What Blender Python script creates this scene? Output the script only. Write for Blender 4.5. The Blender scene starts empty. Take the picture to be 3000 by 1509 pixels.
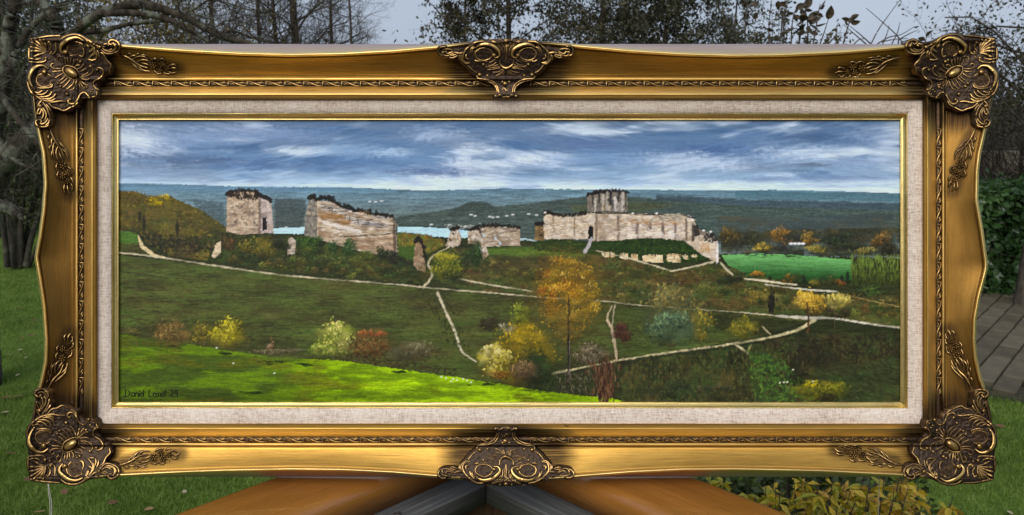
import bpy, math, random
import numpy as np

# ------------------------------------------------------------------ camera, sky, sun, exposure
random.seed(7)
rng = np.random.default_rng(11)
S = bpy.context.scene
COL = S.collection
FPX = 2213.0                    # focal length in photo pixels (photo 3000 x 1509)
PITCH = math.radians(11.26)
ZC = 1.75                       # camera height above the lawn
cp, sp = math.cos(PITCH), math.sin(PITCH)

cam_d = bpy.data.cameras.new('camera')
cam_d.sensor_width = 36.0
cam_d.lens = 36.0 * FPX / 3000.0
cam_d.clip_start = 0.02
cam_d.clip_end = 600.0
cam_d.dof.use_dof = True
cam_d.dof.focus_distance = 0.935
cam_d.dof.aperture_fstop = 16.0
cam = bpy.data.objects.new('camera', cam_d)
cam.location = (0, 0, ZC)
cam.rotation_euler = (math.radians(90) - PITCH, 0, 0)
COL.objects.link(cam)
S.camera = cam

SUN_EL, SUN_AZ = math.radians(38), math.radians(200)   # azimuth clockwise from +Y: behind the camera
world = bpy.data.worlds.new('World')
S.world = world
world.use_nodes = True
wn = world.node_tree
wn.nodes.clear()
wo = wn.nodes.new('ShaderNodeOutputWorld')
bg = wn.nodes.new('ShaderNodeBackground')
sky = wn.nodes.new('ShaderNodeTexSky')
sky.sky_type = 'NISHITA'
sky.sun_disc = False
sky.sun_elevation = SUN_EL
sky.sun_rotation = SUN_AZ
sky.air_density = 1.0
sky.dust_density = 4.0
tc = wn.nodes.new('ShaderNodeTexCoord')
cl = wn.nodes.new('ShaderNodeTexNoise')
cl.inputs['Scale'].default_value = 2.2
cl.inputs['Detail'].default_value = 4.0
ramp = wn.nodes.new('ShaderNodeValToRGB')
ramp.color_ramp.elements[0].position = 0.3
ramp.color_ramp.elements[0].color = (3.0, 3.5, 4.4, 1)
ramp.color_ramp.elements[1].position = 0.72
ramp.color_ramp.elements[1].color = (3.9, 4.4, 5.2, 1)
mx = wn.nodes.new('ShaderNodeMix')
mx.data_type = 'RGBA'
mx.inputs[0].default_value = 0.86       # thin overcast veil over the clear sky
wn.links.new(tc.outputs['Generated'], cl.inputs['Vector'])
wn.links.new(cl.outputs['Fac'], ramp.inputs['Fac'])
wn.links.new(sky.outputs['Color'], mx.inputs[6])
wn.links.new(ramp.outputs['Color'], mx.inputs[7])
wn.links.new(mx.outputs[2], bg.inputs['Color'])
bg.inputs['Strength'].default_value = 0.10
wn.links.new(bg.outputs[0], wo.inputs['Surface'])

sun_d = bpy.data.lights.new('sun', 'SUN')
sun_d.energy = 1.5
sun_d.angle = math.radians(50)
sun_d.color = (1.0, 0.96, 0.9)
sun = bpy.data.objects.new('sun', sun_d)
_sd = (math.sin(SUN_AZ) * math.cos(SUN_EL), math.cos(SUN_AZ) * math.cos(SUN_EL), math.sin(SUN_EL))
import mathutils
sun.rotation_euler = mathutils.Vector(_sd).to_track_quat('Z', 'Y').to_euler()
sun.location = (0, -3, 8)
COL.objects.link(sun)

S.view_settings.view_transform = 'Standard'
S.view_settings.look = 'None'
S.view_settings.gamma = 1.0
S.view_settings.exposure = 0.55
S.view_settings.use_curve_mapping = False
S.render.engine = 'CYCLES'

# ------------------------------------------------------------------ helpers
def P(sx, sy, fwd):
    """World point at forward distance fwd that the photo shows at (sx, sy)."""
    xr = (sx - 1500) / FPX
    yr = (sy - 754.5) / FPX
    t = fwd / (cp - yr * sp)
    return np.array([xr * t, fwd, ZC - (yr * cp + sp) * t])

def G(sx, sy, z=0.0):
    """Point of the horizontal plane at height z."""
    xr = (sx - 1500) / FPX
    yr = (sy - 754.5) / FPX
    t = (ZC - z) / (yr * cp + sp)
    return np.array([xr * t, (cp - yr * sp) * t, z])

def link(name, me, mat=None, parent=None):
    o = bpy.data.objects.new(name, me)
    COL.objects.link(o)
    if mat is not None and me is not None and len(me.materials) == 0:
        me.materials.append(mat)
    if parent is not None:
        o.parent = parent
    return o

def tag(o, label, cat, group=None, kind=None):
    o['label'] = label
    o['category'] = cat
    if group:
        o['group'] = group
    if kind:
        o['kind'] = kind
    return o

def struct(o):
    o['kind'] = 'structure'
    return o

def empty(name, loc=(0, 0, 0)):
    o = bpy.data.objects.new(name, None)
    o.location = loc
    o.empty_display_size = 0.05
    COL.objects.link(o)
    return o

def mesh_np(name, V, F, smooth=True, attrs=None, mat=None):
    """V (n,3); F (m,4) or (m,3) integer array or list of such arrays; attrs name -> array."""
    V = np.asarray(V, dtype=np.float32).reshape(-1, 3)
    Fs = F if isinstance(F, list) else [F]
    Fs = [np.asarray(f, dtype=np.int32) for f in Fs if len(f)]
    me = bpy.data.meshes.new(name)
    me.vertices.add(len(V))
    me.vertices.foreach_set('co', V.ravel())
    idx = np.concatenate([f.ravel() for f in Fs])
    tot = np.concatenate([np.full(len(f), f.shape[1], np.int32) for f in Fs])
    st = np.concatenate([[0], np.cumsum(tot)[:-1]]).astype(np.int32)
    me.loops.add(len(idx))
    me.loops.foreach_set('vertex_index', idx)
    me.polygons.add(len(tot))
    me.polygons.foreach_set('loop_start', st)
    me.polygons.foreach_set('loop_total', tot)
    me.update(calc_edges=True)
    if smooth:
        me.polygons.foreach_set('use_smooth', np.ones(len(tot), dtype=bool))
    if attrs:
        for k, a in attrs.items():
            a = np.asarray(a, dtype=np.float32)
            if a.ndim == 1:
                at = me.attributes.new(k, 'FLOAT', 'POINT')
                at.data.foreach_set('value', a)
            elif a.shape[1] == 3:
                at = me.attributes.new(k, 'FLOAT_VECTOR', 'POINT')
                at.data.foreach_set('vector', a.ravel())
            else:
                at = me.attributes.new(k, 'FLOAT_COLOR', 'POINT')
                at.data.foreach_set('color', a.ravel())
    if mat is not None:
        me.materials.append(mat)
    me.validate()
    return me

def grid_faces(r, c, flip=False, off=0):
    i = np.arange((r - 1) * c).reshape(r - 1, c)[:, :c - 1].ravel()
    f = np.stack([i, i + 1, i + c + 1, i + c], 1) + off
    return f[:, ::-1] if flip else f

def vnoise(x, y, seed=0):
    r = np.random.default_rng(seed).random((256, 256))
    xi = np.floor(x).astype(int)
    yi = np.floor(y).astype(int)
    fx, fy = x - xi, y - yi
    fx = fx * fx * (3 - 2 * fx)
    fy = fy * fy * (3 - 2 * fy)
    a = r[xi % 256, yi % 256]; b = r[(xi + 1) % 256, yi % 256]
    c = r[xi % 256, (yi + 1) % 256]; d = r[(xi + 1) % 256, (yi + 1) % 256]
    return (a * (1 - fx) + b * fx) * (1 - fy) + (c * (1 - fx) + d * fx) * fy

def fbm(x, y, seed=0, oct=4):
    s, a, n = 0, 0.5, 0
    for k in range(oct):
        s = s + a * vnoise(x * 2 ** k + 17.3 * k, y * 2 ** k + 9.1 * k, seed + k)
        n += a
        a *= 0.55
    return s / n

def sm(e0, e1, x):
    t = np.clip((x - e0) / (e1 - e0), 0, 1)
    return t * t * (3 - 2 * t)

def spline(pts, n):
    """Catmull-Rom through pts (any dimension), resampled to n points."""
    p = np.asarray(pts, float)
    if len(p) == 2:
        t = np.linspace(0, 1, n)[:, None]
        return p[0] * (1 - t) + p[1] * t
    q = np.vstack([2 * p[0] - p[1], p, 2 * p[-1] - p[-2]])
    m = len(p) - 1
    u = np.linspace(0, m, n)
    i = np.minimum(u.astype(int), m - 1)
    t = (u - i)[:, None]
    a, b, c, d = q[i], q[i + 1], q[i + 2], q[i + 3]
    return 0.5 * (2 * b + (c - a) * t + (2 * a - 5 * b + 4 * c - d) * t ** 2 + (3 * b - a - 3 * c + d) * t ** 3)

class Tubes:
    """Round tubes gathered into one mesh; rings are built for all tubes of a length at once."""
    def __init__(self):
        self.g = {}
    def add(self, pts, rad, k=5):
        pts = np.asarray(pts, float)
        rad = np.broadcast_to(np.asarray(rad, float), (len(pts),))
        self.g.setdefault((len(pts), k), []).append((pts, rad))
    def arrays(self):
        Vs, Fs, off = [], [], 0
        for (n, k), L in self.g.items():
            p = np.stack([a for a, _ in L]); r = np.stack([b for _, b in L])
            t = np.gradient(p, axis=1)
            t /= np.linalg.norm(t, axis=2, keepdims=True) + 1e-9
            ref = np.where(np.abs(t[..., 2:3]) > 0.9, np.array([1.0, 0, 0]), np.array([0, 0, 1.0]))
            a = np.cross(t, ref); a /= np.linalg.norm(a, axis=2, keepdims=True) + 1e-9
            b = np.cross(t, a)
            th = np.arange(k) * 2 * math.pi / k
            V = p[:, :, None] + r[:, :, None, None] * (np.cos(th)[:, None] * a[:, :, None] + np.sin(th)[:, None] * b[:, :, None])
            T = len(L)
            base = (np.arange(T) * n * k)[:, None, None] + (np.arange(n - 1) * k)[None, :, None]
            j = np.arange(k)[None, None]
            j2 = (j + 1) % k
            F = np.stack([base + j, base + j2, base + k + j2, base + k + j], -1).reshape(-1, 4) + off
            Vs.append(V.reshape(-1, 3)); Fs.append(F)
            off += T * n * k
        return np.vstack(Vs), np.vstack(Fs)
    def mesh(self, name, mat=None):
        V, F = self.arrays()
        return mesh_np(name, V, F, True, None, mat)

def bevel_box(name, sx, sy, sz, bev, mat, seg=2):
    import bmesh
    bm = bmesh.new()
    bmesh.ops.create_cube(bm, size=1)
    for v in bm.verts:
        v.co.x *= sx; v.co.y *= sy; v.co.z *= sz
    if bev > 0:
        bmesh.ops.bevel(bm, geom=bm.edges[:], offset=bev, segments=seg, affect='EDGES', profile=0.5)
    me = bpy.data.meshes.new(name)
    bm.to_mesh(me); bm.free()
    me.materials.append(mat)
    return me

# ------------------------------------------------------------------ materials
def lin(c):
    c = np.asarray(c, float) / 255.0
    return np.where(c <= 0.04045, c / 12.92, ((c + 0.055) / 1.055) ** 2.4)

class M:
    """Small node-material builder."""
    def __init__(self, name, rough=0.6, metal=0.0, spec=0.5):
        self.m = bpy.data.materials.new(name)
        self.m.use_nodes = True
        self.t = self.m.node_tree
        self.b = self.t.nodes['Principled BSDF']
        self.b.inputs['Roughness'].default_value = rough
        self.b.inputs['Metallic'].default_value = metal
        self.b.inputs['Specular IOR Level'].default_value = spec
    def n(self, typ, **kw):
        nd = self.t.nodes.new('ShaderNode' + typ)
        for k, v in kw.items():
            if hasattr(nd, k) and k not in nd.inputs:
                setattr(nd, k, v)
            else:
                nd.inputs[k].default_value = v
        return nd
    def l(self, a, b):
        self.t.links.new(a, b)
    def coord(self, scale=(1, 1, 1), kind='Object', attr=None):
        if attr:
            src = self.n('Attribute', attribute_name=attr).outputs['Vector']
        else:
            src = self.n('TexCoord').outputs[kind]
        mp = self.n('Mapping')
        mp.inputs['Scale'].default_value = scale
        self.l(src, mp.inputs['Vector'])
        return mp.outputs['Vector']
    def noise(self, vec, scale=5, detail=4, rough=0.55):
        nd = self.n('TexNoise')
        nd.inputs['Scale'].default_value = scale
        nd.inputs['Detail'].default_value = detail
        nd.inputs['Roughness'].default_value = rough
        self.l(vec, nd.inputs['Vector'])
        return nd.outputs['Fac']
    def ramp(self, fac, stops):
        r = self.n('ValToRGB')
        e = r.color_ramp.elements
        while len(e) < len(stops):
            e.new(0.5)
        for el, (p, c) in zip(e, stops):
            el.position = p
            el.color = (*c, 1) if len(c) == 3 else c
        self.l(fac, r.inputs['Fac'])
        return r.outputs['Color']
    def mix(self, fac, a, b, typ='MIX'):
        nd = self.n('Mix', data_type='RGBA', blend_type=typ)
        for sock, v in ((nd.inputs[0], fac), (nd.inputs[6], a), (nd.inputs[7], b)):
            if hasattr(v, 'is_linked'):
                self.l(v, sock)
            elif isinstance(v, (int, float)):
                sock.default_value = v
            else:
                sock.default_value = (*v, 1)
        return nd.outputs[2]
    def math(self, op, a, b=0.5, c=0.0, clamp=False):
        nd = self.n('Math', operation=op)
        nd.use_clamp = clamp
        for i, v in enumerate((a, b, c)):
            if hasattr(v, 'is_linked'):
                self.l(v, nd.inputs[i])
            else:
                nd.inputs[i].default_value = v
        return nd.outputs[0]
    def color(self, c):
        if hasattr(c, 'is_linked'):
            self.l(c, self.b.inputs['Base Color'])
        else:
            self.b.inputs['Base Color'].default_value = (*c, 1)
        return self
    def rough(self, s):
        self.l(s, self.b.inputs['Roughness']); return self
    def bump(self, h, dist=0.001, strength=0.5):
        nd = self.n('Bump')
        nd.inputs['Distance'].default_value = dist
        nd.inputs['Strength'].default_value = strength
        self.l(h, nd.inputs['Height'])
        self.l(nd.outputs['Normal'], self.b.inputs['Normal'])
        return self

def leaf_mat(name, c0, c1, c2, rough=0.5, scale=3.0, transl=0.25):
    m = M(name, rough, 0, 0.4)
    f = m.noise(m.coord(), scale, 3)
    f2 = m.noise(m.coord(), scale * 9, 2)
    f = m.math('ADD', m.math('MULTIPLY', f, 0.55), m.math('MULTIPLY', f2, 0.45))
    m.color(m.ramp(f, [(0.34, c0), (0.5, c1), (0.66, c2)]))
    if transl:
        tr = m.n('BsdfTranslucent')
        m.l(m.ramp(f, [(0.34, c0), (0.5, c1), (0.66, c2)]), tr.inputs['Color'])
        ms = m.n('MixShader')
        ms.inputs[0].default_value = transl
        out = m.t.nodes['Material Output']
        m.l(m.b.outputs[0], ms.inputs[1]); m.l(tr.outputs[0], ms.inputs[2])
        m.l(ms.outputs[0], out.inputs['Surface'])
    return m.m

def bark_mat(name, c0, c1, lichen=None, amt=0.5, scale=20):
    m = M(name, 0.9, 0, 0.2)
    v = m.coord((1, 1, 0.35))
    f = m.noise(v, scale, 5)
    col = m.ramp(f, [(0.35, c0), (0.65, c1)])
    if lichen:
        g = m.noise(m.coord(), 9, 4)
        fac = m.ramp(g, [(0.62 - 0.2 * amt, (0, 0, 0)), (0.72 - 0.2 * amt, (1, 1, 1))])
        col = m.mix(fac, col, lichen)
    m.color(col).bump(f, 0.01, 0.6)
    return m.m
PAINT_GAIN = 1.06
# ------------------------------------------------------------------ the framed painting: shape functions
K = 0.43e-3                     # metres per photo pixel in the canvas plane
DC = FPX * K                    # camera to canvas
VB = -0.2785
FW = np.array([0, cp, -sp]); UP = np.array([0, sp, cp])
RX0, RX1, RY0, RY1 = 285.0, 2703.0, 292.0, 1241.0      # outer edge of the linen liner

def L3(sx, sy, wmm):
    """photo px + height above the canvas (mm) -> local coordinates of the framed painting"""
    sx, sy, wmm = np.broadcast_arrays(np.asarray(sx, float), np.asarray(sy, float), np.asarray(wmm, float))
    w = wmm * 1e-3
    f = K * (DC - w) / DC
    return np.stack([(sx - 1500) * f, -w, -(sy - 754.5) * f - VB], -1)

painting = empty('framed_painting', tuple(np.array([0, 0, ZC]) + FW * DC + UP * VB))
painting.rotation_euler = (-PITCH, 0, 0)
tag(painting, 'oil landscape of castle ruins in an ornate gilt frame propped on the orange railing', 'painting')

CT = np.array([(60, 116), (160, 114), (230, 113), (290, 123), (345, 129), (420, 135), (550, 144), (700, 152), (850, 156), (1000, 153),
               (1150, 145), (1300, 132), (1370, 124), (1490, 117), (1620, 124), (1705, 132), (1850, 145), (2000, 154),
               (2150, 158), (2300, 156), (2450, 149), (2600, 138), (2650, 133), (2710, 124), (2770, 114), (2850, 115), (2950, 116)], float)
CB = np.array([(60, 1404), (230, 1408), (300, 1400), (345, 1397), (500, 1389), (650, 1383), (850, 1379), (1000, 1381), (1150, 1388),
               (1280, 1399), (1370, 1406), (1490, 1412), (1610, 1407), (1690, 1400), (1850, 1387), (2000, 1380), (2150, 1379),
               (2400, 1384), (2640, 1396), (2700, 1400), (2790, 1408), (2950, 1404)], float)
CL = np.array([(100, 92), (250, 90), (330, 98), (380, 108), (450, 123), (540, 129), (620, 123), (700, 112), (735, 105), (755, 102), (775, 105),
               (830, 114), (900, 124), (1000, 131), (1060, 129), (1120, 117), (1160, 106), (1230, 92), (1420, 90)], float)
CR = np.array([(100, 2912), (250, 2914), (330, 2900), (390, 2887), (450, 2873), (500, 2867), (590, 2865), (681, 2881), (755, 2891), (778, 2894),
               (800, 2890), (867, 2872), (936, 2860), (1000, 2858), (1047, 2862), (1110, 2876), (1150, 2890), (1230, 2906), (1420, 2906)], float)

def crest(side, t):
    tab = {'T': CT, 'B': CB, 'L': CL, 'R': CR}[side]
    y = np.interp(t, tab[:, 0], tab[:, 1])
    if side == 'T': return RY0 - y
    if side == 'B': return y - RY1
    if side == 'L': return RX0 - y
    return y - RX1

INNER = [(0, 11.0), (0.2, 14.2), (3, 15), (8, 18.3), (12.5, 21), (15, 21.6), (17, 21.2), (38, 14.2), (39, 12.4), (55, 12.4), (55.5, 13.4),
         (57, 15.6), (59, 17.1), (61, 17.6), (63, 17.1), (65, 15.6), (66, 13.6), (66.6, 11.6), (69, 11.3), (70, 12.3), (72, 12.2)]
TAU = np.linspace(0, 1, 15)[1:]
RIDGE = [(-11.4, 28.6), (-11.0, 30.6), (-10.6, 33.2), (-9.2, 35.9), (-6.8, 37.6), (-4.2, 38.0), (-2.0, 37.2), (-0.2, 35.2), (1.0, 32.5), (1.4, 30.0)]

def scoop_w(tau):
    t = np.clip(tau, 0, 1)
    return 12.2 + 17.0 * (0.78 * t + 0.22 * t ** 2.2)

def W(sx, sy):
    """height (mm) of the frame front at photo px"""
    sx, sy = np.broadcast_arrays(np.asarray(sx, float), np.asarray(sy, float))
    dl, dr_, dt, db = RX0 - sx, sx - RX1, RY0 - sy, sy - RY1
    ds = np.stack([dl, dr_, dt, db])
    k = ds.argmax(0)
    d = ds.max(0)
    cr = np.choose(k, [crest('L', sy), crest('R', sy), crest('T', sx), crest('B', sx)])
    di, wi = np.array([a for a, _ in INNER]), np.array([b for _, b in INNER])
    inner = np.interp(d, di, wi)
    tau = (d - 72) / np.maximum(cr - 82.5, 1)
    return np.where(d < 72, inner, np.where(tau < 1, scoop_w(tau), np.where(tau < 1.04, 32.0, 37.0)))

# ------------------------------------------------------------------ gilt, bronze, linen, paint materials
def gilt(name, gold, dark, rough=0.33, wear_amt=0.6):
    m = M(name, rough, 0.95, 0.5)
    st = m.noise(m.coord((9, 800, 1), attr='rv'), 1.0, 5, 0.66)
    st2 = m.noise(m.coord((22, 1500, 1), attr='rv'), 1.0, 3, 0.6)
    bl = m.noise(m.coord((14, 50, 1), attr='rv'), 1.0, 4)
    gcol = m.ramp(bl, [(0.3, tuple(0.74 * c for c in gold)), (0.7, gold)])
    bright_fac = m.n('Attribute', attribute_name='bright').outputs['Fac']  # lighter gold on the band, bead and ridge rows
    gcol = m.mix(bright_fac, gcol, (0.97, 0.70, 0.26))
    sm_ = m.math('ADD', m.math('MULTIPLY', st, 0.6), m.math('MULTIPLY', st2, 0.4))
    wear = m.ramp(sm_, [(0.34, (1, 1, 1)), (0.50, (0, 0, 0))])
    col = m.mix(m.math('MULTIPLY', wear, wear_amt), gcol, dark)
    tn = m.n('Attribute', attribute_name='scoop_shade').outputs['Fac']  # painted shade: browner gold for the side scoops
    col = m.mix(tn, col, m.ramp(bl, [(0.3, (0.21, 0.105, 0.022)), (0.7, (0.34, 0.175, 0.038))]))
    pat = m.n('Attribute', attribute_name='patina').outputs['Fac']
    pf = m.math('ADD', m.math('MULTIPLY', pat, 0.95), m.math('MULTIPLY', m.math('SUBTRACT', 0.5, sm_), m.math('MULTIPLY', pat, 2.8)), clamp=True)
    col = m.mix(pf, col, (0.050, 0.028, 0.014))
    ch = m.noise(m.coord((420, 420, 1), attr='rv'), 0.09, 3, 0.7)
    chip = m.ramp(ch, [(0.735, (0, 0, 0)), (0.76, (1, 1, 1))])
    col = m.mix(m.math('MULTIPLY', chip, 0.8), col, (0.05, 0.022, 0.012))
    side = m.n('Attribute', attribute_name='side').outputs['Fac']
    raw = m.ramp(st, [(0.3, (0.34, 0.24, 0.20)), (0.6, (0.58, 0.46, 0.42))])
    col = m.mix(side, col, raw)
    m.color(col)
    m.l(m.math('SUBTRACT', 0.95, m.math('MULTIPLY', side, 0.25)), m.b.inputs['Metallic'])
    m.rough(m.math('ADD', m.math('MULTIPLY', sm_, 0.3), m.math('ADD', m.math('MULTIPLY', pf, 0.18), rough - 0.13)))
    m.bump(m.math('ADD', sm_, m.math('MULTIPLY', ch, 0.6)), 0.0005, 0.6)
    return m.m

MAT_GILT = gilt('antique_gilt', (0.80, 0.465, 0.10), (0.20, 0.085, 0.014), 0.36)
MAT_SLIP = gilt('slip_gilt', (0.96, 0.72, 0.27), (0.55, 0.36, 0.10), 0.26, 0.3)

def bronze():
    m = M('rubbed_bronze', 0.36, 0.85, 0.5)
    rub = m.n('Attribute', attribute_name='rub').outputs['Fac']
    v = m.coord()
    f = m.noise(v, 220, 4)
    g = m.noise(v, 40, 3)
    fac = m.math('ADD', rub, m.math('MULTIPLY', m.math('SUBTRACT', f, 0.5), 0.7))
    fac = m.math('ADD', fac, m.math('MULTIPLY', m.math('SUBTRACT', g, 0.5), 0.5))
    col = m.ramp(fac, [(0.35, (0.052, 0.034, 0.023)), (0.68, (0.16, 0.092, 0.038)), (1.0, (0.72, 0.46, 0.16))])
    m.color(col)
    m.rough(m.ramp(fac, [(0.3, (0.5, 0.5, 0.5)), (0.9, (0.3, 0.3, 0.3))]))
    m.bump(f, 0.0004, 0.4)
    return m.m
MAT_BRONZE = bronze()

def linen():
    m = M('linen_weave', 0.9, 0, 0.15)
    w1 = m.noise(m.coord((900, 40, 160)), 1.0, 2)
    w2 = m.noise(m.coord((160, 40, 900)), 1.0, 2)
    big = m.noise(m.coord((14, 1, 14)), 1.0, 3)
    slub = m.noise(m.coord((60, 1, 700)), 1.0, 3)
    h = m.math('ADD', w1, w2)
    f = m.math('ADD', m.math('MULTIPLY', h, 0.5), m.math('MULTIPLY', m.math('SUBTRACT', m.math('ADD', big, slub), 1.0), 0.35))
    m.color(m.ramp(f, [(0.30, (0.44, 0.345, 0.27)), (0.5, (0.73, 0.62, 0.525)), (0.70, (0.88, 0.78, 0.68))]))
    m.bump(h, 0.0006, 0.8)
    return m.m
MAT_LINEN = linen()

def paint():
    m = M('oil_paint', 0.46, 0, 0.16)
    col = m.n('Attribute', attribute_name='paint').outputs['Color']
    br = m.noise(m.coord((60, 1, 900)), 1.0, 5, 0.65)
    fi = m.noise(m.coord((700, 1, 700)), 1.0, 3)
    c2 = m.mix(0.5, col, m.ramp(br, [(0.25, (0.55, 0.55, 0.55)), (0.5, (1, 1, 1)), (0.8, (1.35, 1.35, 1.35))]), 'MULTIPLY')
    m.color(c2)
    m.bump(m.math('ADD', br, m.math('MULTIPLY', fi, 0.5)), 0.0005, 0.35)
    return m.m
MAT_PAINT = paint()
MAT_INK = M('signature_paint', 0.5, 0, 0.3).color((0.008, 0.016, 0.006)).m
MAT_BACK = M('backing_card', 0.9).color((0.24, 0.17, 0.1)).m

# ------------------------------------------------------------------ frame rails, liner and slip
ORN = []                         # patina stains around the applied ornaments (photo px)
def stain(cx, cy, rx, ry): ORN.append((cx, cy, rx, ry))
for cx in (180, 2818):
    for cy in (235, 1290):
        stain(cx, cy, 205, 172)
stain(1490, 190, 215, 120); stain(1490, 1335, 215, 118)
SPRAY = [((345, 168), (522, 203)), ((150, 365), (203, 570)), ((143, 1155), (205, 975)), ((337, 1358), (528, 1330)),
         ((2640, 175), (2446, 213)), ((2850, 372), (2790, 560)), ((2842, 1149), (2779, 965)), ((2648, 1356), (2446, 1318))]

def patina(sx, sy):
    p = np.zeros_like(sx)
    for cx, cy, rx, ry in ORN:
        d = np.sqrt(((sx - cx) / rx) ** 2 + ((sy - cy) / ry) ** 2)
        p = np.maximum(p, 1 - sm(0.66, 1.14, d))
    for (a, b) in SPRAY:
        a, b = np.array(a, float), np.array(b, float)
        q = np.clip(((sx - a[0]) * (b - a)[0] + (sy - a[1]) * (b - a)[1]) / ((b - a) ** 2).sum(), 0.12, 1.0)
        d = np.hypot(sx - a[0] - q * (b - a)[0], sy - a[1] - q * (b - a)[1])
        p = np.maximum(p, (1 - sm(8, 42, d)) * 0.85)
    return p

def rail(side, n):
    s = 0.5 - 0.5 * np.cos(np.linspace(0, math.pi, n))
    s = 0.5 * s + 0.5 * np.linspace(0, 1, n)
    hor = side in 'TB'
    a0, a1 = (RX0, RX1) if hor else (RY0, RY1)
    e0, e1 = (('L', 'R') if hor else ('T', 'B'))
    corner = {'L': RX0 - 92, 'R': 2910 - RX1, 'T': RY0 - 116, 'B': 1406 - RY1}
    rows = []
    for d, w in INNER: rows.append(('f', d, w))
    for t in TAU: rows.append(('s', t, scoop_w(t)))
    for d, w in RIDGE: rows.append(('r', d, w))
    back = {'T': RY0 - 133, 'B': 1393 - RY1, 'L': RX0 - 152, 'R': 2848 - RX1}
    rows += [('b', 0, 9.0), ('b', 3.5, 7.0), ('b', 4.0, -3.0), ('z', 60, -3.0)]
    V, A, PT, SD, BR, TN = [], [], [], [], [], []
    acc = 0.0
    prev = None
    for kind, q, w in rows:
        def dd(sd, t):
            c = crest(sd, t) if t is not None else corner[sd]
            if kind == 'f': return q + 0 * np.asarray(c)
            if kind == 's': return 72 + (c - 12.0 - 72) * q
            if kind == 'r': return c + q
            if kind == 'b': return back[sd] + q + 0 * np.asarray(c)
            return q + 0 * np.asarray(c)
        lo = a0 - dd(e0, None); hi = a1 + dd(e1, None)
        t = lo + (hi - lo) * s
        d = dd(side, t)
        # meet the neighbouring rail exactly on the mitre
        bl = np.minimum(sm(0, 0.012, s), sm(0, 0.012, 1 - s))
        d = d * bl + dd(side, None) * (1 - bl)
        if side == 'T': sx, sy = t, RY0 - d
        elif side == 'B': sx, sy = t, RY1 + d
        elif side == 'L': sx, sy = RX0 - d, t
        else: sx, sy = RX1 + d, t
        v = L3(sx, sy, np.full(n, w))
        if prev is not None:
            acc += float(np.linalg.norm(v[n // 2] - prev))
        prev = v[n // 2]
        V.append(v)
        A.append(np.stack([t * K, np.full(n, acc), np.zeros(n)], 1))
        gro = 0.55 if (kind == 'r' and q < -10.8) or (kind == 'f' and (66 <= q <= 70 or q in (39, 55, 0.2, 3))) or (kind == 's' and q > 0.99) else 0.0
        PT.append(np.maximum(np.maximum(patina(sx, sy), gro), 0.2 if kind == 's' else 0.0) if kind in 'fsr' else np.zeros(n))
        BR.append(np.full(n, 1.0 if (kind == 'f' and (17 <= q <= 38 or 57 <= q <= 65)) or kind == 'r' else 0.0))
        TN.append(np.full(n, {'T': 0.05, 'B': 0.0, 'L': 0.95, 'R': 0.85}[side] if kind == 's' or (kind == 'f' and q > 70) else 0.0))  # shade of the left and right scoops painted into their colour
        SD.append(np.full(n, 1.0 if kind in 'bz' else (0.5 if kind == 'r' and q > 1.2 else 0.0)))
    r = len(rows)
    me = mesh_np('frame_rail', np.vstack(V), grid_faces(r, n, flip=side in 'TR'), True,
                 {'rv': np.vstack(A) + {'T': 0, 'B': 3, 'L': 6, 'R': 9}[side], 'patina': np.concatenate(PT), 'side': np.concatenate(SD), 'bright': np.concatenate(BR), 'scoop_shade': np.concatenate(TN)}, MAT_GILT)
    return link('frame_rail', me, None, painting)

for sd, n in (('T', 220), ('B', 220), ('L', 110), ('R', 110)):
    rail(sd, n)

def strip(name, side, prof, rect_in, rect_out, mat, n=24):
    """straight mitred strip between two px rectangles; prof = [(t, w)] from the inside out"""
    s = np.linspace(0, 1, n)
    V, A = [], []
    acc = 0
    for t, w in prof:
        x0, x1, y0, y1 = [a + (b - a) * t for a, b in zip(rect_in, rect_out)]
        if side == 'T': sx, sy = x0 + (x1 - x0) * s, np.full(n, y0)
        elif side == 'B': sx, sy = x0 + (x1 - x0) * s, np.full(n, y1)
        elif side == 'L': sx, sy = np.full(n, x0), y0 + (y1 - y0) * s
        else: sx, sy = np.full(n, x1), y0 + (y1 - y0) * s
        V.append(L3(sx, sy, np.full(n, w)))
        acc += 0.002
        al = sx if side in 'TB' else sy
        A.append(np.stack([al * K, np.full(n, acc), np.zeros(n)], 1))
    me = mesh_np(name, np.vstack(V), grid_faces(len(prof), n, flip=side in 'TR'), True,
                 {'rv': np.vstack(A) + {'T': 1, 'B': 4, 'L': 7, 'R': 11}[side], 'patina': np.zeros(n * len(prof)), 'side': np.zeros(n * len(prof))}, mat)
    return link(name, me, None, painting)

R_OUT = (RX0 - 3, RX1 + 3, RY0 - 3, RY1 + 3)
R_SLIP = (327, 2659, 332, 1196)
R_IN = (348, 2637, 352, 1178)
for sd in 'TBLR':
    strip('linen_liner', sd, [(0, 6.0), (0.01, 7.6), (0.04, 8.2), (0.5, 10.6), (0.9, 11.2), (1, 10.8)], R_SLIP, R_OUT, MAT_LINEN)
    strip('gilt_slip', sd, [(-0.02, -0.4), (0, 2.6), (0.04, 3.3), (0.12, 3.5), (0.17, 3.1), (0.22, 3.3), (0.80, 5.2), (0.86, 6.6), (0.93, 7.2), (1.0, 6.9), (1.03, 6.0)],
          R_IN, R_SLIP, MAT_SLIP)
for (x0, x1, y0, y1, w) in [(262, 2738, 272, 1260, -2.4)]:
    bx = L3(np.array([x0, x1, x1, x0]), np.array([y1, y1, y0, y0]), np.full(4, w))
    bb = bx.copy(); bb[:, 1] += 0.003
    link('backing_board', mesh_np('backing_board', np.vstack([bx, bb]),
         np.array([[0, 1, 2, 3], [7, 6, 5, 4], [0, 4, 5, 1], [1, 5, 6, 2], [2, 6, 7, 3], [3, 7, 4, 0]]), False, None, MAT_BACK), None, painting)

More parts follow.
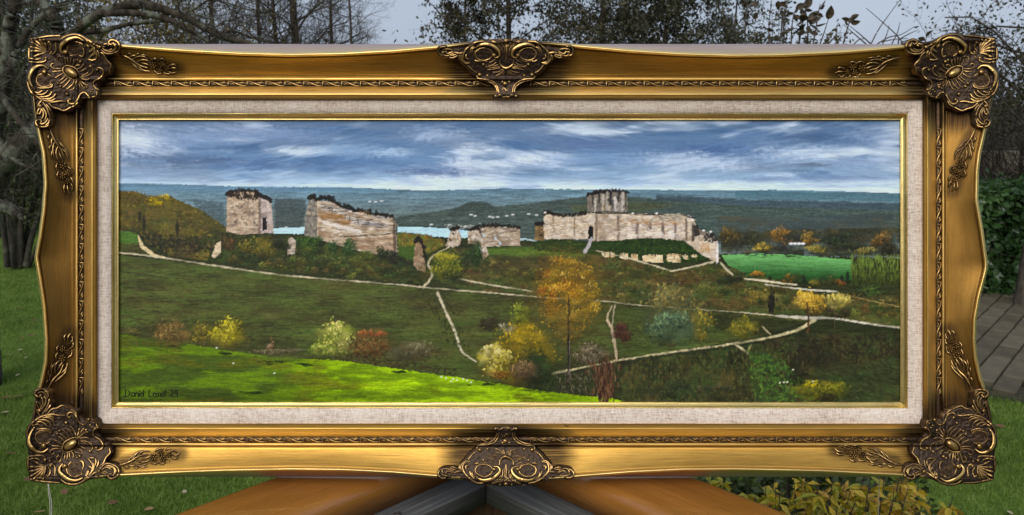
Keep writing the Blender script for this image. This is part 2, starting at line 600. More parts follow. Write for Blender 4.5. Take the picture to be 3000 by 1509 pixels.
# ------------------------------------------------------------------ applied ornament
class Orn:
    """Relief built on the frame's face: half-round strokes, rings, bosses and a plate, in photo px."""
    def __init__(self, T, flip, base):
        self.T, self.flip, self.base = T, flip, base
        self.parts = {}
        Orn.count = getattr(Orn, 'count', 0) + 1
        self.jit = np.random.default_rng(200 + Orn.count)
    def _push(self, part, V, F, rub):
        L = self.parts.setdefault(part, [[], [], [], 0])
        F = np.asarray(F)
        L[0].append(V); L[1].append((F[:, ::-1] if self.flip else F) + L[3]); L[2].append(rub)
        L[3] += len(V)
    def stroke(self, part, pts, rad, lift=0.0, k=5, tall=0.8, rub=1.0):
        pts = np.asarray(pts, float)
        pts = pts + self.jit.normal(size=pts.shape) * (0.55 / self.sc)
        p = spline(pts, max(5, 4 * len(pts)))
        n = len(p)
        rad = np.atleast_1d(np.asarray(rad, float))
        if len(rad) == 1:
            t = np.linspace(0, 1, n)
            r = rad[0] * (0.45 + 0.55 * np.sin(math.pi * np.clip(t * 0.9 + 0.05, 0, 1)) ** 0.6)
        else:
            r = np.interp(np.linspace(0, 1, n), np.linspace(0, 1, len(rad)), rad)
        r = r * (1.42 if r.max() * self.sc < 4.5 else 1.12)
        t = np.gradient(p, axis=0)
        t /= np.linalg.norm(t, axis=1, keepdims=True) + 1e-9
        nn = np.stack([-t[:, 1], t[:, 0]], 1)
        al = np.linspace(0, math.pi, k + 2)
        X = p[:, None] + nn[:, None] * (r[:, None] * np.cos(al))[..., None]
        X = self.T(X)
        B = self.base(X[..., 0].mean(1), X[..., 1].mean(1))[:, None] * np.ones(k + 2)
        h = r[:, None] * 0.43 * tall * self.sc * np.sin(al)
        B = B + lift + h - (np.sin(al) < 0.01) * 2.5
        V = L3(X[..., 0], X[..., 1], B).reshape(-1, 3)
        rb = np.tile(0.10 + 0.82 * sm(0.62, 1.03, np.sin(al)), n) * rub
        self._push(part, V, grid_faces(n, k + 2), rb)
    def ring(self, part, c, rx, ry, rad, lift=0.0, ang=0.0, a0=0, a1=360, rub=1.0, rads=None):
        a = np.radians(np.linspace(a0, a1, 14))
        ca, sa = math.cos(ang), math.sin(ang)
        x, y = rx * np.cos(a), ry * np.sin(a)
        p = np.stack([c[0] + x * ca - y * sa, c[1] + x * sa + y * ca], 1)
        self.stroke(part, p, rads if rads else [rad, rad], lift, rub=rub)
    def boss(self, part, c, rx, ry, hmm, lift=0.0, ang=0.0, rub=1.0, n=14, rings=6):
        th = np.arange(n) * 2 * math.pi / n
        fr = np.linspace(0.5 * math.pi, 0.02, rings)
        V, rb = [], []
        ca, sa = math.cos(ang), math.sin(ang)
        Xc = self.T(np.array([[c[0], c[1]]], float))
        b0 = float(self.base(Xc[:, 0], Xc[:, 1])[0])
        for f in fr:
            x, y = rx * math.cos(f) * np.cos(th), ry * math.cos(f) * np.sin(th)
            X = self.T(np.stack([c[0] + x * ca - y * sa, c[1] + x * sa + y * ca], 1))
            V.append(L3(X[:, 0], X[:, 1], np.full(n, b0 + lift + hmm * math.sin(f) - (2.0 if f < 0.1 else 0))))
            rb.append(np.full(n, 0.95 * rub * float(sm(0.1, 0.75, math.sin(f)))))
        i = np.arange(rings - 1)[:, None] * n
        j = np.arange(n)[None]
        F = np.stack([i + j, i + n + j, i + n + (j + 1) % n, i + (j + 1) % n], -1).reshape(-1, 4)
        self._push(part, np.vstack(V), F, np.concatenate(rb))
    def plate(self, part, outline, step, lift, skirt, pebble=0.0, seed=0):
        o = np.asarray(outline, float)
        o = spline(np.vstack([o, o[:1]]), 6 * len(o))
        x = np.arange(o[:, 0].min() - step, o[:, 0].max() + step, step)
        y = np.arange(o[:, 1].min() - step, o[:, 1].max() + step, step)
        XX, YY = np.meshgrid(x, y, indexing='ij')
        ins = inside(o, XX, YY)
        # distance to the outline, and pull border points onto it
        D2 = np.full(XX.shape, 1e9); NX = np.zeros(XX.shape); NY = np.zeros(XX.shape)
        for a, b in zip(o, np.roll(o, -1, 0)):
            e = b - a
            q = np.clip(((XX - a[0]) * e[0] + (YY - a[1]) * e[1]) / ((e ** 2).sum() + 1e-9), 0, 1)
            px, py = a[0] + q * e[0], a[1] + q * e[1]
            d = (XX - px) ** 2 + (YY - py) ** 2
            m = d < D2
            D2[m] = d[m]; NX[m] = px[m]; NY[m] = py[m]
        D = np.sqrt(D2)
        near = (D < step * 0.75)
        XX = np.where(near, NX, XX); YY = np.where(near, NY, YY)
        use = ins | near
        cell = use[:-1, :-1] & use[1:, :-1] & use[:-1, 1:] & use[1:, 1:]
        edge = np.where(near, 0, sm(0, 4 * step, np.where(ins, D, 0)))
        X = self.T(np.stack([XX, YY], -1))
        h = lift * (0.25 + 0.75 * edge) + pebble * (vnoise(XX / (1.9 * step), YY / (1.9 * step), seed) - 0.5) * edge
        B = self.base(X[..., 0], X[..., 1]) + h
        V = L3(X[..., 0], X[..., 1], B)
        nx, ny = XX.shape
        id0 = np.arange(nx * ny).reshape(nx, ny)
        F = np.stack([id0[:-1, :-1], id0[1:, :-1], id0[1:, 1:], id0[:-1, 1:]], -1)[cell][:, ::-1]
        V = V.reshape(-1, 3)
        # skirt round the border
        from collections import Counter
        E = np.vstack([F[:, [0, 1]], F[:, [1, 2]], F[:, [2, 3]], F[:, [3, 0]]])
        key = np.sort(E, 1)
        _, inv, cnt = np.unique(key, axis=0, return_inverse=True, return_counts=True)
        bd = E[cnt[inv.ravel()] == 1]
        u, iv = np.unique(bd, return_inverse=True)
        iv = iv.reshape(bd.shape)
        low = V[u].copy(); low[:, 1] += skirt * 1e-3
        n0 = len(V)
        SK = np.stack([bd[:, 1], bd[:, 0], n0 + iv[:, 0], n0 + iv[:, 1]], 1)
        Vall = np.vstack([V, low])
        rub = np.concatenate([(0.16 + 0.4 * (1 - edge) * near).ravel(), np.full(len(low), 0.25)])
        Fall = np.vstack([F, SK])
        used, inv2 = np.unique(Fall, return_inverse=True)
        self._push(part, Vall[used], inv2.reshape(Fall.shape), rub[used])
    def build(self, name, root_part):
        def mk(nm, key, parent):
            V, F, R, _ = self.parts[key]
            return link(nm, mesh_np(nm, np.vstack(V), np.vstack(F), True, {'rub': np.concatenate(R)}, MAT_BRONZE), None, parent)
        top = mk(name, root_part, painting)
        for k in self.parts:
            if k != root_part:
                c_ = mk(k.split('#')[0], k, top)
                if k.split('#')[0] in ('pebbled_disc', 'berry'): c_['kind'] = 'stuff'
        return top

def inside(poly, X, Y):
    c = np.zeros(X.shape, bool)
    for (x0, y0), (x1, y1) in zip(poly, np.roll(poly, -1, 0)):
        if y0 == y1: continue
        m = ((y0 > Y) != (y1 > Y)) & (X < (x1 - x0) * (Y - y0) / (y1 - y0) + x0)
        c ^= m
    return c

def corner_base(sx, sy):
    w = W(sx, sy)
    d = np.maximum(np.maximum(RX0 - sx, sx - RX1), np.maximum(RY0 - sy, sy - RY1))
    d2 = np.minimum(np.maximum(RX0 - sx, sx - RX1), np.maximum(RY0 - sy, sy - RY1))
    dome = 22 + 13 * sm(-20, 190, d) + 3 * sm(-60, 60, d2)
    return np.maximum(w, 0.35 * w + 0.65 * dome) + 1.0

def corner(Tsrc, flip):
    q = 1 / 4.8
    T = lambda A: Tsrc(np.stack([70 + A[..., 0] * q, 1160 + A[..., 1] * q], -1))
    o = Orn(T, flip, corner_base); o.sc = q
    out = [(70, 850), (55, 760), (32, 640), (36, 540), (68, 430), (135, 345), (160, 280), (155, 180), (165, 80), (150, 0), (150, -60), (200, -105),
           (300, -105), (360, -50), (365, 40), (380, 120), (375, 175), (450, 160), (540, 128), (620, 148), (660, 175), (730, 190), (770, 260), (810, 325),
           (900, 308), (960, 328), (1020, 345), (1050, 420), (1040, 470), (1010, 520), (1060, 580), (1120, 650), (1190, 680), (1222, 800), (1160, 880),
           (1105, 955), (1200, 942), (1290, 965), (1345, 1060), (1330, 1130), (1260, 1175), (1180, 1165), (1090, 1130), (960, 1160), (850, 1215),
           (720, 1250), (600, 1245), (500, 1225), (330, 1215), (180, 1195), (85, 1175), (68, 1100), (45, 980)]
    o.plate('plate', out, 13, 1.2, 22, 1.0, 5)
    st = o.stroke
    # oval boss with its rim, shell ribs fanning out of it
    o.boss('boss', (655, 690), 118, 66, 7.5, 2.5, math.radians(-34), 1.0, 20, 8)
    o.ring('boss_rim', (655, 690), 134, 80, 9, 1.5, math.radians(-34))
    ribs = [[(735, 585), (715, 520), (680, 460), (640, 432)], [(700, 590), (670, 530), (630, 480), (588, 450)], [(652, 600), (612, 545), (570, 500), (530, 470)],
            [(612, 620), (570, 580), (540, 550), (500, 530)], [(580, 650), (530, 600), (480, 570)], [(552, 690), (490, 650), (425, 615)],
            [(540, 720), (470, 708), (390, 705)], [(540, 750), (470, 742), (400, 750), (365, 790), (395, 822), (432, 800)],
            [(552, 790), (530, 850), (512, 918), (470, 920), (458, 872), (495, 832)], [(582, 795), (576, 850), (570, 910)], [(610, 797), (612, 850), (600, 905)],
            [(640, 790), (642, 840), (652, 900)], [(670, 780), (692, 830), (690, 882)], [(696, 760), (735, 800), (772, 795)], [(720, 740), (790, 760), (830, 820)],
            [(762, 690), (820, 722), (872, 750)], [(772, 640), (830, 652), (890, 690)], [(775, 620), (870, 640), (950, 682), (962, 740), (930, 790)],
            [(755, 590), (800, 510), (832, 462)], [(766, 594), (850, 520), (900, 508)], [(780, 602), (870, 588), (920, 602)], [(745, 575), (770, 500), (780, 455)]]
    for r in ribs: st('shell', r, 13, 0.8, rub=0.9)
    for c, r in (((925, 782), 30), ((870, 480), 26), ((835, 465), 20), ((780, 850), 30), ((745, 872), 22), ((500, 490), 26), ((465, 535), 22), ((590, 380), 32), ((930, 412), 20),
                 ((955, 442), 18), ((982, 380), 16), ((360, 915), 16)):
        o.boss('bead#%d' % (c[0] * 3 + c[1]), c, r, r, r * 0.09, 0.8, 0, 0.9, 8, 4)
    # the two big crescent scrolls
    st('scroll', [(150, 440), (98, 510), (68, 600), (78, 680), (122, 745), (190, 785), (270, 788), (332, 740)], [8, 20, 34, 42, 40, 30, 20, 10], 1.5, 7, 1.0, 1.3)
    o.boss('scroll', (272, 700), 46, 44, 5, 1.0)
    st('scroll#2', [(545, 955), (503, 1010), (503, 1070), (552, 1130), (640, 1180), (740, 1192), (822, 1150)], [10, 24, 38, 42, 38, 24, 10], 1.5, 7, 1.0, 1.3)
    o.boss('scroll#2', (570, 988), 44, 42, 5, 1.0)
    o.ring('scroll_ring', (278, 580), 116, 98, 11, 1.0, 0, 40, 330)
    o.ring('scroll_ring', (278, 580), 98, 80, 8, 0.8, 0, 20, 350, 0.7)
    o.ring('scroll_ring#2', (715, 1030), 118, 108, 11, 1.0, 0, 30, 250)
    o.ring('scroll_ring#2', (715, 1030), 98, 88, 8, 0.8, 0, 10, 300, 0.7)
    for c, key in (((275, 580), 'pebbled_disc'), ((712, 1030), 'pebbled_disc#2')):
        for k in range(46):
            a, r = k * 2.399, 82 * math.sqrt((k + 0.5) / 46)
            o.boss(key, (c[0] + r * math.cos(a), c[1] + 0.9 * r * math.sin(a)), 12, 12, 1.0, 0.6, 0, 0.75, 5, 3)
    # acanthus along both sides
    ac = [[(45, 620), (50, 500), (100, 400), (180, 330), (260, 290), (335, 270), (420, 250)], [(250, 312), (330, 308), (400, 340), (430, 385)],
          [(200, 342), (290, 338), (350, 370), (380, 420)], [(160, 385), (235, 372), (300, 402), (330, 440)], [(330, 270), (400, 262), (500, 275), (580, 272)],
          [(300, 300), (380, 290), (430, 320)], [(120, 420), (190, 400), (250, 430)], [(180, 470), (280, 462), (370, 480), (390, 520)]]
    for r in ac: st('acanthus_leaf', r, 17, 1.0)
    nk = [[(240, 290), (200, 240), (180, 190)], [(250, 262), (310, 180), (340, 100), (356, 48)], [(300, 232), (350, 172), (372, 128)],
          [(215, 190), (180, 130), (180, 88), (222, 108), (236, 160)], [(240, 190), (290, 130), (302, 60), (280, 0)], [(225, 180), (262, 120), (262, 60), (240, 20)],
          [(350, -20), (320, -80), (240, -95), (172, -70), (155, -20), (198, 12), (240, -10), (222, -40)], [(330, 30), (300, -22), (250, -52), (200, -40)], [(345, 10), (330, -40), (290, -70)]]
    for r in nk: st('curled_leaf', r, 16, 1.2)
    o.boss('curled_leaf', (212, 208), 38, 34, 4, 0.5, 0, 0.9)
    ac2 = [[(520, 1182), (600, 1230), (720, 1240), (830, 1200), (900, 1130), (960, 1050), (972, 980), (930, 920), (890, 882)], [(865, 1150), (880, 1085), (905, 1060), (890, 1120), (850, 1180)],
           [(900, 985), (940, 1010), (965, 1060)], [(1000, 882), (1012, 940), (985, 1010)], [(1046, 900), (1040, 960), (1020, 1012)], [(890, 885), (950, 872), (1000, 882)],
           [(770, 935), (812, 920), (832, 980), (822, 1040)], [(840, 1202), (930, 1130), (1000, 1082), (1082, 1060)], [(960, 930), (985, 980), (975, 1060)]]
    for r in ac2: st('acanthus_leaf#2', r, 16, 1.0)
    nk2 = [[(1070, 1030), (1130, 970), (1200, 958), (1252, 970)], [(1100, 1040), (1160, 990), (1240, 1000), (1290, 1050), (1272, 1100)],
           [(1230, 960), (1310, 1000), (1332, 1070), (1300, 1140), (1222, 1165), (1180, 1130), (1208, 1095), (1240, 1110)], [(1200, 1000), (1262, 1030), (1272, 1080), (1245, 1125)],
           [(1080, 1080), (1130, 1100), (1170, 1110)], [(1090, 1062), (1140, 1070), (1180, 1090)], [(1110, 1020), (1180, 1010), (1230, 1040)]]
    for r in nk2: st('curled_leaf#2', r, 16, 1.2)
    o.boss('curled_leaf#2', (1050, 1060), 40, 34, 4, 0.5, 0, 0.9)
    # corner palmette
    for e in ((150, 925), (85, 1000), (82, 1065), (92, 1130), (135, 1168), (210, 1165), (270, 1150)):
        c = (300, 975)
        m = ((c[0] + e[0]) / 2 + 0.06 * (e[1] - c[1]), (c[1] + e[1]) / 2 - 0.06 * (e[0] - c[0]))
        st('palmette', [c, m, e], [6, 15, 22, 15], 0.9)
        st('palmette', [c, (m[0] + 14, m[1] + 14), (e[0] + 26, e[1] + 10)], [4, 6, 6], 0.9, rub=0.6)
    for r in ([(60, 852), (180, 836), (280, 852), (312, 900)], [(350, 970), (400, 962), (440, 1012), (432, 1120)], [(340, 1000), (372, 1060), (345, 1130), (310, 1110)],
              [(90, 1172), (200, 1192), (330, 1212), (500, 1222)], [(60, 860), (56, 940), (60, 1040)], [(130, 920), (220, 960), (290, 975)], [(70, 900), (150, 880), (230, 900)]):
        st('palmette', r, 15, 0.9)
    for c, r in (((295, 902), 26), ((270, 1165), 20), ((372, 985), 24)): o.boss('palmette', c, r, r, 2.4, 0.8, 0, 1.0, 9, 4)
    # fluted fringes and thin S scrolls towards the sight edge
    st('fluted_fringe', [(330, 252), (392, 192), (470, 172), (540, 142), (600, 160), (652, 192)], 15, 0.8)
    for k in range(9): st('fluted_fringe', [(430 + 24 * k, 238), (432 + 24 * k, 205), (436 + 23 * k, 172)], 8, 0.3, 3, rub=0.7)
    st('fluted_fringe#2', [(1190, 690), (1202, 760), (1212, 802), (1152, 872), (1112, 950), (1070, 982)], 15, 0.8)
    for k in range(9): st('fluted_fringe#2', [(1110, 720 + 24 * k), (1150, 722 + 22 * k), (1195 - 5 * k, 716 + 21 * k)], 8, 0.3, 3, rub=0.7)
    st('s_scroll', [(640, 320), (608, 280), (640, 238), (702, 250), (742, 312), (782, 380), (842, 402), (902, 340)], 15, 1.0)
    st('s_scroll', [(660, 190), (722, 230), (752, 290)], 14, 0.8)
    st('s_scroll#2', [(1010, 722), (1030, 762), (1090, 742), (1106, 680), (1060, 612), (982, 570), (970, 502), (1020, 440)], 15, 1.0)
    st('s_scroll#2', [(940, 338), (1002, 358), (1022, 420)], 13, 0.8)
    for c in ((636, 302), (905, 332)): o.boss('s_scroll', c, 28, 26, 3.2, 0.8, 0, 1, 9, 4)
    for c in ((1014, 732), (1030, 446)): o.boss('s_scroll#2', c, 28, 26, 3.2, 0.8, 0, 1, 9, 4)
    o.build('corner_ornament', 'plate')

fy = lambda y: 111 + (1408 - y) * 0.975
corner(lambda A: A, False)
corner(lambda A: np.stack([A[..., 0] + 2, fy(A[..., 1])], -1), True)
corner(lambda A: np.stack([2912 - (A[..., 0] - 85), A[..., 1] + 1], -1), True)
corner(lambda A: np.stack([2918 - (A[..., 0] - 85), fy(A[..., 1])], -1), False)

def cart_base(sx, sy):
    w = W(sx, sy)
    d = np.maximum(RY0 - sy, sy - RY1)
    dome = 21 + 15 * sm(0, 160, d)
    return np.maximum(w, 0.4 * w + 0.6 * dome) + 1.0

def cartouche(Tsrc, flip):
    q = 1 / 6.133
    T = lambda A: Tsrc(np.stack([1270 + A[..., 0] * q, 1240 + A[..., 1] * q], -1))
    o = Orn(T, flip, cart_base); o.sc = q
    half = [(1300, 62), (1080, 60), (1080, 130), (1125, 170), (1080, 275), (1000, 345), (820, 392), (750, 455), (640, 540), (545, 650), (465, 740), (455, 800), (330, 785), (150, 800),
            (65, 880), (80, 985), (200, 1015), (270, 985), (380, 965), (560, 1015), (720, 1065), (900, 1112), (1150, 1125)]
    out = half + [(2600 - x, y) for x, y in ([(1300, 1130)] + half[::-1])][:-1]
    o.plate('plate', out, 17, 1.2, 22, 0.9, 9)
    def both(part, pts, rad, lift=1.0, k=5, tall=0.8, rub=1.0):
        o.stroke(part, pts, rad, lift, k, tall, rub)
        o.stroke(part + ('#2' if part in ('scroll', 'side_curl', 'acanthus_leaf', 'scroll_ring', 'fluted_fringe') else ''), [(2600 - x, y) for x, y in pts][::-1],
                 (np.asarray(rad)[::-1] if np.ndim(rad) else rad), lift, k, tall, rub)
    def ball(part, c, r, h, two=True):
        if part == 'bead':
            o.boss('bead#%d' % c[0], c, r, r * 0.95, h, 0.8, 0, 1.0, 10, 5)
            if two: o.boss('bead#%db' % c[0], (2600 - c[0], c[1]), r, r * 0.95, h, 0.8, 0, 1.0, 10, 5)
            return
        o.boss(part, c, r, r * 0.95, h, 0.8, 0, 1.0, 10, 5)
        if two: o.boss(part + ('#2' if part in ('scroll', 'side_curl') else ''), (2600 - c[0], c[1]), r, r * 0.95, h, 0.8, 0, 1.0, 10, 5)
    ball('bead', (1115, 100), 30, 2.5); ball('bead', (1285, 322), 50, 4.5, False); ball('bead', (830, 482), 42, 3.5); ball('bead', (970, 466), 28, 2.4)
    ball('bead', (895, 666), 28, 2.4); ball('bead', (1300, 1092), 42, 4, False); ball('bead', (1195, 1102), 20, 2); ball('bead', (1240, 352), 24, 2)
    both('stem', [(1130, 75), (1190, 118), (1240, 85), (1300, 86)], 13)
    both('stem', [(1150, 170), (1130, 242), (1070, 312), (960, 362), (840, 382)], 14)
    both('stem', [(1182, 160), (1160, 262), (1090, 342), (960, 392), (802, 412), (780, 470)], 17)
    o.stroke('stem', [(1230, 200), (1260, 245), (1300, 200), (1318, 190), (1340, 240)], 11, 0.8)
    o.stroke('arch', [(1185, 745), (1202, 662), (1300, 602), (1420, 662), (1438, 745)], [10, 18, 40, 18, 10], 1.2, 6, 0.9)
    for r in ([(1230, 582), (1180, 532), (1060, 520)], [(1190, 602), (1080, 582), (970, 570)], [(1190, 622), (1050, 610), (920, 642)], [(1132, 702), (1060, 652), (980, 645)],
              [(1122, 760), (1050, 712), (1000, 700)], [(1100, 640), (1010, 628), (940, 600)], [(1262, 570), (1240, 520), (1180, 470)], [(1280, 570), (1270, 520), (1240, 470)],
              [(1160, 660), (1090, 635), (990, 622)], [(1245, 575), (1200, 500), (1110, 450)]):
        both('ray', r, 13, 0.7, rub=0.85)
    for sgn, key in ((1, 'scroll_ring'), (-1, 'scroll_ring#2')):
        c = (905, 850) if sgn > 0 else (1695, 850)
        o.ring(key, c, 152, 114, 14, 1.0)
        o.ring(key, c, 178, 138, 10, 0.7, 0, 150, 290, 0.8)
        for k in range(50):
            a, r = k * 2.399, math.sqrt((k + 0.5) / 50)
            o.boss('pebbled_disc' + ('' if sgn > 0 else '#2'), (c[0] + 118 * r * math.cos(a), c[1] + 84 * r * math.sin(a)), 13, 12, 0.9, 0.5, 0, 0.55, 5, 3)
    both('scroll', [(1080, 780), (1160, 792), (1190, 850), (1152, 930), (1060, 1000), (930, 1032), (830, 1012), (760, 960)], [10, 20, 32, 46, 50, 44, 30, 10], 1.6, 7, 1.0, 1.3)
    ball('scroll', (1085, 832), 46, 5)
    for r in ([(655, 690), (562, 712), (530, 780), (542, 870), (602, 952), (702, 1022), (760, 1052)], [(642, 682), (572, 682), (492, 762), (500, 850)], [(632, 762), (582, 782), (592, 842)],
              [(650, 862), (682, 942), (742, 1012)], [(690, 880), (700, 940), (750, 980)], [(560, 905), (642, 985), (762, 1062), (900, 1082)], [(470, 740), (465, 800), (480, 840)], [(740, 740), (790, 720), (830, 730)]):
        both('acanthus_leaf', r, 20)
    both('fluted_fringe', [(780, 512), (702, 562), (622, 652)], 14)
    for k in range(7): both('fluted_fringe', [(720 - 24 * k, 470 + 27 * k), (745 - 24 * k, 500 + 25 * k)], 9, 0.4, 3, rub=0.7)
    o.stroke('column', [(1300, 742), (1312, 900), (1322, 1022)], [14, 22, 10], 1.0)
    for r in ([(1270, 832), (1282, 932), (1242, 1022), (1182, 1062)], [(1242, 842), (1240, 922), (1182, 1022), (1062, 1092)], [(1215, 860), (1200, 950), (1120, 1040), (1040, 1085)], [(1285, 800), (1300, 960), (1280, 1060)]):
        both('column', r, 13, 0.8)
    for r in ([(432, 822), (340, 790), (290, 810)], [(362, 870), (252, 822), (182, 832), (160, 880), (192, 890)], [(240, 812), (122, 842), (85, 920), (132, 980), (222, 980)], [(350, 890), (260, 860), (210, 900)],
              [(330, 930), (240, 950), (170, 930), (150, 905)], [(420, 850), (330, 830), (270, 840)]):
        both('side_curl', r, 19)
    both('side_curl', [(372, 885), (450, 872), (522, 872)], [18, 34, 22])
    o.build('cartouche', 'plate')

cartouche(lambda A: A, False)
cartouche(lambda A: np.stack([A[..., 0], 113 + (1424 - A[..., 1])], -1), True)

def spray(a, b, side):
    """flower and leaf spray from a (stem end, near the corner) to b (tip)"""
    a, b = np.array(a, float), np.array(b, float)
    e = (b - a); ln = np.linalg.norm(e); e /= ln
    nrm = np.array([-e[1], e[0]]) * side
    T = lambda A: a + A[..., :1] * e * (ln / 190) + A[..., 1:2] * nrm
    det = e[0] * nrm[1] - e[1] * nrm[0]
    o = Orn(T, det < 0, lambda x, y: W(x, y) + 0.2); o.sc = 1.0
    st = o.stroke
    st('stem', [(0, -8), (22, -7), (45, -1), (70, 10), (95, 12)], [1.5, 3.4, 3.6, 2.6, 2], 0.8)
    for r in ([(30, -4), (44, -14), (58, -13)], [(44, -1), (60, -14), (80, -17), (92, -12)], [(58, 4), (74, -7), (92, -8), (104, -2)], [(40, 4), (58, 16), (76, 24), (84, 23)], [(52, 8), (70, 22), (90, 27)],
              [(66, 12), (84, 22), (104, 22)], [(50, -8), (56, -22), (66, -23)], [(76, 2), (94, 4), (106, 8)], [(62, -12), (74, -22), (90, -22)], [(20, -10), (30, -18), (40, -16)]):
        st('leaf', r, [0.8, 2.6, 2.6, 1.2], 0.8)
    for (cx, cy, R) in ((112, 2, 12), (138, -6, 11), (134, 12, 10), (156, 3, 9)):
        for k in range(6):
            t = k * math.pi / 3 + cx
            o.boss('flower#%d' % cx, (cx + R * 0.62 * math.cos(t), cy + R * 0.62 * math.sin(t)), R * 0.42, R * 0.26, 2.2, 1.4, t, 0.85, 7, 4)
        o.boss('flower#%d' % cx, (cx, cy), R * 0.27, R * 0.27, 2.4, 2.0, 0, 1, 7, 4)
    for r in ([(160, -6), (174, -12), (184, -8)], [(164, 2), (178, -2), (190, 3)], [(160, 10), (172, 14), (182, 10)], [(122, -14), (134, -22), (146, -18)], [(118, 16), (130, 24), (144, 22)], [(146, 16), (158, 20), (168, 16)], [(100, -10), (112, -18), (124, -16)]):
        st('leaf', r, [0.8, 2.8, 2.4, 1.0], 0.9)
    for k in range(16):
        o.boss('berry', (98 + 84 * random.random(), (random.random() - 0.5) * 34), 2.2, 2.2, 1.7, 1.0, 0, 0.9, 5, 3)
    o.build('leaf_spray', 'stem')

for i, (a, b) in enumerate(SPRAY):
    spray(a, b, 1 if i in (0, 2, 5, 7) else -1)

# ------------------------------------------------------------------ running leaf pattern between band and bead
def motif_mesh():
    """one repeat, 55 px long, running along local x, built flat"""
    V, F, R, off = [], [], [], 0
    def half(pts, rad):
        nonlocal off
        p = spline(pts, 9); n = len(p)
        r = np.interp(np.linspace(0, 1, n), np.linspace(0, 1, len(rad)), rad)
        t = np.gradient(p, axis=0); t /= np.linalg.norm(t, axis=1, keepdims=True)
        nn = np.stack([-t[:, 1], t[:, 0]], 1)
        al = np.linspace(0, math.pi, 5)
        X = p[:, None] + nn[:, None] * (r[:, None] * np.cos(al))[..., None]
        h = r[:, None] * 1.2 * np.sin(al) - 0.8 * (np.sin(al) < 0.01)
        V.append(np.stack([X[..., 0], -h - 0.2, X[..., 1]], -1).reshape(-1, 3) * K)
        F.append(grid_faces(n, 5) + off); R.append(np.tile(np.sin(al), n)); off += n * 5
    half([(-26, 6), (-14, 5), (0, -1), (14, -6), (26, -6)], [1.2, 2.0, 2.4, 2.0, 1.2])
    half([(-26, -6.5), (-25, 0), (-25, 7)], [1.6, 2.2, 1.6])
    half([(-20, -5), (-12, -1), (-6, -5)], [0.8, 2.2, 0.8])
    half([(6, 5), (13, 1), (20, 5)], [0.8, 2.2, 0.8])
    half([(12, 6), (18, 4), (22, 0)], [0.8, 1.6, 0.8])
    return mesh_np('pattern_motif', np.vstack(V), np.vstack(F), True, {'rub': np.concatenate(R) * 0.95}, MAT_BRONZE)

mot = motif_mesh()
def bed(side, n):
    lo = {'T': RX0, 'B': RX0, 'L': RY0, 'R': RY0}[side]; hi = {'T': RX1, 'B': RX1, 'L': RY1, 'R': RY1}[side]
    t = np.linspace(lo - 40, hi + 40, n)
    V = []
    for d, w in ((39.2, 12.2), (39.6, 13.0), (54.4, 13.0), (54.8, 12.2)):
        if side == 'T': sx, sy = t, np.full(n, RY0 - d)
        elif side == 'B': sx, sy = t, np.full(n, RY1 + d)
        elif side == 'L': sx, sy = np.full(n, RX0 - d), t
        else: sx, sy = np.full(n, RX1 + d), t
        V.append(L3(sx, sy, np.full(n, w)))
    me = mesh_np('pattern_strip', np.vstack(V), grid_faces(4, n, side in 'TR'), True, {'rub': np.full(4 * n, 0.42)}, MAT_BRONZE)
    o = link('pattern_strip', me, None, painting)
    m0, m1 = (335, 2660) if side in 'TB' else (375, 1160)
    cnt = int(round((m1 - m0) / 55))
    for k in range(cnt):
        c = m0 + (k + 0.5) * (m1 - m0) / cnt
        if side in 'TB' and abs(c - 1490) < 62:
            continue
        d = 47
        sx, sy, rot = {'T': (c, RY0 - d, 0), 'B': (c, RY1 + d, 0), 'L': (RX0 - d, c, math.pi / 2), 'R': (RX1 + d, c, math.pi / 2)}[side]
        m = link('pattern_motif', mot, None, o)
        p = L3(np.array([sx]), np.array([sy]), np.array([13.0]))[0]
        m.location = tuple(p)
        m.rotation_euler = (0, rot, 0)
for sd, n in (('T', 40), ('B', 40), ('L', 20), ('R', 20)):
    bed(sd, n)
# ------------------------------------------------------------------ the oil picture, painted stroke by stroke on the canvas grid
NX, NY = 1040, 376
CX0, CX1, CY0, CY1 = 343.0, 2642.0, 347.0, 1183.0
SRC2F = 2576.0 / 3000.0
gx = np.linspace(CX0, CX1, NX) * SRC2F
gy = np.linspace(CY0, CY1, NY) * SRC2F
PX, PY = np.meshgrid(gx, gy)               # picture coordinates
PIC = np.zeros((NY, NX, 3))
REL = np.zeros((NY, NX))                    # paint relief
stepx, stepy = gx[1] - gx[0], gy[1] - gy[0]
prng = np.random.default_rng(5)
C = lambda *c: lin(c)
WOBX = (fbm(PX / 9, PY / 9, 41, 3) - 0.5) * 2
WOBY = (fbm(PX / 9, PY / 9, 51, 3) - 0.5) * 2
STREAK = fbm(PX / 40, PY / 2.2, 61, 4) - 0.5
FINE = fbm(PX / 5, PY / 2.5, 71, 3) - 0.5

def win(x0, x1, y0, y1):
    i0 = max(0, int((y0 - gy[0]) / stepy)); i1 = min(NY, int((y1 - gy[0]) / stepy) + 2)
    j0 = max(0, int((x0 - gx[0]) / stepx)); j1 = min(NX, int((x1 - gx[0]) / stepx) + 2)
    return slice(i0, i1), slice(j0, j1)

def put(sl, col, a, rel=0.0):
    PIC[sl] = PIC[sl] * (1 - a[..., None]) + np.asarray(col) * a[..., None]
    if rel:
        REL[sl] = np.maximum(REL[sl], rel * a)

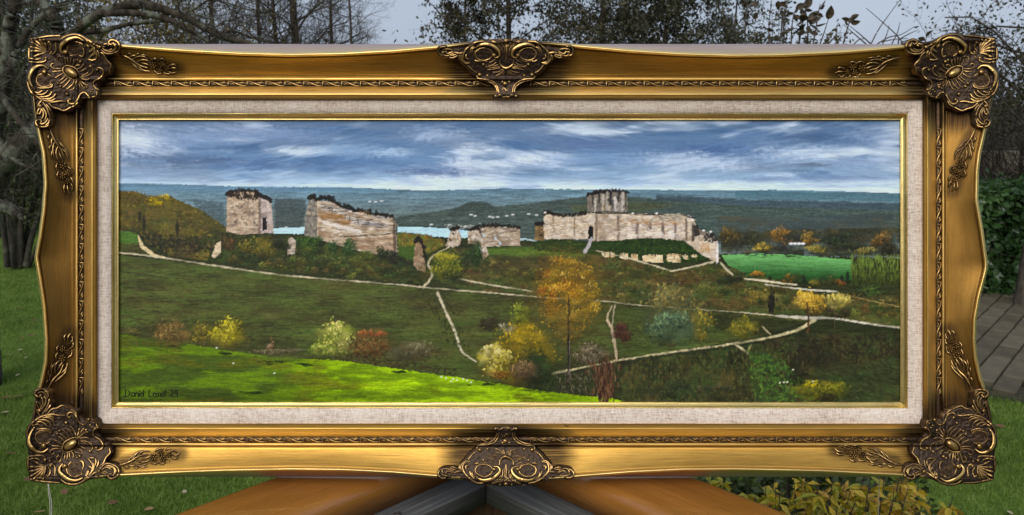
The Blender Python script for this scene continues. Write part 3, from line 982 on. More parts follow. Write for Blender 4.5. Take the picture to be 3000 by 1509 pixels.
def poly(pts, col, rag=3.0, alpha=1.0, vary=0.25, soft=0.0, rel=0.0, streak=0.0):
    p = np.asarray(pts, float)
    sl = win(p[:, 0].min() - rag - 2, p[:, 0].max() + rag + 2, p[:, 1].min() - rag - 2, p[:, 1].max() + rag + 2)
    if PX[sl].size == 0: return
    X = PX[sl] + rag * WOBX[sl]; Y = PY[sl] + rag * WOBY[sl]
    a = inside(p, X, Y).astype(float)
    if soft:
        k = int(soft)
        for _ in range(k):
            b = a.copy()
            b[1:-1] = (a[:-2] + 2 * a[1:-1] + a[2:]) / 4
            a = b.copy()
            a[:, 1:-1] = (b[:, :-2] + 2 * b[:, 1:-1] + b[:, 2:]) / 4
    v = 1 + vary * 2 * FINE[sl] + streak * 2 * STREAK[sl]
    col = np.asarray(col)
    cc = (col[sl] if col.ndim == 3 else col[None, None]) * v[..., None]
    PIC[sl] = PIC[sl] * (1 - alpha * a[..., None]) + np.clip(cc, 0, 1) * alpha * a[..., None]

def blob(cx, cy, rx, ry, col, alpha=0.7, wob=0.5, p=1.5):
    sl = win(cx - 2 * rx, cx + 2 * rx, cy - 2 * ry, cy + 2 * ry)
    if PX[sl].size == 0: return
    d = ((PX[sl] - cx) / rx + wob * WOBX[sl]) ** 2 + ((PY[sl] - cy) / ry + wob * (WOBY[sl] + 2.0 * STREAK[sl])) ** 2
    put(sl, col, alpha * np.exp(-d * p))

def daub(x, y, ln, wd, ang, col, a=0.9, rel=0.6):
    sl = win(x - ln - 1, x + ln + 1, y - ln - 1, y + ln + 1)
    if PX[sl].size == 0: return
    dx, dy = PX[sl] - x, PY[sl] - y
    c, s = math.cos(ang), math.sin(ang)
    q = ((dx * c + dy * s) / ln) ** 2 + ((-dx * s + dy * c) / wd) ** 2
    put(sl, col, a * np.clip(1.35 - q, 0, 1), rel)

def pick(cols):
    c = np.asarray(cols[int(prng.integers(len(cols)))]) * (0.75 + 0.5 * prng.random())
    return np.clip(c, 0, 1)

def bush(cx, cy, rx, ry, cols, n=120, size=3.5, dark=None, upright=0.5, shape=1.0):
    """a rounded bush: dark mass first, then daubs that lighten towards its top left"""
    if dark is not None:
        blob(cx, cy + 0.15 * ry, rx * 0.95, ry * 0.9, dark, 0.8, 0.6, 1.2)
    for _ in range(max(6, n // 9)):
        a = prng.random() * 2 * math.pi; r = math.sqrt(prng.random()) * 0.85
        y_ = math.sin(a) * r
        blob(cx + rx * r * math.cos(a), cy + ry * y_, rx * 0.26, ry * 0.24, np.clip(pick(cols) * (0.78 - 0.32 * y_), 0, 1), 0.55, 0.6, 1.2)
    nl = 7 if n < 300 else 14
    la = prng.random(nl) * 2 * math.pi; lr = np.sqrt(prng.random(nl)) * 0.78
    LX, LY = cx + rx * lr * np.cos(la), cy + ry * lr * np.sin(la)
    LB = 0.75 + 0.5 * prng.random(nl)
    for _ in range(int(n * 1.35)):
        li = int(prng.integers(nl))
        gx_, gy_ = prng.normal(), prng.normal()
        x, y = LX[li] + gx_ * rx * 0.24, LY[li] + gy_ * ry * 0.24
        k = (0.66 + 0.42 * (0.5 - 0.5 * (y - cy) / ry) - 0.20 * gy_ - 0.08 * gx_) * LB[li]
        k = min(max(k, 0.3), 1.5)
        c = np.clip(pick(cols) * k, 0, 1)
        ang = (math.pi / 2 + prng.normal() * 0.6) if prng.random() < upright else prng.random() * math.pi
        s_ = size * (0.4 + 0.75 * prng.random() ** 1.5)
        daub(x, y, s_, s_ * 0.45, ang, c, 0.45 + 0.4 * prng.random())

def scrub(pts, cols, n, ln=6, wd=2, ang=0.0, da=0.3, a=0.6):
    """daubs scattered inside a polygon"""
    p = np.asarray(pts, float)
    lo, hi = p.min(0), p.max(0)
    q = lo + prng.random((n * 3, 2)) * (hi - lo)
    q = q[inside(p, q[:, 0], q[:, 1])][:n]
    for x, y in q:
        daub(x, y, ln * (0.5 + prng.random()), wd * (0.6 + 0.7 * prng.random()), ang + prng.normal() * da, pick(cols), a)

def track(pts, wd, col, a=0.9, rag=0.8):
    p = spline(pts, 12 * len(pts))
    wds = np.interp(np.linspace(0, 1, len(p)), np.linspace(0, 1, len(np.atleast_1d(wd))), np.atleast_1d(wd))
    for (x, y), w in zip(p, wds):
        br = 0.35 + 0.65 * float(sm(0.28, 0.6, vnoise(np.array([x / 26.0]), np.array([y / 9.0]), 7))[0])
        daub(x + prng.normal() * rag * 0.7, y + prng.normal() * rag * 0.5, 8, w * (0.22 + 0.26 * prng.random()), 0.12 + prng.normal() * 0.05, np.clip(np.asarray(col) * (0.62 + 0.5 * prng.random()), 0, 1), a * br, 0.8)

def seg_track(pts, wd, col, a=0.9):
    """the same, following the line's own direction"""
    p = spline(pts, 14 * len(pts))
    t = np.gradient(p, axis=0)
    wds = np.interp(np.linspace(0, 1, len(p)), np.linspace(0, 1, len(np.atleast_1d(wd))), np.atleast_1d(wd))
    for (x, y), (tx, ty), w in zip(p, t, wds):
        br = 0.45 + 0.55 * float(sm(0.28, 0.6, vnoise(np.array([x / 14.0]), np.array([y / 14.0]), 8))[0])
        daub(x + prng.normal() * 0.8, y + prng.normal() * 0.6, 5.5, w * (0.30 + 0.25 * prng.random()), math.atan2(ty, tx), np.clip(np.asarray(col) * (0.6 + 0.55 * prng.random()), 0, 1), a * br, 0.8)

def tone(pts, cols, n, rx=14, ry=7, a=0.5):
    """large soft patches of colour inside a polygon, under the daubs"""
    p = np.asarray(pts, float)
    lo, hi = p.min(0), p.max(0)
    q = lo + prng.random((n * 3, 2)) * (hi - lo)
    q = q[inside(p, q[:, 0], q[:, 1])][:n]
    M_ = None
    for x, y in q:
        s_ = 0.5 + prng.random()
        sl = win(x - 2 * rx * s_, x + 2 * rx * s_, y - 2 * ry * s_, y + 2 * ry * s_)
        if PX[sl].size == 0: continue
        d = ((PX[sl] - x) / (rx * s_) + 0.8 * WOBX[sl]) ** 2 + ((PY[sl] - y) / (ry * s_) + 0.8 * WOBY[sl]) ** 2
        m = inside(p, PX[sl], PY[sl])
        put(sl, pick(cols), a * np.exp(-1.3 * d) * m)

# --- sky
t = np.clip((PY - 302) / 172, 0, 1)[..., None]
sky_top, sky_mid, sky_low = C(100, 122, 152), C(118, 146, 180), C(176, 197, 216)
PIC[:] = np.where(t < 0.6, sky_top + (sky_mid - sky_top) * (t / 0.6), sky_mid + (sky_low - sky_mid) * ((t - 0.6) / 0.4))
wx, wy = 60 * (fbm(PX / 160, PY / 50, 75, 3) - 0.5), 26 * (fbm(PX / 140, PY / 40, 76, 3) - 0.5)
n1 = fbm((PX + wx) / 150, (PY + wy) / 30 + 0.0006 * PX, 81, 3)
n2 = fbm((PX - wx) / 110 + 4, (PY - wy) / 22, 91, 3)
n3 = fbm((PX + wx) / 240 + 9, (PY + wy) / 60, 101, 3)
PIC += (sm(0.5, 0.78, n1)[..., None] * (C(202, 214, 226) - PIC)) * 0.85
PIC += (sm(0.52, 0.75, n2)[..., None] * (C(76, 110, 152) - PIC)) * 0.5
PIC += (sm(0.55, 0.8, n3)[..., None] * (C(122, 134, 154) - PIC)) * 0.4
for cx, cy, rx, ry, c, a in (
        (340, 360, 75, 40, (205, 214, 228), .8), (420, 345, 90, 22, (165, 180, 205), .6), (620, 328, 90, 20, (165, 178, 205), .6), (1165, 404, 34, 40, (208, 218, 232), .85), (1170, 432, 18, 20, (215, 224, 236), .8),
        (1335, 402, 70, 13, (214, 222, 234), .85), (1430, 398, 60, 12, (170, 190, 215), .6), (1710, 402, 100, 18, (206, 216, 230), .8), (2014, 389, 110, 20, (200, 212, 226), .8), (1965, 437, 48, 11, (196, 210, 228), .75),
        (1800, 412, 90, 15, (200, 212, 228), .7), (2199, 345, 60, 24, (168, 184, 210), .6), (2190, 410, 80, 20, (178, 192, 216), .6), (1092, 340, 62, 18, (180, 194, 216), .7), (981, 384, 56, 11, (185, 204, 224), .7),
        (870, 378, 80, 12, (160, 186, 214), .5), (740, 340, 80, 16, (150, 168, 198), .5), (1560, 400, 120, 16, (140, 164, 196), .5), (560, 352, 110, 14, (140, 160, 192), .5),
        (497, 406, 140, 15, (72, 88, 122), .75), (400, 392, 60, 8, (95, 110, 140), .6), (611, 372, 64, 10, (60, 92, 134), .7), (654, 414, 85, 12, (58, 92, 146), .75), (1080, 430, 120, 12, (56, 84, 142), .85),
        (1243, 364, 130, 13, (70, 104, 148), .7), (1329, 432, 90, 11, (84, 118, 158), .7), (1795, 374, 96, 14, (58, 88, 146), .8), (2028, 346, 90, 18, (84, 104, 138), .75), (2037, 414, 54, 6, (98, 106, 124), .75),
        (1990, 428, 60, 6, (66, 98, 132), .6), (1640, 372, 100, 14, (92, 120, 158), .6), (900, 405, 110, 12, (72, 108, 158), .6), (1480, 360, 90, 18, (94, 112, 160), .6), (1950, 452, 140, 7, (90, 112, 158), .6),
        (820, 420, 120, 10, (70, 104, 154), .6), (2170, 447, 90, 6, (104, 112, 160), .6), (760, 366, 70, 12, (80, 110, 150), .5), (1880, 340, 80, 14, (92, 122, 162), .5), (300, 430, 90, 12, (150, 172, 200), .5)):
    blob(cx, cy, rx, ry, C(*c), a * (0.72 if c[0] < 120 else 0.9), 0.75, 1.1)
low = sm(442, 470, PY)[..., None] * (0.35 + 0.65 * sm(0.3, 0.6, fbm(PX / 120, PY / 5, 111, 4)))[..., None]
PIC += low * (C(200, 214, 228) - PIC) * 0.8
for k_ in range(3200):                     # long dragged brush marks that smear the wet clouds
    x, y = 296 + prng.random() * 1975, 300 + prng.random() * 170
    i, j = int((y - gy[0]) / stepy), int((x - gx[0]) / stepx)
    base = PIC[min(i, NY - 1), min(max(j, 0), NX - 1)] * (0.9 + 0.2 * prng.random())
    ang = 0.22 * math.sin(x / 170 + y / 60) * (1 - max(0, (y - 420) / 60)) + prng.normal() * 0.06
    daub(x, y, 14 + 34 * prng.random(), 1.2 + 2.6 * prng.random(), ang, np.clip(base, 0, 1), 0.38, 0.4)

# --- far hills, river
far = [(290, 461), (420, 463), (560, 468), (650, 470), (860, 471), (1000, 477), (1110, 479), (1260, 474), (1400, 476), (1580, 477), (1780, 479), (1950, 478), (2100, 481), (2280, 487)]
hc = C(108, 136, 152)[None, None] * np.ones_like(PIC)
k = sm(470, 560, PY)[..., None]
hc = hc * (1 - k) + C(104, 120, 118) * k
tone_n = fbm(PX / 60, PY / 12, 171, 4)[..., None]
hc = hc * (0.82 + 0.36 * tone_n)
poly(far + [(2285, 660), (280, 660)], hc, 1.0, 1.0, 0.12, 0, streak=0.25)
poly([(290, 461), (560, 468), (860, 471), (1000, 478), (1000, 484), (600, 482), (290, 476)], C(110, 140, 165), 1.5, 0.5, 0.1, 2)
poly([(1850, 480), (2280, 488), (2280, 508), (1850, 500)], C(86, 120, 132), 1.5, 0.8, 0.1, 1)
poly([(1650, 490), (1900, 503), (2040, 506), (2280, 512), (2280, 580), (1650, 570)], C(70, 87, 96), 2, 0.9, 0.15, 2, streak=0.15)
mid = [(990, 548), (1080, 534), (1150, 522), (1185, 508), (1215, 506), (1245, 520), (1330, 512), (1420, 500), (1500, 492), (1590, 496), (1690, 503), (1790, 512), (1900, 520), (2280, 530), (2280, 610), (990, 610)]
poly(mid, C(76, 91, 86), 2, 0.95, 0.2, 1, streak=0.25)
poly([(1430, 515), (1600, 508), (1700, 514), (1620, 535), (1440, 535)], C(88, 92, 60), 3, 0.6, 0.2, 2)
poly([(1140, 525), (1190, 507), (1225, 510), (1260, 530), (1200, 545), (1120, 545)], C(66, 80, 76), 2, 0.7, 0.2, 1)
poly([(480, 500), (560, 510), (570, 580), (540, 580)], C(74, 92, 100), 4, 0.7, 0.2, 3)
poly([(690, 500), (770, 500), (765, 575), (690, 575)], C(66, 76, 76), 4, 0.75, 0.25, 2)
scrub([(450, 500), (570, 510), (570, 560), (540, 565)], [C(120, 135, 145), C(95, 112, 120)], 60, 3, 1, 0, 0.3, 0.6)
scrub([(1010, 545), (1340, 515), (1340, 590), (1010, 575)], [C(76, 90, 84), C(96, 108, 102), C(68, 78, 74)], 260, 7, 1.6, 0, 0.2, 0.6)
for x, y in ((1185, 540), (1195, 543), (1232, 545), (1240, 547), (1252, 546), (1275, 543), (1290, 540), (1140, 570), (1155, 573), (1170, 570), (1185, 574), (1200, 572), (1130, 566), (1215, 573), (1085, 565), (1330, 538), (1350, 541), (930, 507), (945, 508), (960, 506), (720, 572)):
    daub(x, y, 5, 2.2, 0, C(196, 200, 198), 0.8)
for x in np.linspace(1120, 1225, 36):
    daub(x, 570 + prng.normal() * 3, 3.5, 1.6, 0, C(160, 160, 152) * (0.6 + 0.5 * prng.random()), 0.7)
poly([(686, 574), (770, 571), (770, 590), (690, 588)], C(172, 200, 220), 1.0, 1, 0.06)
poly([(1000, 570), (1080, 572), (1160, 578), (1195, 582), (1180, 606), (1130, 604), (1070, 590), (1000, 584)], C(168, 198, 220), 1.2, 1, 0.08)
poly([(1305, 598), (1350, 604), (1350, 614), (1308, 612)], C(165, 185, 190), 1, 0.9, 0.08)

# --- slopes under the castle
base = [(285, 585), (560, 582), (700, 588), (1000, 590), (1340, 606), (1820, 640), (2285, 650), (2285, 1020), (285, 1020)]
poly(base, C(56, 62, 38), 3, 1, 0.3, 0, streak=0.3)
slope = [(285, 640), (480, 662), (800, 702), (1150, 732), (1510, 760), (1900, 792), (2060, 800), (1900, 850), (1560, 905), (1400, 940), (1380, 980), (1200, 960), (285, 860)]
sc_ = fbm(PX / 120, PY / 40, 121, 4)[..., None]
g0, g1, g2 = C(66, 70, 40), C(80, 92, 48), C(88, 86, 48)
slc = g0 + (g1 - g0) * sm(0.35, 0.6, sc_) + (g2 - g1) * sm(0.62, 0.8, sc_) * 0.8
poly(slope, slc, 2, 1, 0.22, 0, streak=0.35)
tone(slope, [C(68, 74, 40), C(86, 98, 48), C(94, 92, 50), C(60, 60, 38), C(82, 104, 50), C(76, 70, 44)], 300, 46, 9, 0.5)
scrub(slope, [C(68, 76, 42), C(84, 96, 50), C(94, 92, 50), C(58, 60, 38), C(92, 106, 54)], 1500, 11, 1.4, 0.05, 0.15, 0.4)
scrub([(290, 650), (480, 670), (500, 760), (420, 830), (290, 830)], [C(70, 62, 40), C(60, 54, 36), C(80, 68, 44)], 260, 12, 1.6, 0.05, 0.15, 0.45)
poly([(1500, 770), (1700, 780), (1880, 798), (1990, 806), (1900, 838), (1700, 872), (1560, 895), (1545, 850)], C(70, 82, 42), 4, 0.7, 0.3, 3, streak=0.3)
poly([(1780, 790), (1960, 800), (2030, 812), (1960, 838), (1890, 845), (1800, 830)], C(44, 46, 32), 5, 0.7, 0.3, 4)
poly([(2060, 805), (2280, 830), (2280, 1015), (1560, 1015), (1560, 912), (1850, 870), (2020, 832)], C(50, 56, 34), 3, 1, 0.3, 0, streak=0.2)

# --- bright meadow in front
mead = [(285, 840), (420, 856), (560, 880), (700, 900), (850, 906), (1000, 928), (1200, 957), (1400, 988), (1550, 1004), (1620, 1020), (285, 1020)]
mk = sm(620, 1050, PX + 60 * WOBX)[..., None]
mn = fbm(PX / 90, PY / 22, 131, 5)[..., None]
mc = (C(78, 98, 36) + (C(100, 128, 34) - C(78, 98, 36)) * sm(0.4, 0.65, mn)) * (1 - mk) + (C(116, 146, 22) + (C(152, 186, 22) - C(116, 146, 22)) * sm(0.4, 0.65, mn)) * mk
mc = mc + (C(112, 108, 36) - mc) * (sm(0.56, 0.75, fbm(PX / 110 + 5, PY / 26, 141, 4))[..., None] * 0.55)
mc = mc * (1 - 0.35 * sm(960, 1012, PY)[..., None] * (1 - 0.6 * mk)) * (0.86 + 0.14 * sm(420, 900, PX)[..., None])
poly(mead, mc, 2, 1, 0.14, 0, streak=0.2)
for _ in range(900):
    x = 300 + prng.random() * 1250
    y0 = np.interp(x, [300, 560, 850, 1200, 1550], [845, 882, 910, 960, 1004])
    y = y0 + 4 + prng.random() * (1012 - y0)
    i, j = int((y - gy[0]) / stepy), int((x - gx[0]) / stepx)
    b_ = PIC[min(i, NY - 1), min(j, NX - 1)] * (0.7 + 0.6 * prng.random())
    daub(x, y, 8 + 12 * prng.random(), 1.4, 0.1 + prng.normal() * 0.1, np.clip(b_, 0, 1), 0.45)
for x, y, rx, ry in ((435, 871, 20, 4), (560, 889, 28, 4), (700, 912, 44, 6), (775, 917, 26, 4), (1215, 967, 30, 4), (640, 988, 22, 3), (1010, 935, 22, 4)):
    for _ in range(14): daub(x + prng.normal() * rx * 0.5, y + prng.normal() * ry * 0.4, 7, 2, 0.1, C(38, 56, 24), 0.7)
for x, y in ((545, 875), (587, 914), (690, 939), (1110, 948), (1122, 951), (1140, 953), (1150, 956), (1165, 953), (1175, 957), (1135, 960), (1185, 962), (1505, 996)):
    daub(x, y, 2.6, 2.0, 0, C(215, 220, 205), 0.9)

# --- wooded hill at the left, bushes below the ruins
hill = [(285, 478), (340, 483), (370, 492), (430, 494), (470, 512), (520, 538), (560, 566), (600, 588), (640, 602), (700, 618), (640, 662), (520, 655), (430, 645), (375, 618), (345, 586), (285, 580)]
hk = sm(520, 620, PY)[..., None]
poly(hill, (C(98, 88, 42) * (1 - hk) + C(42, 46, 36) * hk), 5, 1, 0.4)
tone(hill, [C(104, 92, 44), C(86, 86, 42), C(74, 84, 44), C(100, 80, 48), C(54, 58, 40), C(116, 108, 46)], 110, 18, 10, 0.6)
scrub(hill, [C(100, 86, 44), C(86, 86, 42), C(76, 88, 44), C(108, 86, 52), C(58, 62, 40), C(116, 104, 50), C(82, 66, 44)], 620, 4.5, 1.8, 0.8, 0.8, 0.7)
scrub([(345, 590), (430, 590), (560, 600), (640, 620), (620, 655), (500, 648), (400, 625)], [C(38, 42, 34), C(46, 50, 36), C(58, 52, 38), C(74, 66, 44)], 320, 5, 2, 0.6, 0.7, 0.75)
bush(400, 503, 34, 16, [C(176, 156, 34), C(158, 134, 34), C(134, 118, 38)], 90, 4)
bush(335, 498, 40, 16, [C(112, 86, 46), C(98, 92, 44)], 70, 4)
for x, y, h in ((362, 560, 22), (446, 575, 20), (352, 545, 14)): daub(x, y, h, 5, math.pi / 2, C(34, 38, 34), 0.8)
poly([(285, 583), (330, 583), (348, 590), (352, 612), (300, 634), (285, 634)], C(76, 108, 48), 2, 1, 0.2, 1)
poly([(285, 612), (352, 612), (395, 640), (300, 634)], C(78, 76, 44), 2, 0.8, 0.2, 1)
under = [(560, 586), (690, 590), (760, 592), (800, 606), (900, 632), (1000, 646), (1070, 660), (1085, 690), (1070, 715), (900, 700), (700, 684), (520, 656)]
poly(under, C(52, 62, 36), 4, 1, 0.4)
tone(under, [C(58, 72, 38), C(40, 46, 32), C(92, 86, 42), C(76, 92, 46), C(34, 40, 30), C(72, 60, 40)], 150, 16, 9, 0.7)
scrub(under, [C(62, 68, 38), C(44, 50, 34), C(84, 80, 42), C(72, 84, 44), C(36, 42, 32)], 620, 4.5, 1.8, 0.9, 0.8, 0.75)
bush(655, 622, 52, 26, [C(112, 100, 44), C(92, 90, 42), C(126, 112, 46)], 150, 4)
bush(575, 612, 20, 22, [C(88, 64, 46), C(104, 78, 46)], 50, 4)
bush(770, 612, 26, 22, [C(58, 84, 42), C(76, 102, 48)], 90, 4); bush(835, 636, 34, 20, [C(70, 90, 44), C(92, 98, 48)], 90, 4)
bush(880, 628, 18, 18, [C(48, 70, 40), C(66, 90, 48)], 60, 4, C(36, 48, 30)); bush(930, 650, 44, 16, [C(72, 80, 44), C(94, 92, 50)], 90, 4)
bush(720, 660, 50, 16, [C(74, 76, 42), C(88, 78, 46)], 90, 4); bush(1000, 680, 60, 22, [C(78, 70, 42), C(62, 76, 42)], 120, 4.5)
poly([(1000, 585), (1070, 590), (1120, 606), (1120, 618), (1075, 640), (1000, 640)], C(96, 96, 46), 3, 1, 0.3, 1)
scrub([(1000, 583), (1070, 590), (1120, 606), (1115, 618), (1060, 640), (1000, 625)], [C(140, 118, 46), C(112, 110, 50), C(96, 112, 50), C(130, 90, 44)], 150, 5, 1.6, 1.5, 0.4, 0.7)
poly([(1000, 622), (1040, 618), (1075, 640), (1060, 660), (1000, 645)], C(66, 92, 40), 2, 0.9, 0.2, 1)
ridge = [(1120, 625), (1340, 622), (1480, 632), (1600, 655), (1700, 684), (1800, 660), (1900, 690), (2060, 735), (2280, 745), (2280, 826), (2050, 795), (1780, 780), (1510, 757), (1340, 745), (1160, 728), (1085, 700)]
poly(ridge, C(72, 84, 46), 3, 1, 0.35, 0, streak=0.2)
tone(ridge, [C(64, 74, 40), C(96, 82, 46), C(48, 58, 36), C(104, 92, 54), C(78, 96, 48), C(40, 46, 34), C(92, 62, 44), C(120, 108, 64)], 260, 24, 9, 0.65)
scrub(ridge, [C(70, 78, 42), C(88, 80, 44), C(54, 62, 38), C(98, 84, 48), C(76, 92, 46), C(44, 50, 34), C(88, 72, 46), C(112, 100, 60)], 1500, 6, 2, 0.3, 0.8, 0.65)
poly([(1225, 623), (1345, 620), (1480, 630), (1470, 646), (1300, 644), (1225, 640)], C(86, 112, 48), 2, 0.7, 0.2, 2, streak=0.3)
poly([(1240, 640), (1400, 650), (1400, 700), (1240, 690)], C(64, 60, 40), 4, 0.6, 0.3, 3)

# --- ruins
ST = [C(184, 170, 150), C(162, 142, 120), C(198, 188, 172), C(142, 118, 92), C(128, 116, 104), C(210, 202, 192)]
def stone(pts, col, n, ln=5, wd=1.4, cols=ST, top=None, ang=0.0, fuzz=3.0):
    poly(pts, col, 1.2, 1, 0.25)
    ar = np.ptp(np.asarray(pts, float), axis=0)
    tone(pts, list(cols) + [np.asarray(col) * 0.62, np.clip(np.asarray(col) * 1.3, 0, 0.9)], int(12 + ar[0] * ar[1] / 90), 9, 4, 0.6)
    scrub(pts, cols, n, ln, wd, ang, 0.15, 0.65)
    if top:
        for x, y in spline(top, 8 * len(top)):
            hb = fuzz * float(vnoise(np.array([x / 7.0]), np.array([3.0]), 12)[0])
            for _k in range(2):
                daub(x + prng.normal() * 1.6, y - hb + prng.normal() * 1.8, 3.2 + prng.random() * 2.4, 2.6, prng.random() * 3, C(44, 39, 36) * (0.6 + 0.6 * prng.random()), 0.9, 0.9)
DARKD = [C(52, 46, 42), C(70, 62, 56)]
stone([(571, 492), (580, 483), (640, 481), (652, 490), (652, 588), (600, 590), (570, 582)], C(166, 148, 128), 150, 4, 1.5, [C(178, 160, 138), C(150, 128, 106), C(192, 178, 160), C(122, 106, 94)],
      [(572, 492), (582, 484), (610, 482), (642, 484), (652, 492)])
for _ in range(90):
    x = 573 + 76 * prng.random()
    daub(x, 485 + 9 * prng.random() + 8 * prng.random() * (x > 590), 4.5, 2.2, 1.5 + prng.normal() * 0.5, C(64, 48, 40) * (0.6 + 0.6 * prng.random()), 0.85, 0.9)
for _ in range(46): daub(575 + 74 * prng.random(), 505 + 78 * prng.random(), 4.5, 2.2, prng.random() * 3, pick([C(104, 90, 84), C(186, 170, 156), C(122, 106, 98), C(172, 140, 106)]), 0.6, 0.9)
for _ in range(26): daub(654 + 28 * prng.random(), 500 + 7 * prng.random(), 4, 2, 1.5, C(70, 54, 46), 0.8, 0.9)
stone([(652, 492), (668, 497), (682, 505), (688, 585), (652, 588)], C(166, 152, 146), 60, 4, 1.5, [C(176, 164, 158), C(150, 132, 120), C(190, 180, 176)], [(652, 492), (668, 497), (682, 506)])
poly([(659, 548), (670, 546), (671, 578), (661, 580)], C(46, 40, 44), 0.8, 1, 0.1)
poly([(650, 500), (656, 500), (657, 588), (650, 588)], C(96, 78, 66), 1.5, 0.7, 0.2, 1)
stone([(768, 545), (779, 498), (790, 494), (798, 505), (797, 598), (765, 592)], C(128, 122, 112), 70, 4, 1.5, [C(150, 142, 130), C(108, 104, 98), C(170, 158, 140), C(84, 82, 80)], [(776, 500), (788, 493), (797, 505)], 1.5)
stone([(797, 505), (835, 508), (862, 522), (915, 535), (988, 546), (997, 562), (999, 644), (958, 642), (880, 626), (797, 600)], C(172, 154, 132), 260, 8, 1.4, ST,
      [(797, 503), (815, 498), (838, 507), (862, 520), (890, 530), (915, 534), (950, 541), (988, 545)], 0.08)
upper = [(799, 507), (835, 510), (862, 524), (915, 537), (988, 548), (995, 575), (900, 566), (830, 548), (799, 530)]
tone([(768, 548), (800, 540), (797, 598), (766, 590)], [C(112, 108, 104), C(150, 142, 128), C(90, 88, 88)], 14, 7, 9, 0.6)
tone(upper, [C(168, 162, 158), C(150, 148, 150), C(188, 180, 172), C(140, 130, 122)], 46, 16, 4, 0.75)
tone([(800, 532), (860, 540), (890, 562), (860, 576), (805, 548)], [C(160, 118, 70), C(142, 106, 64)], 22, 12, 5, 0.8)
tone([(800, 575), (900, 600), (996, 592), (998, 642), (880, 624), (800, 598)], [C(150, 120, 94), C(134, 108, 88), C(168, 142, 116)], 46, 14, 4, 0.7)
for _ in range(70):
    x = 870 + 122 * prng.random(); daub(x, 545 + 42 * prng.random(), 10, 0.8, 0.06, pick([C(84, 74, 66), C(198, 188, 176), C(112, 98, 86)]), 0.75, 0.8)
for _ in range(40):
    x = 800 + 120 * prng.random(); daub(x, 512 + 0.22 * (x - 800) + 16 * prng.random(), 8, 0.8, 0.1, pick([C(88, 82, 80), C(206, 198, 190)]), 0.7, 0.8)
for x, y in ((812, 498), (824, 494), (834, 500), (868, 518), (880, 522), (896, 528), (930, 534), (950, 537), (970, 541)):
    for _k in range(10): daub(x + prng.normal() * 5, y + prng.normal() * 3, 4, 2.6, prng.random() * 3, C(34, 36, 34) * (0.7 + 0.6 * prng.random()), 0.9, 0.9)
for _ in range(60):
    u = prng.random(); daub(806 + 100 * u, 558 + 26 * u + prng.normal() * 3, 9, 2, 0.3, C(206, 196, 188) * (0.85 + 0.2 * prng.random()), 0.7)
for _ in range(40): daub(805 + 130 * prng.random(), 545 + prng.normal() * 6, 9, 1.8, 0.15, C(146, 112, 72), 0.55)
for x, y in ((868, 545), (880, 549), (900, 556), (926, 558), (836, 528)): daub(x, y, 7, 1.3, 1.5, C(60, 54, 52), 0.75)
track([(860, 596), (920, 592), (990, 588)], 2, C(70, 60, 52), 0.7)
poly([(988, 548), (997, 562), (999, 644), (990, 642)], C(60, 54, 48), 1.5, 0.7, 0.3, 1)
stone([(1050, 601), (1062, 614), (1072, 686), (1056, 680), (1040, 668), (1042, 630)], C(124, 102, 80), 40, 4, 1.5, [C(140, 118, 94), C(96, 78, 64), C(160, 142, 120)], [(1046, 610), (1052, 600), (1064, 618), (1071, 650)], 1.4)
stone([(1124, 612), (1134, 578), (1152, 574), (1160, 596), (1158, 616), (1140, 622), (1120, 618)], C(152, 136, 120), 46, 4, 1.5, ST, [(1134, 577), (1152, 574)], 1.2)
for x, y in ((1140, 588), (1133, 603), (1160, 615)): daub(x, y, 4, 2.6, 0.6, C(40, 36, 34), 0.85)
stone([(1178, 580), (1203, 574), (1216, 600), (1230, 642), (1216, 652), (1196, 614), (1176, 612)], C(142, 122, 102), 60, 4, 1.5, ST, [(1180, 580), (1203, 574), (1214, 592)], 1.2)
stone([(1206, 571), (1308, 571), (1309, 618), (1222, 620)], C(140, 124, 108), 90, 5, 1.4, ST, [(1200, 570), (1250, 568), (1308, 572)])
for x, y in ((1216, 592), (1247, 600), (1258, 612)): daub(x, y, 5, 3, 1.2, C(170, 190, 200), 0.85)
stone([(725, 600), (735, 596), (744, 606), (742, 640), (722, 640)], C(132, 120, 108), 26, 4, 1.5, ST)
stone([(545, 612), (556, 606), (556, 634), (540, 650), (532, 645)], C(190, 174, 148), 18, 4, 1.5, [C(206, 190, 164), C(170, 150, 120)])
for cx, cy, rx, ry, cs in ((785, 620, 30, 30, [C(60, 88, 40), C(48, 72, 36), C(78, 106, 46)]), (838, 628, 12, 20, [C(44, 66, 38), C(58, 84, 44)]), (880, 622, 20, 22, [C(52, 80, 44), C(68, 98, 54)]), (920, 642, 30, 12, [C(70, 84, 44), C(96, 104, 52)]),
                           (965, 640, 18, 18, [C(40, 50, 34), C(54, 66, 40)]), (990, 648, 16, 14, [C(34, 40, 32), C(60, 60, 46)]), (700, 610, 18, 14, [C(62, 64, 46), C(48, 54, 40)]), (830, 652, 40, 14, [C(64, 82, 44), C(86, 92, 50)])):
    bush(cx, cy, rx, ry, cs, 110, 4.2, cs[1] * 0.6)
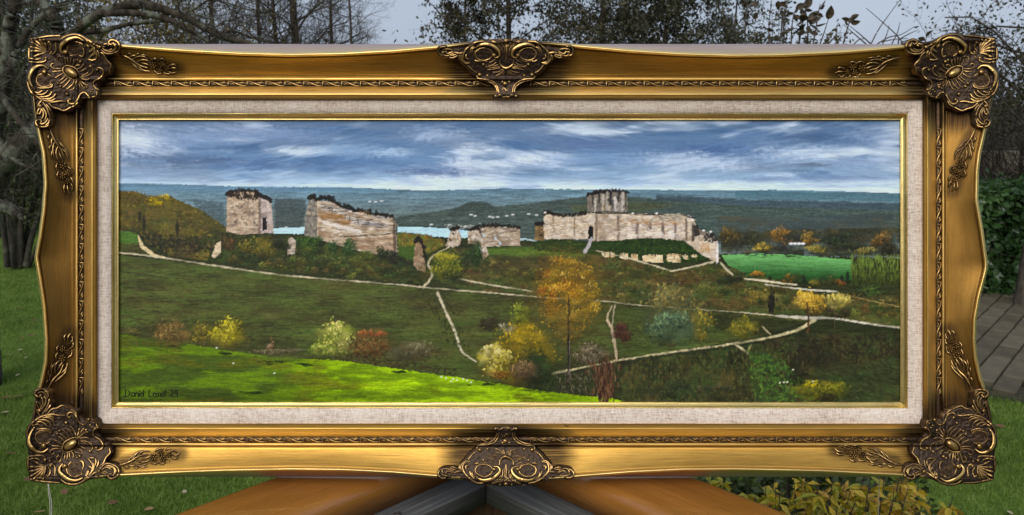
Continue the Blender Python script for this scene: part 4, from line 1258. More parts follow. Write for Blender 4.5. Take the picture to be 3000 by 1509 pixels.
# keep and curtain wall
castle = [(1369, 540), (1376, 533), (1394, 538), (1440, 541), (1474, 534), (1500, 537), (1560, 534), (1600, 538), (1712, 538), (1744, 546), (1752, 572), (1768, 582), (1790, 588), (1806, 606),
          (1809, 662), (1780, 650), (1745, 632), (1700, 608), (1500, 608), (1480, 602), (1366, 602)]
stone(castle, C(174, 160, 142), 420, 6, 1.5, [C(198, 184, 164), C(170, 150, 126), C(212, 202, 188), C(158, 136, 112), C(186, 178, 170)],
      [(1369, 538), (1378, 534), (1396, 540), (1440, 542), (1474, 536)], 0.0, 0.6)
for (p0, p1) in (((1500, 537), (1560, 536)), ((1560, 536), (1600, 540)), ((1600, 540), (1712, 540)), ((1712, 540), (1744, 548))):
    track([p0, p1], 3, C(48, 44, 42), 0.85)
for x0, y0, y1, w, c in ((1380, 545, 600, 3, (190, 176, 160)), (1393, 545, 590, 2, (120, 104, 84)), (1430, 545, 596, 2, (196, 184, 170)), (1445, 545, 594, 3, (128, 108, 88)), (1500, 540, 604, 5, (120, 106, 92)), (1516, 545, 604, 4, (182, 168, 152)),
                         (1555, 545, 604, 6, (118, 106, 96)), (1602, 560, 604, 5, (126, 112, 100)), (1635, 560, 604, 5, (128, 112, 98)), (1668, 560, 604, 5, (124, 112, 104)), (1698, 565, 604, 5, (130, 118, 112)), (1726, 552, 606, 5, (112, 96, 82)), (1744, 566, 606, 7, (66, 56, 50))):
    for y in np.arange(y0, y1, 3.0): daub(x0 + prng.normal() * 0.8, y, 4, w * 0.6, 1.57, C(*c) * (0.8 + 0.4 * prng.random()), 0.6)
for x0, x1 in ((1520, 1550), (1562, 1598), (1608, 1632), (1641, 1665), (1672, 1695), (1702, 1716)):
    for _ in range(34): daub(x0 + (x1 - x0) * prng.random(), 566 + 36 * prng.random(), 5.5, 1.5, prng.normal() * 0.15, pick([C(196, 182, 168), C(176, 162, 152), C(208, 196, 184), C(168, 158, 158)]), 0.6, 0.9)
for x in (1556, 1603, 1636, 1669, 1699):
    for _ in range(16): daub(x + prng.normal() * 2.2, 564 + 38 * prng.random(), 5, 2.0, 1.5, pick([C(128, 118, 118), C(112, 98, 90), C(146, 134, 134)]), 0.6)
for _ in range(60): daub(1376 + 96 * prng.random(), 545 + 52 * prng.random(), 5, 1.8, prng.normal() * 0.4, pick([C(196, 180, 160), C(176, 150, 118), C(150, 128, 104), C(206, 196, 182)]), 0.6, 0.9)
tone([(1500, 540), (1560, 540), (1560, 605), (1500, 605)], [C(150, 128, 108), C(134, 118, 104), C(176, 156, 136)], 20, 8, 8, 0.6)
for _ in range(30): daub(1772 + 34 * prng.random(), 588 + 20 * prng.random(), 5, 2.4, prng.random() * 3, C(54, 50, 50) * (0.7 + 0.6 * prng.random()), 0.8, 0.9)
for _ in range(20): daub(1764 + 20 * prng.random(), 612 + 24 * prng.random(), 5, 2, 1.2, C(170, 132, 80), 0.6)
for _ in range(20): daub(1802 + 4 * prng.random(), 612 + 46 * prng.random(), 7, 1.6, 1.57, C(214, 206, 210), 0.7, 0.9)
for x0, x1, y, c in ((1560, 1630, 556, (168, 128, 88)), (1620, 1712, 562, (158, 122, 88)), (1530, 1590, 585, (190, 176, 160)), (1640, 1716, 549, (128, 122, 108)), (1580, 1600, 590, (204, 192, 178)), (1625, 1640, 588, (206, 194, 180)), (1655, 1668, 590, (200, 190, 180)), (1683, 1696, 588, (202, 194, 186))):
    for _ in range(26): daub(x0 + (x1 - x0) * prng.random(), y + prng.normal() * 4, 6, 1.6, 0, C(*c) * (0.85 + 0.3 * prng.random()), 0.6)
stone([(1346, 566), (1362, 562), (1368, 566), (1368, 606), (1345, 604)], C(118, 98, 66), 26, 4, 1.5, [C(136, 112, 76), C(92, 76, 54)], [(1347, 566), (1366, 563)])
daub(1361, 592, 3, 3, 0, C(28, 26, 24), 0.9)
stone([(1478, 490), (1500, 484), (1530, 480), (1578, 482), (1579, 531), (1560, 536), (1478, 535)], C(122, 114, 104), 60, 5, 1.5, [C(140, 132, 120), C(108, 102, 94)], [(1478, 490), (1504, 484), (1532, 481), (1578, 483)], 1.57, 0.6)
for x, y0, y1, w, c in ((1484, 494, 532, 3, (120, 110, 98)), (1491, 492, 516, 3, (62, 55, 50)), (1498, 500, 534, 3, (182, 176, 164)), (1507, 486, 510, 4, (46, 44, 46)), (1517, 490, 532, 6, (172, 164, 150)), (1520, 516, 530, 4, (128, 110, 70)), (1527, 484, 530, 4, (160, 152, 142)),
                         (1536, 482, 514, 5, (42, 42, 48)), (1541, 505, 522, 3, (80, 80, 88)), (1548, 496, 532, 6, (182, 176, 170)), (1556, 484, 506, 4, (48, 46, 50)), (1566, 486, 532, 6, (172, 166, 158)), (1574, 486, 530, 2, (70, 64, 60)), (1532, 520, 533, 6, (168, 156, 140)), (1556, 512, 532, 5, (150, 142, 132))):
    for y in np.arange(y0, y1, 2.6): daub(x + prng.normal() * 1.1, y, 4, w * (0.4 + 0.35 * prng.random()), 1.57 + prng.normal() * 0.15, C(*c) * (0.8 + 0.35 * prng.random()), 0.65)
track([(1478, 536), (1530, 533), (1580, 536)], 2, C(52, 46, 42), 0.8)
poly([(1480, 572), (1486, 567), (1493, 572), (1492, 602), (1480, 602)], C(30, 28, 28), 0.8, 1, 0.1)
poly([(1744, 568), (1756, 566), (1760, 592), (1748, 596)], C(46, 42, 40), 1, 0.9, 0.1)
poly([(1756, 572), (1770, 582), (1808, 606), (1790, 606), (1758, 590)], C(58, 52, 48), 1.5, 0.55, 0.2)
for x, y in ((1371, 535), (1592, 537), (1652, 537), (1742, 553), (1770, 580), (1788, 583)): daub(x, y, 3.6, 2.4, 0, C(226, 222, 214), 0.9)
mound = [(1340, 608), (1400, 601), (1478, 607), (1500, 606), (1560, 605), (1620, 598), (1720, 605), (1765, 640), (1786, 652), (1700, 664), (1560, 650), (1500, 640), (1345, 630)]
poly(mound, C(48, 70, 34), 2.5, 1, 0.3)
scrub(mound, [C(60, 86, 38), C(42, 60, 32), C(76, 96, 42), C(36, 48, 30)], 300, 4.5, 1.6, 0.8, 0.8, 0.7)
seg_track([(1487, 600), (1482, 615), (1472, 634)], [6, 9, 11], C(178, 174, 176))
for x0, x1, y0, y1 in ((1514, 1546, 634, 648), (1558, 1580, 636, 652), (1586, 1604, 638, 654), (1616, 1668, 640, 660), (1676, 1712, 638, 660), (1718, 1730, 640, 652), (1738, 1752, 640, 648)):
    stone([(x0, y0 + 3), ((x0 + x1) / 2, y0), (x1, y0 + 2), (x1, y1), ((x0 + x1) / 2, y1), (x0 + 2, y1 - 3)], C(206, 188, 154), 16, 4, 1.4, [C(222, 208, 178), C(184, 156, 118), C(150, 122, 88)])
for _ in range(60): daub(1510 + 250 * prng.random(), 640 + prng.normal() * 6, 4, 1.8, 1.4, C(40, 54, 32), 0.7)

# --- right: trees, field, willow
tone([(1800, 545), (2280, 540), (2280, 600), (1815, 600)], [C(70, 84, 88), C(76, 84, 78), C(62, 74, 78), C(88, 84, 66)], 120, 26, 8, 0.5)
wood_ = [(1812, 585), (1900, 582), (2050, 576), (2280, 572), (2280, 648), (1815, 642)]
tone(wood_, [C(66, 68, 52), C(54, 58, 50), C(84, 76, 50), C(46, 50, 46), C(74, 80, 56)], 170, 15, 9, 0.75)
scrub(wood_, [C(62, 66, 50), C(52, 56, 46), C(92, 80, 50), C(78, 84, 56)], 420, 3.4, 1.6, 1.4, 0.9, 0.55)
for cx, cy, rx, ry, cs in ((1835, 592, 30, 22, [C(110, 92, 46), C(86, 78, 46)]), (1885, 600, 34, 22, [C(76, 80, 58), C(66, 66, 50)]), (1965, 595, 36, 24, [C(138, 104, 50), C(104, 84, 50)]), (2040, 602, 24, 18, [C(150, 116, 48), C(110, 92, 52)]),
                           (2110, 600, 50, 20, [C(58, 70, 48), C(46, 54, 44)]), (2215, 600, 34, 26, [C(126, 98, 54), C(92, 78, 48)]), (2230, 625, 30, 18, [C(44, 46, 38), C(62, 60, 44)]), (1920, 622, 24, 10, [C(150, 130, 60), C(112, 104, 54)]),
                           (2055, 625, 30, 10, [C(150, 134, 64), C(100, 100, 54)]), (2130, 622, 40, 10, [C(60, 68, 44), C(50, 56, 42)]), (2180, 632, 30, 10, [C(120, 112, 60), C(86, 88, 52)])):
    bush(cx, cy, rx, ry, cs, 80, 5, C(50, 50, 40))
for x in (1990, 2000, 2010, 2020): daub(x, 613, 6, 3.2, 0, C(216, 218, 222), 0.9)
fk = sm(640, 704, PY + 0.02 * (2140 - PX))[..., None]
field = [(1815, 642), (1900, 638), (2000, 641), (2144, 654), (2144, 704), (1990, 708), (1890, 694), (1830, 666)]
poly(field, (C(106, 160, 98) * (1 - fk) + C(46, 92, 46) * fk), 1.5, 1, 0.08, 0, streak=0.18)
for _ in range(70): daub(1815 + 40 * prng.random() + 290 * prng.random(), 637 + 12 * prng.random() * prng.random(), 6, 1.5, 0.05, C(44, 58, 38), 0.6)
for _ in range(330):
    x = 2140 + 130 * prng.random(); y = 645 + 70 * prng.random()
    daub(x, y, 8, 1.6, 1.57 + prng.normal() * 0.1, (C(98, 116, 54) * (1.25 - 0.9 * (y - 645) / 70)) * (0.7 + 0.5 * prng.random()), 0.7)
for cx, cy, rx, ry, cs in ((1905, 692, 16, 8, [C(140, 100, 46)]), (1985, 703, 22, 13, [C(72, 82, 44), C(140, 98, 40)]), (2010, 702, 18, 14, [C(56, 72, 40)]), (2080, 705, 30, 14, [C(66, 78, 44), C(86, 84, 46)]), (2115, 710, 16, 12, [C(130, 84, 44), C(92, 80, 44)]), (2050, 712, 20, 8, [C(112, 106, 50)]),
                           (2190, 735, 30, 16, [C(64, 92, 48), C(84, 104, 50)]), (2240, 760, 30, 18, [C(70, 78, 44), C(120, 106, 60)]), (1840, 705, 40, 14, [C(50, 56, 38)])):
    bush(cx, cy, rx, ry, cs, 60, 4, C(46, 52, 36))
for x, y, h in ((1937, 703, 11), (2023, 705, 13), (2132, 695, 14), (2118, 700, 9)): daub(x, y, h, 5, 1.57, C(40, 50, 36), 0.9)

# --- scattered undergrowth
def thicket(pts, n, r0, r1, cols, dens=16):
    p = np.asarray(pts, float); lo, hi = p.min(0), p.max(0)
    q = lo + prng.random((n * 3, 2)) * (hi - lo)
    q = q[inside(p, q[:, 0], q[:, 1])][:n]
    for x, y in q[np.argsort(q[:, 1])]:
        r = r0 + (r1 - r0) * prng.random()
        c0 = pick(cols); c_ = [c0, 0.75 * c0 + 0.25 * pick(cols), c0 * 1.25]
        blob(x, y + 0.2 * r, r, r * 0.6, c0 * 0.55, 0.6, 0.7, 1.2)
        bush(x, y, r, r * 0.62, c_, int(dens), 2.8)
GR = [C(74, 92, 46), C(60, 76, 40), C(96, 96, 48), C(88, 76, 46), C(52, 62, 38), C(104, 110, 54), C(98, 86, 48)]
thicket([(690, 612), (780, 622), (900, 655), (1030, 672), (1060, 705), (900, 696), (720, 680), (560, 655)], 46, 8, 17, GR)
thicket([(1230, 655), (1500, 650), (1700, 690), (1800, 672), (2060, 740), (2250, 760), (2250, 800), (2060, 780), (1780, 768), (1350, 735)], 90, 8, 22, GR + [C(108, 84, 52), C(116, 106, 62)])
thicket([(1570, 925), (1850, 885), (1960, 880), (2060, 940), (2250, 930), (2250, 1005), (1570, 1005)], 80, 10, 26, [C(58, 74, 40), C(48, 60, 36), C(72, 70, 42), C(44, 50, 34), C(62, 90, 44), C(80, 84, 44)])
thicket([(1580, 800), (1900, 812), (1880, 845), (1600, 880)], 16, 8, 16, GR)

# --- paths
CH = C(190, 180, 152)
poly([(346, 590), (352, 598), (362, 618), (392, 640), (420, 648), (390, 650), (352, 622)], C(196, 180, 142), 1.2, 0.95, 0.2)
track([(290, 635), (345, 640), (400, 647), (480, 659), (600, 677), (700, 691), (800, 700), (900, 708), (1000, 716), (1060, 722), (1150, 730), (1250, 738), (1340, 746), (1430, 752), (1510, 757), (1600, 767), (1680, 773), (1780, 780), (1900, 789), (1960, 795), (2020, 799)],
      [5, 6, 7, 5.5, 5, 4.5, 4.5, 4, 3.4, 4, 5], CH)
track([(1160, 702), (1230, 716), (1340, 733)], [4, 5, 4], CH)
seg_track([(1066, 722), (1084, 700), (1086, 682), (1078, 664), (1092, 642), (1130, 622)], [5, 5, 6, 5, 4, 3], CH)
bush(1122, 668, 42, 36, [C(122, 124, 44), C(146, 140, 50), C(92, 102, 42), C(70, 84, 40)], 320, 3.4, C(58, 68, 36))
bush(1120, 645, 30, 14, [C(164, 152, 54), C(140, 136, 50)], 90, 3.2); bush(1135, 694, 26, 14, [C(44, 50, 34), C(56, 62, 38)], 80, 3.4)
bush(1196, 640, 20, 34, [C(52, 76, 44), C(40, 58, 38), C(66, 92, 50)], 170, 3.2, C(36, 50, 32)); bush(1170, 655, 14, 22, [C(50, 66, 40), C(40, 50, 36)], 70, 3.2)
seg_track([(1100, 738), (1112, 762), (1124, 790), (1140, 822), (1150, 850), (1162, 884), (1194, 908)], [8, 7, 7, 6, 6, 5, 4], C(196, 188, 160))
for _ in range(60):
    u = prng.random(); daub(1100 + 66 * u + 14 * (prng.random() - 0.5) * 2 + (10 if prng.random() < .5 else -16), 745 + 140 * u, 4, 1.8, 1.4, C(40, 44, 30), 0.7)
seg_track([(1392, 940), (1440, 930), (1500, 918), (1560, 906), (1640, 893), (1720, 882), (1850, 864), (1950, 846), (2010, 828), (2050, 804)], [8, 6, 4, 6, 6, 7, 8, 8, 9, 12], C(190, 180, 144))
track([(1960, 795), (2030, 800), (2090, 800), (2150, 809), (2210, 818), (2275, 826)], [8, 11, 8, 6, 6, 6], C(190, 184, 168))
seg_track([(1538, 772), (1528, 800), (1540, 830), (1546, 862), (1552, 905)], [3, 5, 8, 9, 4], C(186, 168, 142))
seg_track([(1546, 770), (1542, 800), (1540, 830)], [3, 3, 4], C(170, 160, 136), 0.7)
track([(1505, 632), (1560, 644), (1610, 658), (1690, 682)], [3, 3, 4, 4], CH); seg_track([(1690, 682), (1740, 672), (1792, 659)], [4, 5, 6], CH)
seg_track([(1814, 662), (1826, 676), (1842, 690)], 4, CH); track([(1878, 702), (1920, 706), (1960, 712), (2000, 716)], [4, 7, 6, 4], C(208, 198, 172)); track([(1930, 716), (1970, 722), (2050, 730), (2100, 733)], [2, 3, 6, 6], C(200, 196, 180))
seg_track([(2110, 738), (2170, 752), (2262, 772)], [3, 3, 3], C(150, 132, 84)); seg_track([(1852, 868), (1870, 880), (1888, 896)], [3, 5, 4], C(196, 184, 150)); seg_track([(1888, 872), (1880, 884)], 4, C(180, 172, 120)); seg_track([(1920, 824), (1936, 840)], 3, C(170, 160, 128))
for x, y in ((1984, 905), (2005, 898), (2020, 905), (2120, 895)): daub(x, y, 16, 1.2, 1.6, C(150, 130, 92), 0.7)

# --- bushes and trees on the slope
bush(437, 837, 46, 30, [C(122, 98, 58), C(104, 88, 50), C(136, 112, 66)], 210, 4, C(74, 62, 38))
bush(508, 840, 34, 26, [C(120, 112, 46), C(96, 84, 42), C(142, 128, 56)], 150, 4, C(70, 64, 36))
bush(574, 836, 44, 36, [C(168, 160, 42), C(148, 138, 40), C(184, 172, 74), C(120, 112, 40)], 240, 4.2, C(92, 88, 32))
bush(330, 832, 24, 10, [C(110, 104, 60)], 40, 4); bush(680, 868, 10, 22, [C(130, 92, 66), C(140, 124, 100)], 60, 4); bush(700, 882, 60, 10, [C(104, 96, 66), C(130, 124, 100), C(86, 76, 48)], 120, 3.6)
for _ in range(110): daub(330 + 300 * prng.random(), 862 + prng.normal() * 5 + 0, 6, 1.6, 1.3, C(96, 88, 46), 0.5)
bush(845, 852, 52, 40, [C(168, 164, 86), C(140, 150, 60), C(188, 180, 112), C(110, 124, 50)], 270, 4.6, C(82, 92, 40))
bush(812, 880, 34, 18, [C(160, 160, 84), C(122, 140, 60)], 110, 4.2, C(76, 92, 40))
bush(935, 866, 58, 38, [C(128, 84, 50), C(104, 84, 48), C(112, 104, 56), C(92, 70, 44)], 280, 4.4, C(66, 56, 36))
bush(930, 842, 40, 12, [C(150, 86, 52), C(132, 84, 52)], 70, 4.2)
bush(1035, 884, 58, 32, [C(96, 92, 66), C(116, 112, 86), C(78, 78, 52), C(104, 86, 60)], 230, 4, C(62, 60, 40))
scrub([(860, 905), (1000, 925), (1150, 945), (1150, 930), (1000, 905), (880, 890)], [C(70, 56, 38), C(54, 48, 34)], 120, 5, 2, 0.2, 0.5, 0.6)
bush(1232, 815, 30, 18, [C(66, 56, 44), C(56, 52, 38)], 80, 4, C(52, 48, 36)); bush(1278, 828, 26, 18, [C(128, 124, 104), C(104, 104, 82), C(148, 142, 122)], 90, 3.8)
bush(1310, 800, 28, 34, [C(112, 122, 44), C(134, 138, 50), C(92, 104, 40)], 130, 4)
bush(1318, 890, 78, 74, [C(176, 144, 38), C(150, 128, 36), C(190, 160, 54), C(112, 106, 38)], 420, 4.8, C(70, 76, 32))
blob(1345, 918, 50, 56, C(34, 50, 30), 0.97, 0.4, 0.8)
blob(1352, 945, 44, 34, C(32, 44, 28), 0.9, 0.4, 0.9)
bush(1348, 925, 42, 44, [C(44, 62, 36), C(58, 76, 42), C(36, 48, 32)], 190, 3.6)
bush(1240, 905, 42, 42, [C(176, 164, 66), C(196, 186, 110), C(146, 132, 46), C(120, 108, 40)], 250, 4.6, C(88, 80, 34)); bush(1240, 882, 26, 18, [C(204, 194, 140), C(188, 178, 104)], 60, 4.8)
bush(1250, 945, 40, 12, [C(140, 98, 40), C(96, 68, 34)], 80, 4); bush(1318, 932, 34, 26, [C(134, 108, 78), C(112, 90, 62), C(92, 76, 54)], 130, 4, C(84, 68, 48))
bush(1488, 890, 46, 26, [C(124, 112, 86), C(100, 90, 70), C(142, 132, 108), C(80, 70, 56)], 220, 4, C(58, 52, 42))
blob(1428, 700, 78, 62, C(112, 88, 40), 0.8, 0.6, 1.1)
blob(1428, 775, 82, 66, C(92, 80, 40), 0.8, 0.6, 1.1)
blob(1430, 838, 46, 40, C(70, 68, 38), 0.75, 0.6, 1.2)
scrub([(1370, 670), (1425, 652), (1485, 672), (1508, 740), (1500, 800), (1450, 856), (1410, 856), (1362, 800), (1350, 735)], [C(140, 108, 42), C(112, 92, 42), C(160, 122, 46), C(92, 84, 42), C(126, 84, 40)], 900, 3.0, 1.3, 1.4, 0.8, 0.6)
for cx, cy, rx, ry, cs, n in ((1425, 672, 44, 26, [C(150, 112, 40), C(120, 96, 40), C(172, 140, 60)], 150), (1392, 700, 40, 30, [C(134, 118, 44), C(112, 104, 44), C(150, 100, 38)], 150), (1462, 694, 40, 28, [C(122, 96, 42), C(150, 122, 46), C(104, 84, 42)], 150),
                              (1374, 735, 34, 26, [C(168, 122, 40), C(120, 112, 44), C(150, 86, 38)], 130), (1425, 735, 46, 28, [C(176, 130, 42), C(134, 92, 38), C(190, 152, 62)], 190), (1480, 735, 32, 30, [C(140, 116, 44), C(112, 100, 44), C(170, 134, 50)], 130),
                              (1398, 772, 44, 26, [C(160, 114, 40), C(122, 96, 40), C(96, 88, 42)], 150), (1460, 775, 48, 26, [C(136, 112, 44), C(104, 92, 44), C(164, 134, 52)], 150), (1425, 808, 56, 26, [C(122, 104, 46), C(100, 92, 46), C(138, 110, 48)], 220), (1430, 842, 40, 22, [C(104, 94, 48), C(90, 84, 46), C(122, 104, 50)], 150),
                              (1496, 770, 16, 20, [C(186, 154, 60), C(150, 124, 50)], 50)):
    bush(cx, cy, rx, ry, cs, n, 3.4)
for x, y in ((1424, 690), (1468, 700), (1500, 775), (1412, 690), (1480, 716), (1390, 720)):
    for _ in range(5): daub(x + prng.normal() * 5, y + prng.normal() * 6, 2.6, 1.4, 1.3, C(200, 172, 96) * (0.8 + 0.3 * prng.random()), 0.7)
seg_track([(1431, 745), (1430, 850), (1431, 900), (1430, 966)], [4, 6, 8, 10], C(52, 44, 40)); seg_track([(1433, 860), (1433, 960)], 2.5, C(120, 112, 106), 0.5)
scrub([(1390, 940), (1500, 925), (1520, 1000), (1400, 985)], [C(60, 56, 40), C(104, 98, 82), C(84, 78, 50), C(50, 46, 36)], 170, 6, 1.5, 1.4, 0.4, 0.7)
for _ in range(330):
    u = prng.random(); daub(1522 + prng.normal() * (8 + 16 * (1 - u)), 905 + 108 * u, 9, 1.7, 1.57 + prng.normal() * 0.12, pick([C(92, 62, 46), C(72, 46, 38), C(58, 40, 34), C(108, 82, 58)]), 0.75)
bush(1566, 836, 26, 26, [C(96, 48, 46), C(80, 44, 40), C(74, 56, 44)], 110, 4, C(64, 46, 36))
bush(1690, 778, 72, 56, [C(112, 106, 62), C(92, 96, 64), C(128, 114, 66), C(78, 88, 62)], 340, 5.2, C(70, 76, 52)); bush(1690, 822, 60, 42, [C(92, 112, 80), C(72, 92, 70), C(56, 74, 62), C(104, 124, 88)], 260, 5.4, C(62, 76, 58))
bush(1768, 815, 32, 42, [C(112, 106, 50), C(96, 104, 52), C(150, 128, 56)], 130, 4.4); bush(1872, 822, 34, 28, [C(140, 128, 50), C(112, 108, 46), C(92, 96, 44)], 150, 4.2, C(82, 80, 40))
bush(1930, 745, 20, 16, [C(128, 112, 54), C(110, 104, 52)], 50, 4); bush(1890, 745, 26, 20, [C(150, 126, 56), C(96, 90, 48)], 60, 4)
bush(2025, 752, 40, 22, [C(192, 158, 66), C(170, 136, 52), C(208, 178, 90)], 190, 4.4); bush(2050, 765, 30, 24, [C(184, 150, 62), C(150, 124, 52)], 110, 4.2); bush(2104, 758, 34, 22, [C(176, 160, 84), C(150, 140, 66), C(194, 180, 110)], 140, 4.2)
bush(2105, 785, 42, 16, [C(70, 60, 42), C(58, 54, 38)], 90, 4.4); seg_track([(2030, 765), (2034, 800), (2032, 835)], [3, 4, 5], C(92, 66, 44)); seg_track([(2098, 770), (2100, 800), (2098, 880)], [2, 2, 2], C(104, 86, 58), 0.6)
for _ in range(60): daub(1942 + prng.normal() * 4, 765 + prng.normal() * 13, 6, 2.2, 1.57, C(44, 42, 36) * (0.7 + 0.6 * prng.random()), 0.9)
# --- lower right thicket
tone([(1560, 912), (1850, 875), (2020, 840), (2270, 835), (2270, 1012), (1560, 1012)], [C(66, 74, 42), C(48, 52, 34), C(84, 78, 44), C(60, 84, 44), C(38, 38, 30), C(74, 64, 42)], 190, 24, 16, 0.65)
scrub([(1560, 912), (1850, 875), (1960, 870), (2000, 1012), (1560, 1012)], [C(64, 70, 40), C(78, 74, 42), C(54, 58, 36), C(90, 82, 46), C(46, 50, 34), C(74, 86, 50)], 900, 7, 2.4, 1.4, 0.35, 0.6)
scrub([(1880, 880), (1960, 900), (2020, 960), (2080, 1012), (1900, 1012)], [C(70, 100, 44), C(58, 86, 42), C(84, 112, 50), C(52, 72, 38)], 420, 6, 2.6, 0.9, 0.9, 0.65)
scrub([(1900, 860), (2270, 835), (2270, 940), (2060, 930), (1980, 890)], [C(48, 42, 32), C(56, 52, 36), C(64, 60, 40), C(42, 38, 30)], 560, 8, 2.6, 1.2, 0.8, 0.6)
scrub([(2040, 930), (2270, 900), (2270, 1012), (2100, 1012)], [C(58, 66, 40), C(66, 76, 46), C(52, 58, 36)], 420, 10, 3, 0.3, 0.4, 0.5)
bush(2060, 985, 70, 30, [C(112, 112, 38), C(92, 98, 38), C(130, 120, 44), C(74, 78, 34)], 260, 4.6); bush(2040, 965, 22, 10, [C(196, 182, 54), C(160, 150, 50)], 40, 4); bush(2080, 1002, 40, 14, [C(58, 50, 32), C(44, 44, 30)], 80, 4.4)
bush(1690, 985, 60, 26, [C(54, 64, 40), C(44, 52, 36)], 130, 5); bush(1800, 990, 60, 22, [C(50, 58, 40), C(70, 64, 44)], 130, 5); bush(2010, 945, 26, 26, [C(38, 38, 30), C(46, 44, 34)], 70, 5)
for x, y in ((1962, 963), (1972, 962), (1980, 961), (2045, 960), (1995, 930)): daub(x, y, 2.6, 2, 0, C(218, 216, 190), 0.9)

# --- final broken brushwork over everything below the sky
lowm = sm(470, 500, PY)
PIC *= (1 + lowm * (0.22 * STREAK + 0.26 * FINE) + (1 - lowm) * 0.12 * STREAK)[..., None]
PIC = np.clip(PIC, 0.0, 0.9)

def grade(p):
    lum = p @ np.array([0.25, 0.65, 0.10])
    p = np.clip(lum[..., None] + (p - lum[..., None]) * (1.06 + 0.16 * (1 - lowm))[..., None], 0.0005, 0.9)
    return np.clip(1.10 * p ** 1.06, 0, 0.9)
PIC = grade(PIC)
def boxblur(a, r):
    for ax in (0, 1):
        p = np.pad(a, [(r + 1, r) if i == ax else (0, 0) for i in range(3)], mode='edge')
        c_ = np.cumsum(p, axis=ax)
        n_ = a.shape[ax]
        a = (np.take(c_, np.arange(2 * r + 1, 2 * r + 1 + n_), ax) - np.take(c_, np.arange(0, n_), ax)) / (2 * r + 1)
    return a
# crisp separation of strokes, as thick paint has: each stroke keeps its own edge against the tone around it
lum_ = (PIC @ np.array([0.25, 0.65, 0.10]))[..., None]
lp = np.log(lum_ + 0.02)
gain = np.exp(np.clip(0.24 * (lp - boxblur(boxblur(lp, 3), 3)) + 0.28 * (lp - boxblur(boxblur(lp, 20), 20)), -0.6, 0.24))
PIC = np.clip(PIC * gain, 0.002, 0.85)
Wc = (REL * 0.25 + 0.25 * STREAK + 0.15 * FINE) * 0.6
sxg, syg = np.meshgrid(np.linspace(CX0, CX1, NX), np.linspace(CY0, CY1, NY))
cv = mesh_np('canvas', L3(sxg, syg, Wc).reshape(-1, 3), grid_faces(NY, NX, True), True,
             {'paint': np.concatenate([PIC.reshape(-1, 3) * PAINT_GAIN, np.ones((NX * NY, 1))], 1)}, MAT_PAINT)
canvas = link('canvas', cv, None, painting)
canvas['label'] = 'oil painted panorama of ruined castle walls on green hills under a cloudy sky'

# --- signature in the lower left corner
GL = {'D': [[(0, 0), (.05, 1)], [(-.15, .95), (.4, .95), (.62, .6), (.5, .15), (0, 0), (-.35, .02)]],
      'a': [[(.5, .5), (.2, .56), (.05, .25), (.2, .02), (.45, .2), (.52, .55)], [(.5, .5), (.55, 0)]],
      'n': [[(0, .55), (.02, 0)], [(.02, .4), (.25, .58), (.42, .45), (.42, 0)]],
      'i': [[(0, .5), (.05, 0)], [(.02, .72), (.2, .9)]],
      'e': [[(.05, .3), (.4, .38), (.3, .58), (.1, .5), (.05, .2), (.2, 0), (.42, .08)]],
      'l': [[(.05, 1), (0, 0)]], 'L': [[(.05, 1), (0, 0), (.45, .05)]],
      'm': [[(0, .55), (0, 0)], [(0, .4), (.2, .56), (.3, .4), (.3, 0)], [(.3, .4), (.5, .56), (.6, .4), (.6, 0)]],
      't': [[(.15, .95), (.1, 0)], [(-.12, .55), (.4, .62)]],
      '2': [[(0, .8), (.2, 1), (.4, .8), (.3, .5), (0, .05), (.45, .05)]], '4': [[(.25, 1), (0, .45), (.5, .5)], [(.42, .95), (.38, -.05)]]}
V, F, off = [], [], 0
for ch, x in zip('DanielLemet24', (367, 384, 396, 407, 410, 420, 436, 447, 458, 472, 481, 499, 511)):
    for s_ in GL[ch]:
        p = np.array([(x + 20 * a, 1162 - 20.5 * b) for a, b in s_])
        p = spline(p, 4 * len(p)) if len(p) > 2 else spline(p, 5)
        t_ = np.gradient(p, axis=0); t_ /= np.linalg.norm(t_, axis=1, keepdims=True) + 1e-9
        nn = np.stack([-t_[:, 1], t_[:, 0]], 1) * 1.25
        A = np.stack([p - nn, p, p + nn], 1)
        h = np.array([0.15, 0.75, 0.15])[None] * np.ones((len(p), 1))
        V.append(L3(A[..., 0], A[..., 1], h + 0.1).reshape(-1, 3)); F.append(grid_faces(len(p), 3) + off); off += 3 * len(p)
sg = link('signature', mesh_np('signature', np.vstack(V), np.vstack(F), True, None, MAT_INK), None, canvas)
sg['label'] = 'dark handwritten signature and year in the lower left of the canvas'
# ------------------------------------------------------------------ railing corner that carries the frame
def world_of(local):
    R = np.array([[1, 0, 0], [0, cp, sp], [0, -sp, cp]])
    return local @ R.T + np.array(painting.location)
zmin = min(world_of(np.array([v.co[:] for v in c.data.vertices]))[:, 2].min() for c in painting.children if c.type == 'MESH' and c.name.split('.')[0] in ('frame_rail', 'cartouche'))
ZR = float(zmin) - 0.0003           # top of the handrail
print('handrail top', ZR, 'camera', ZC)

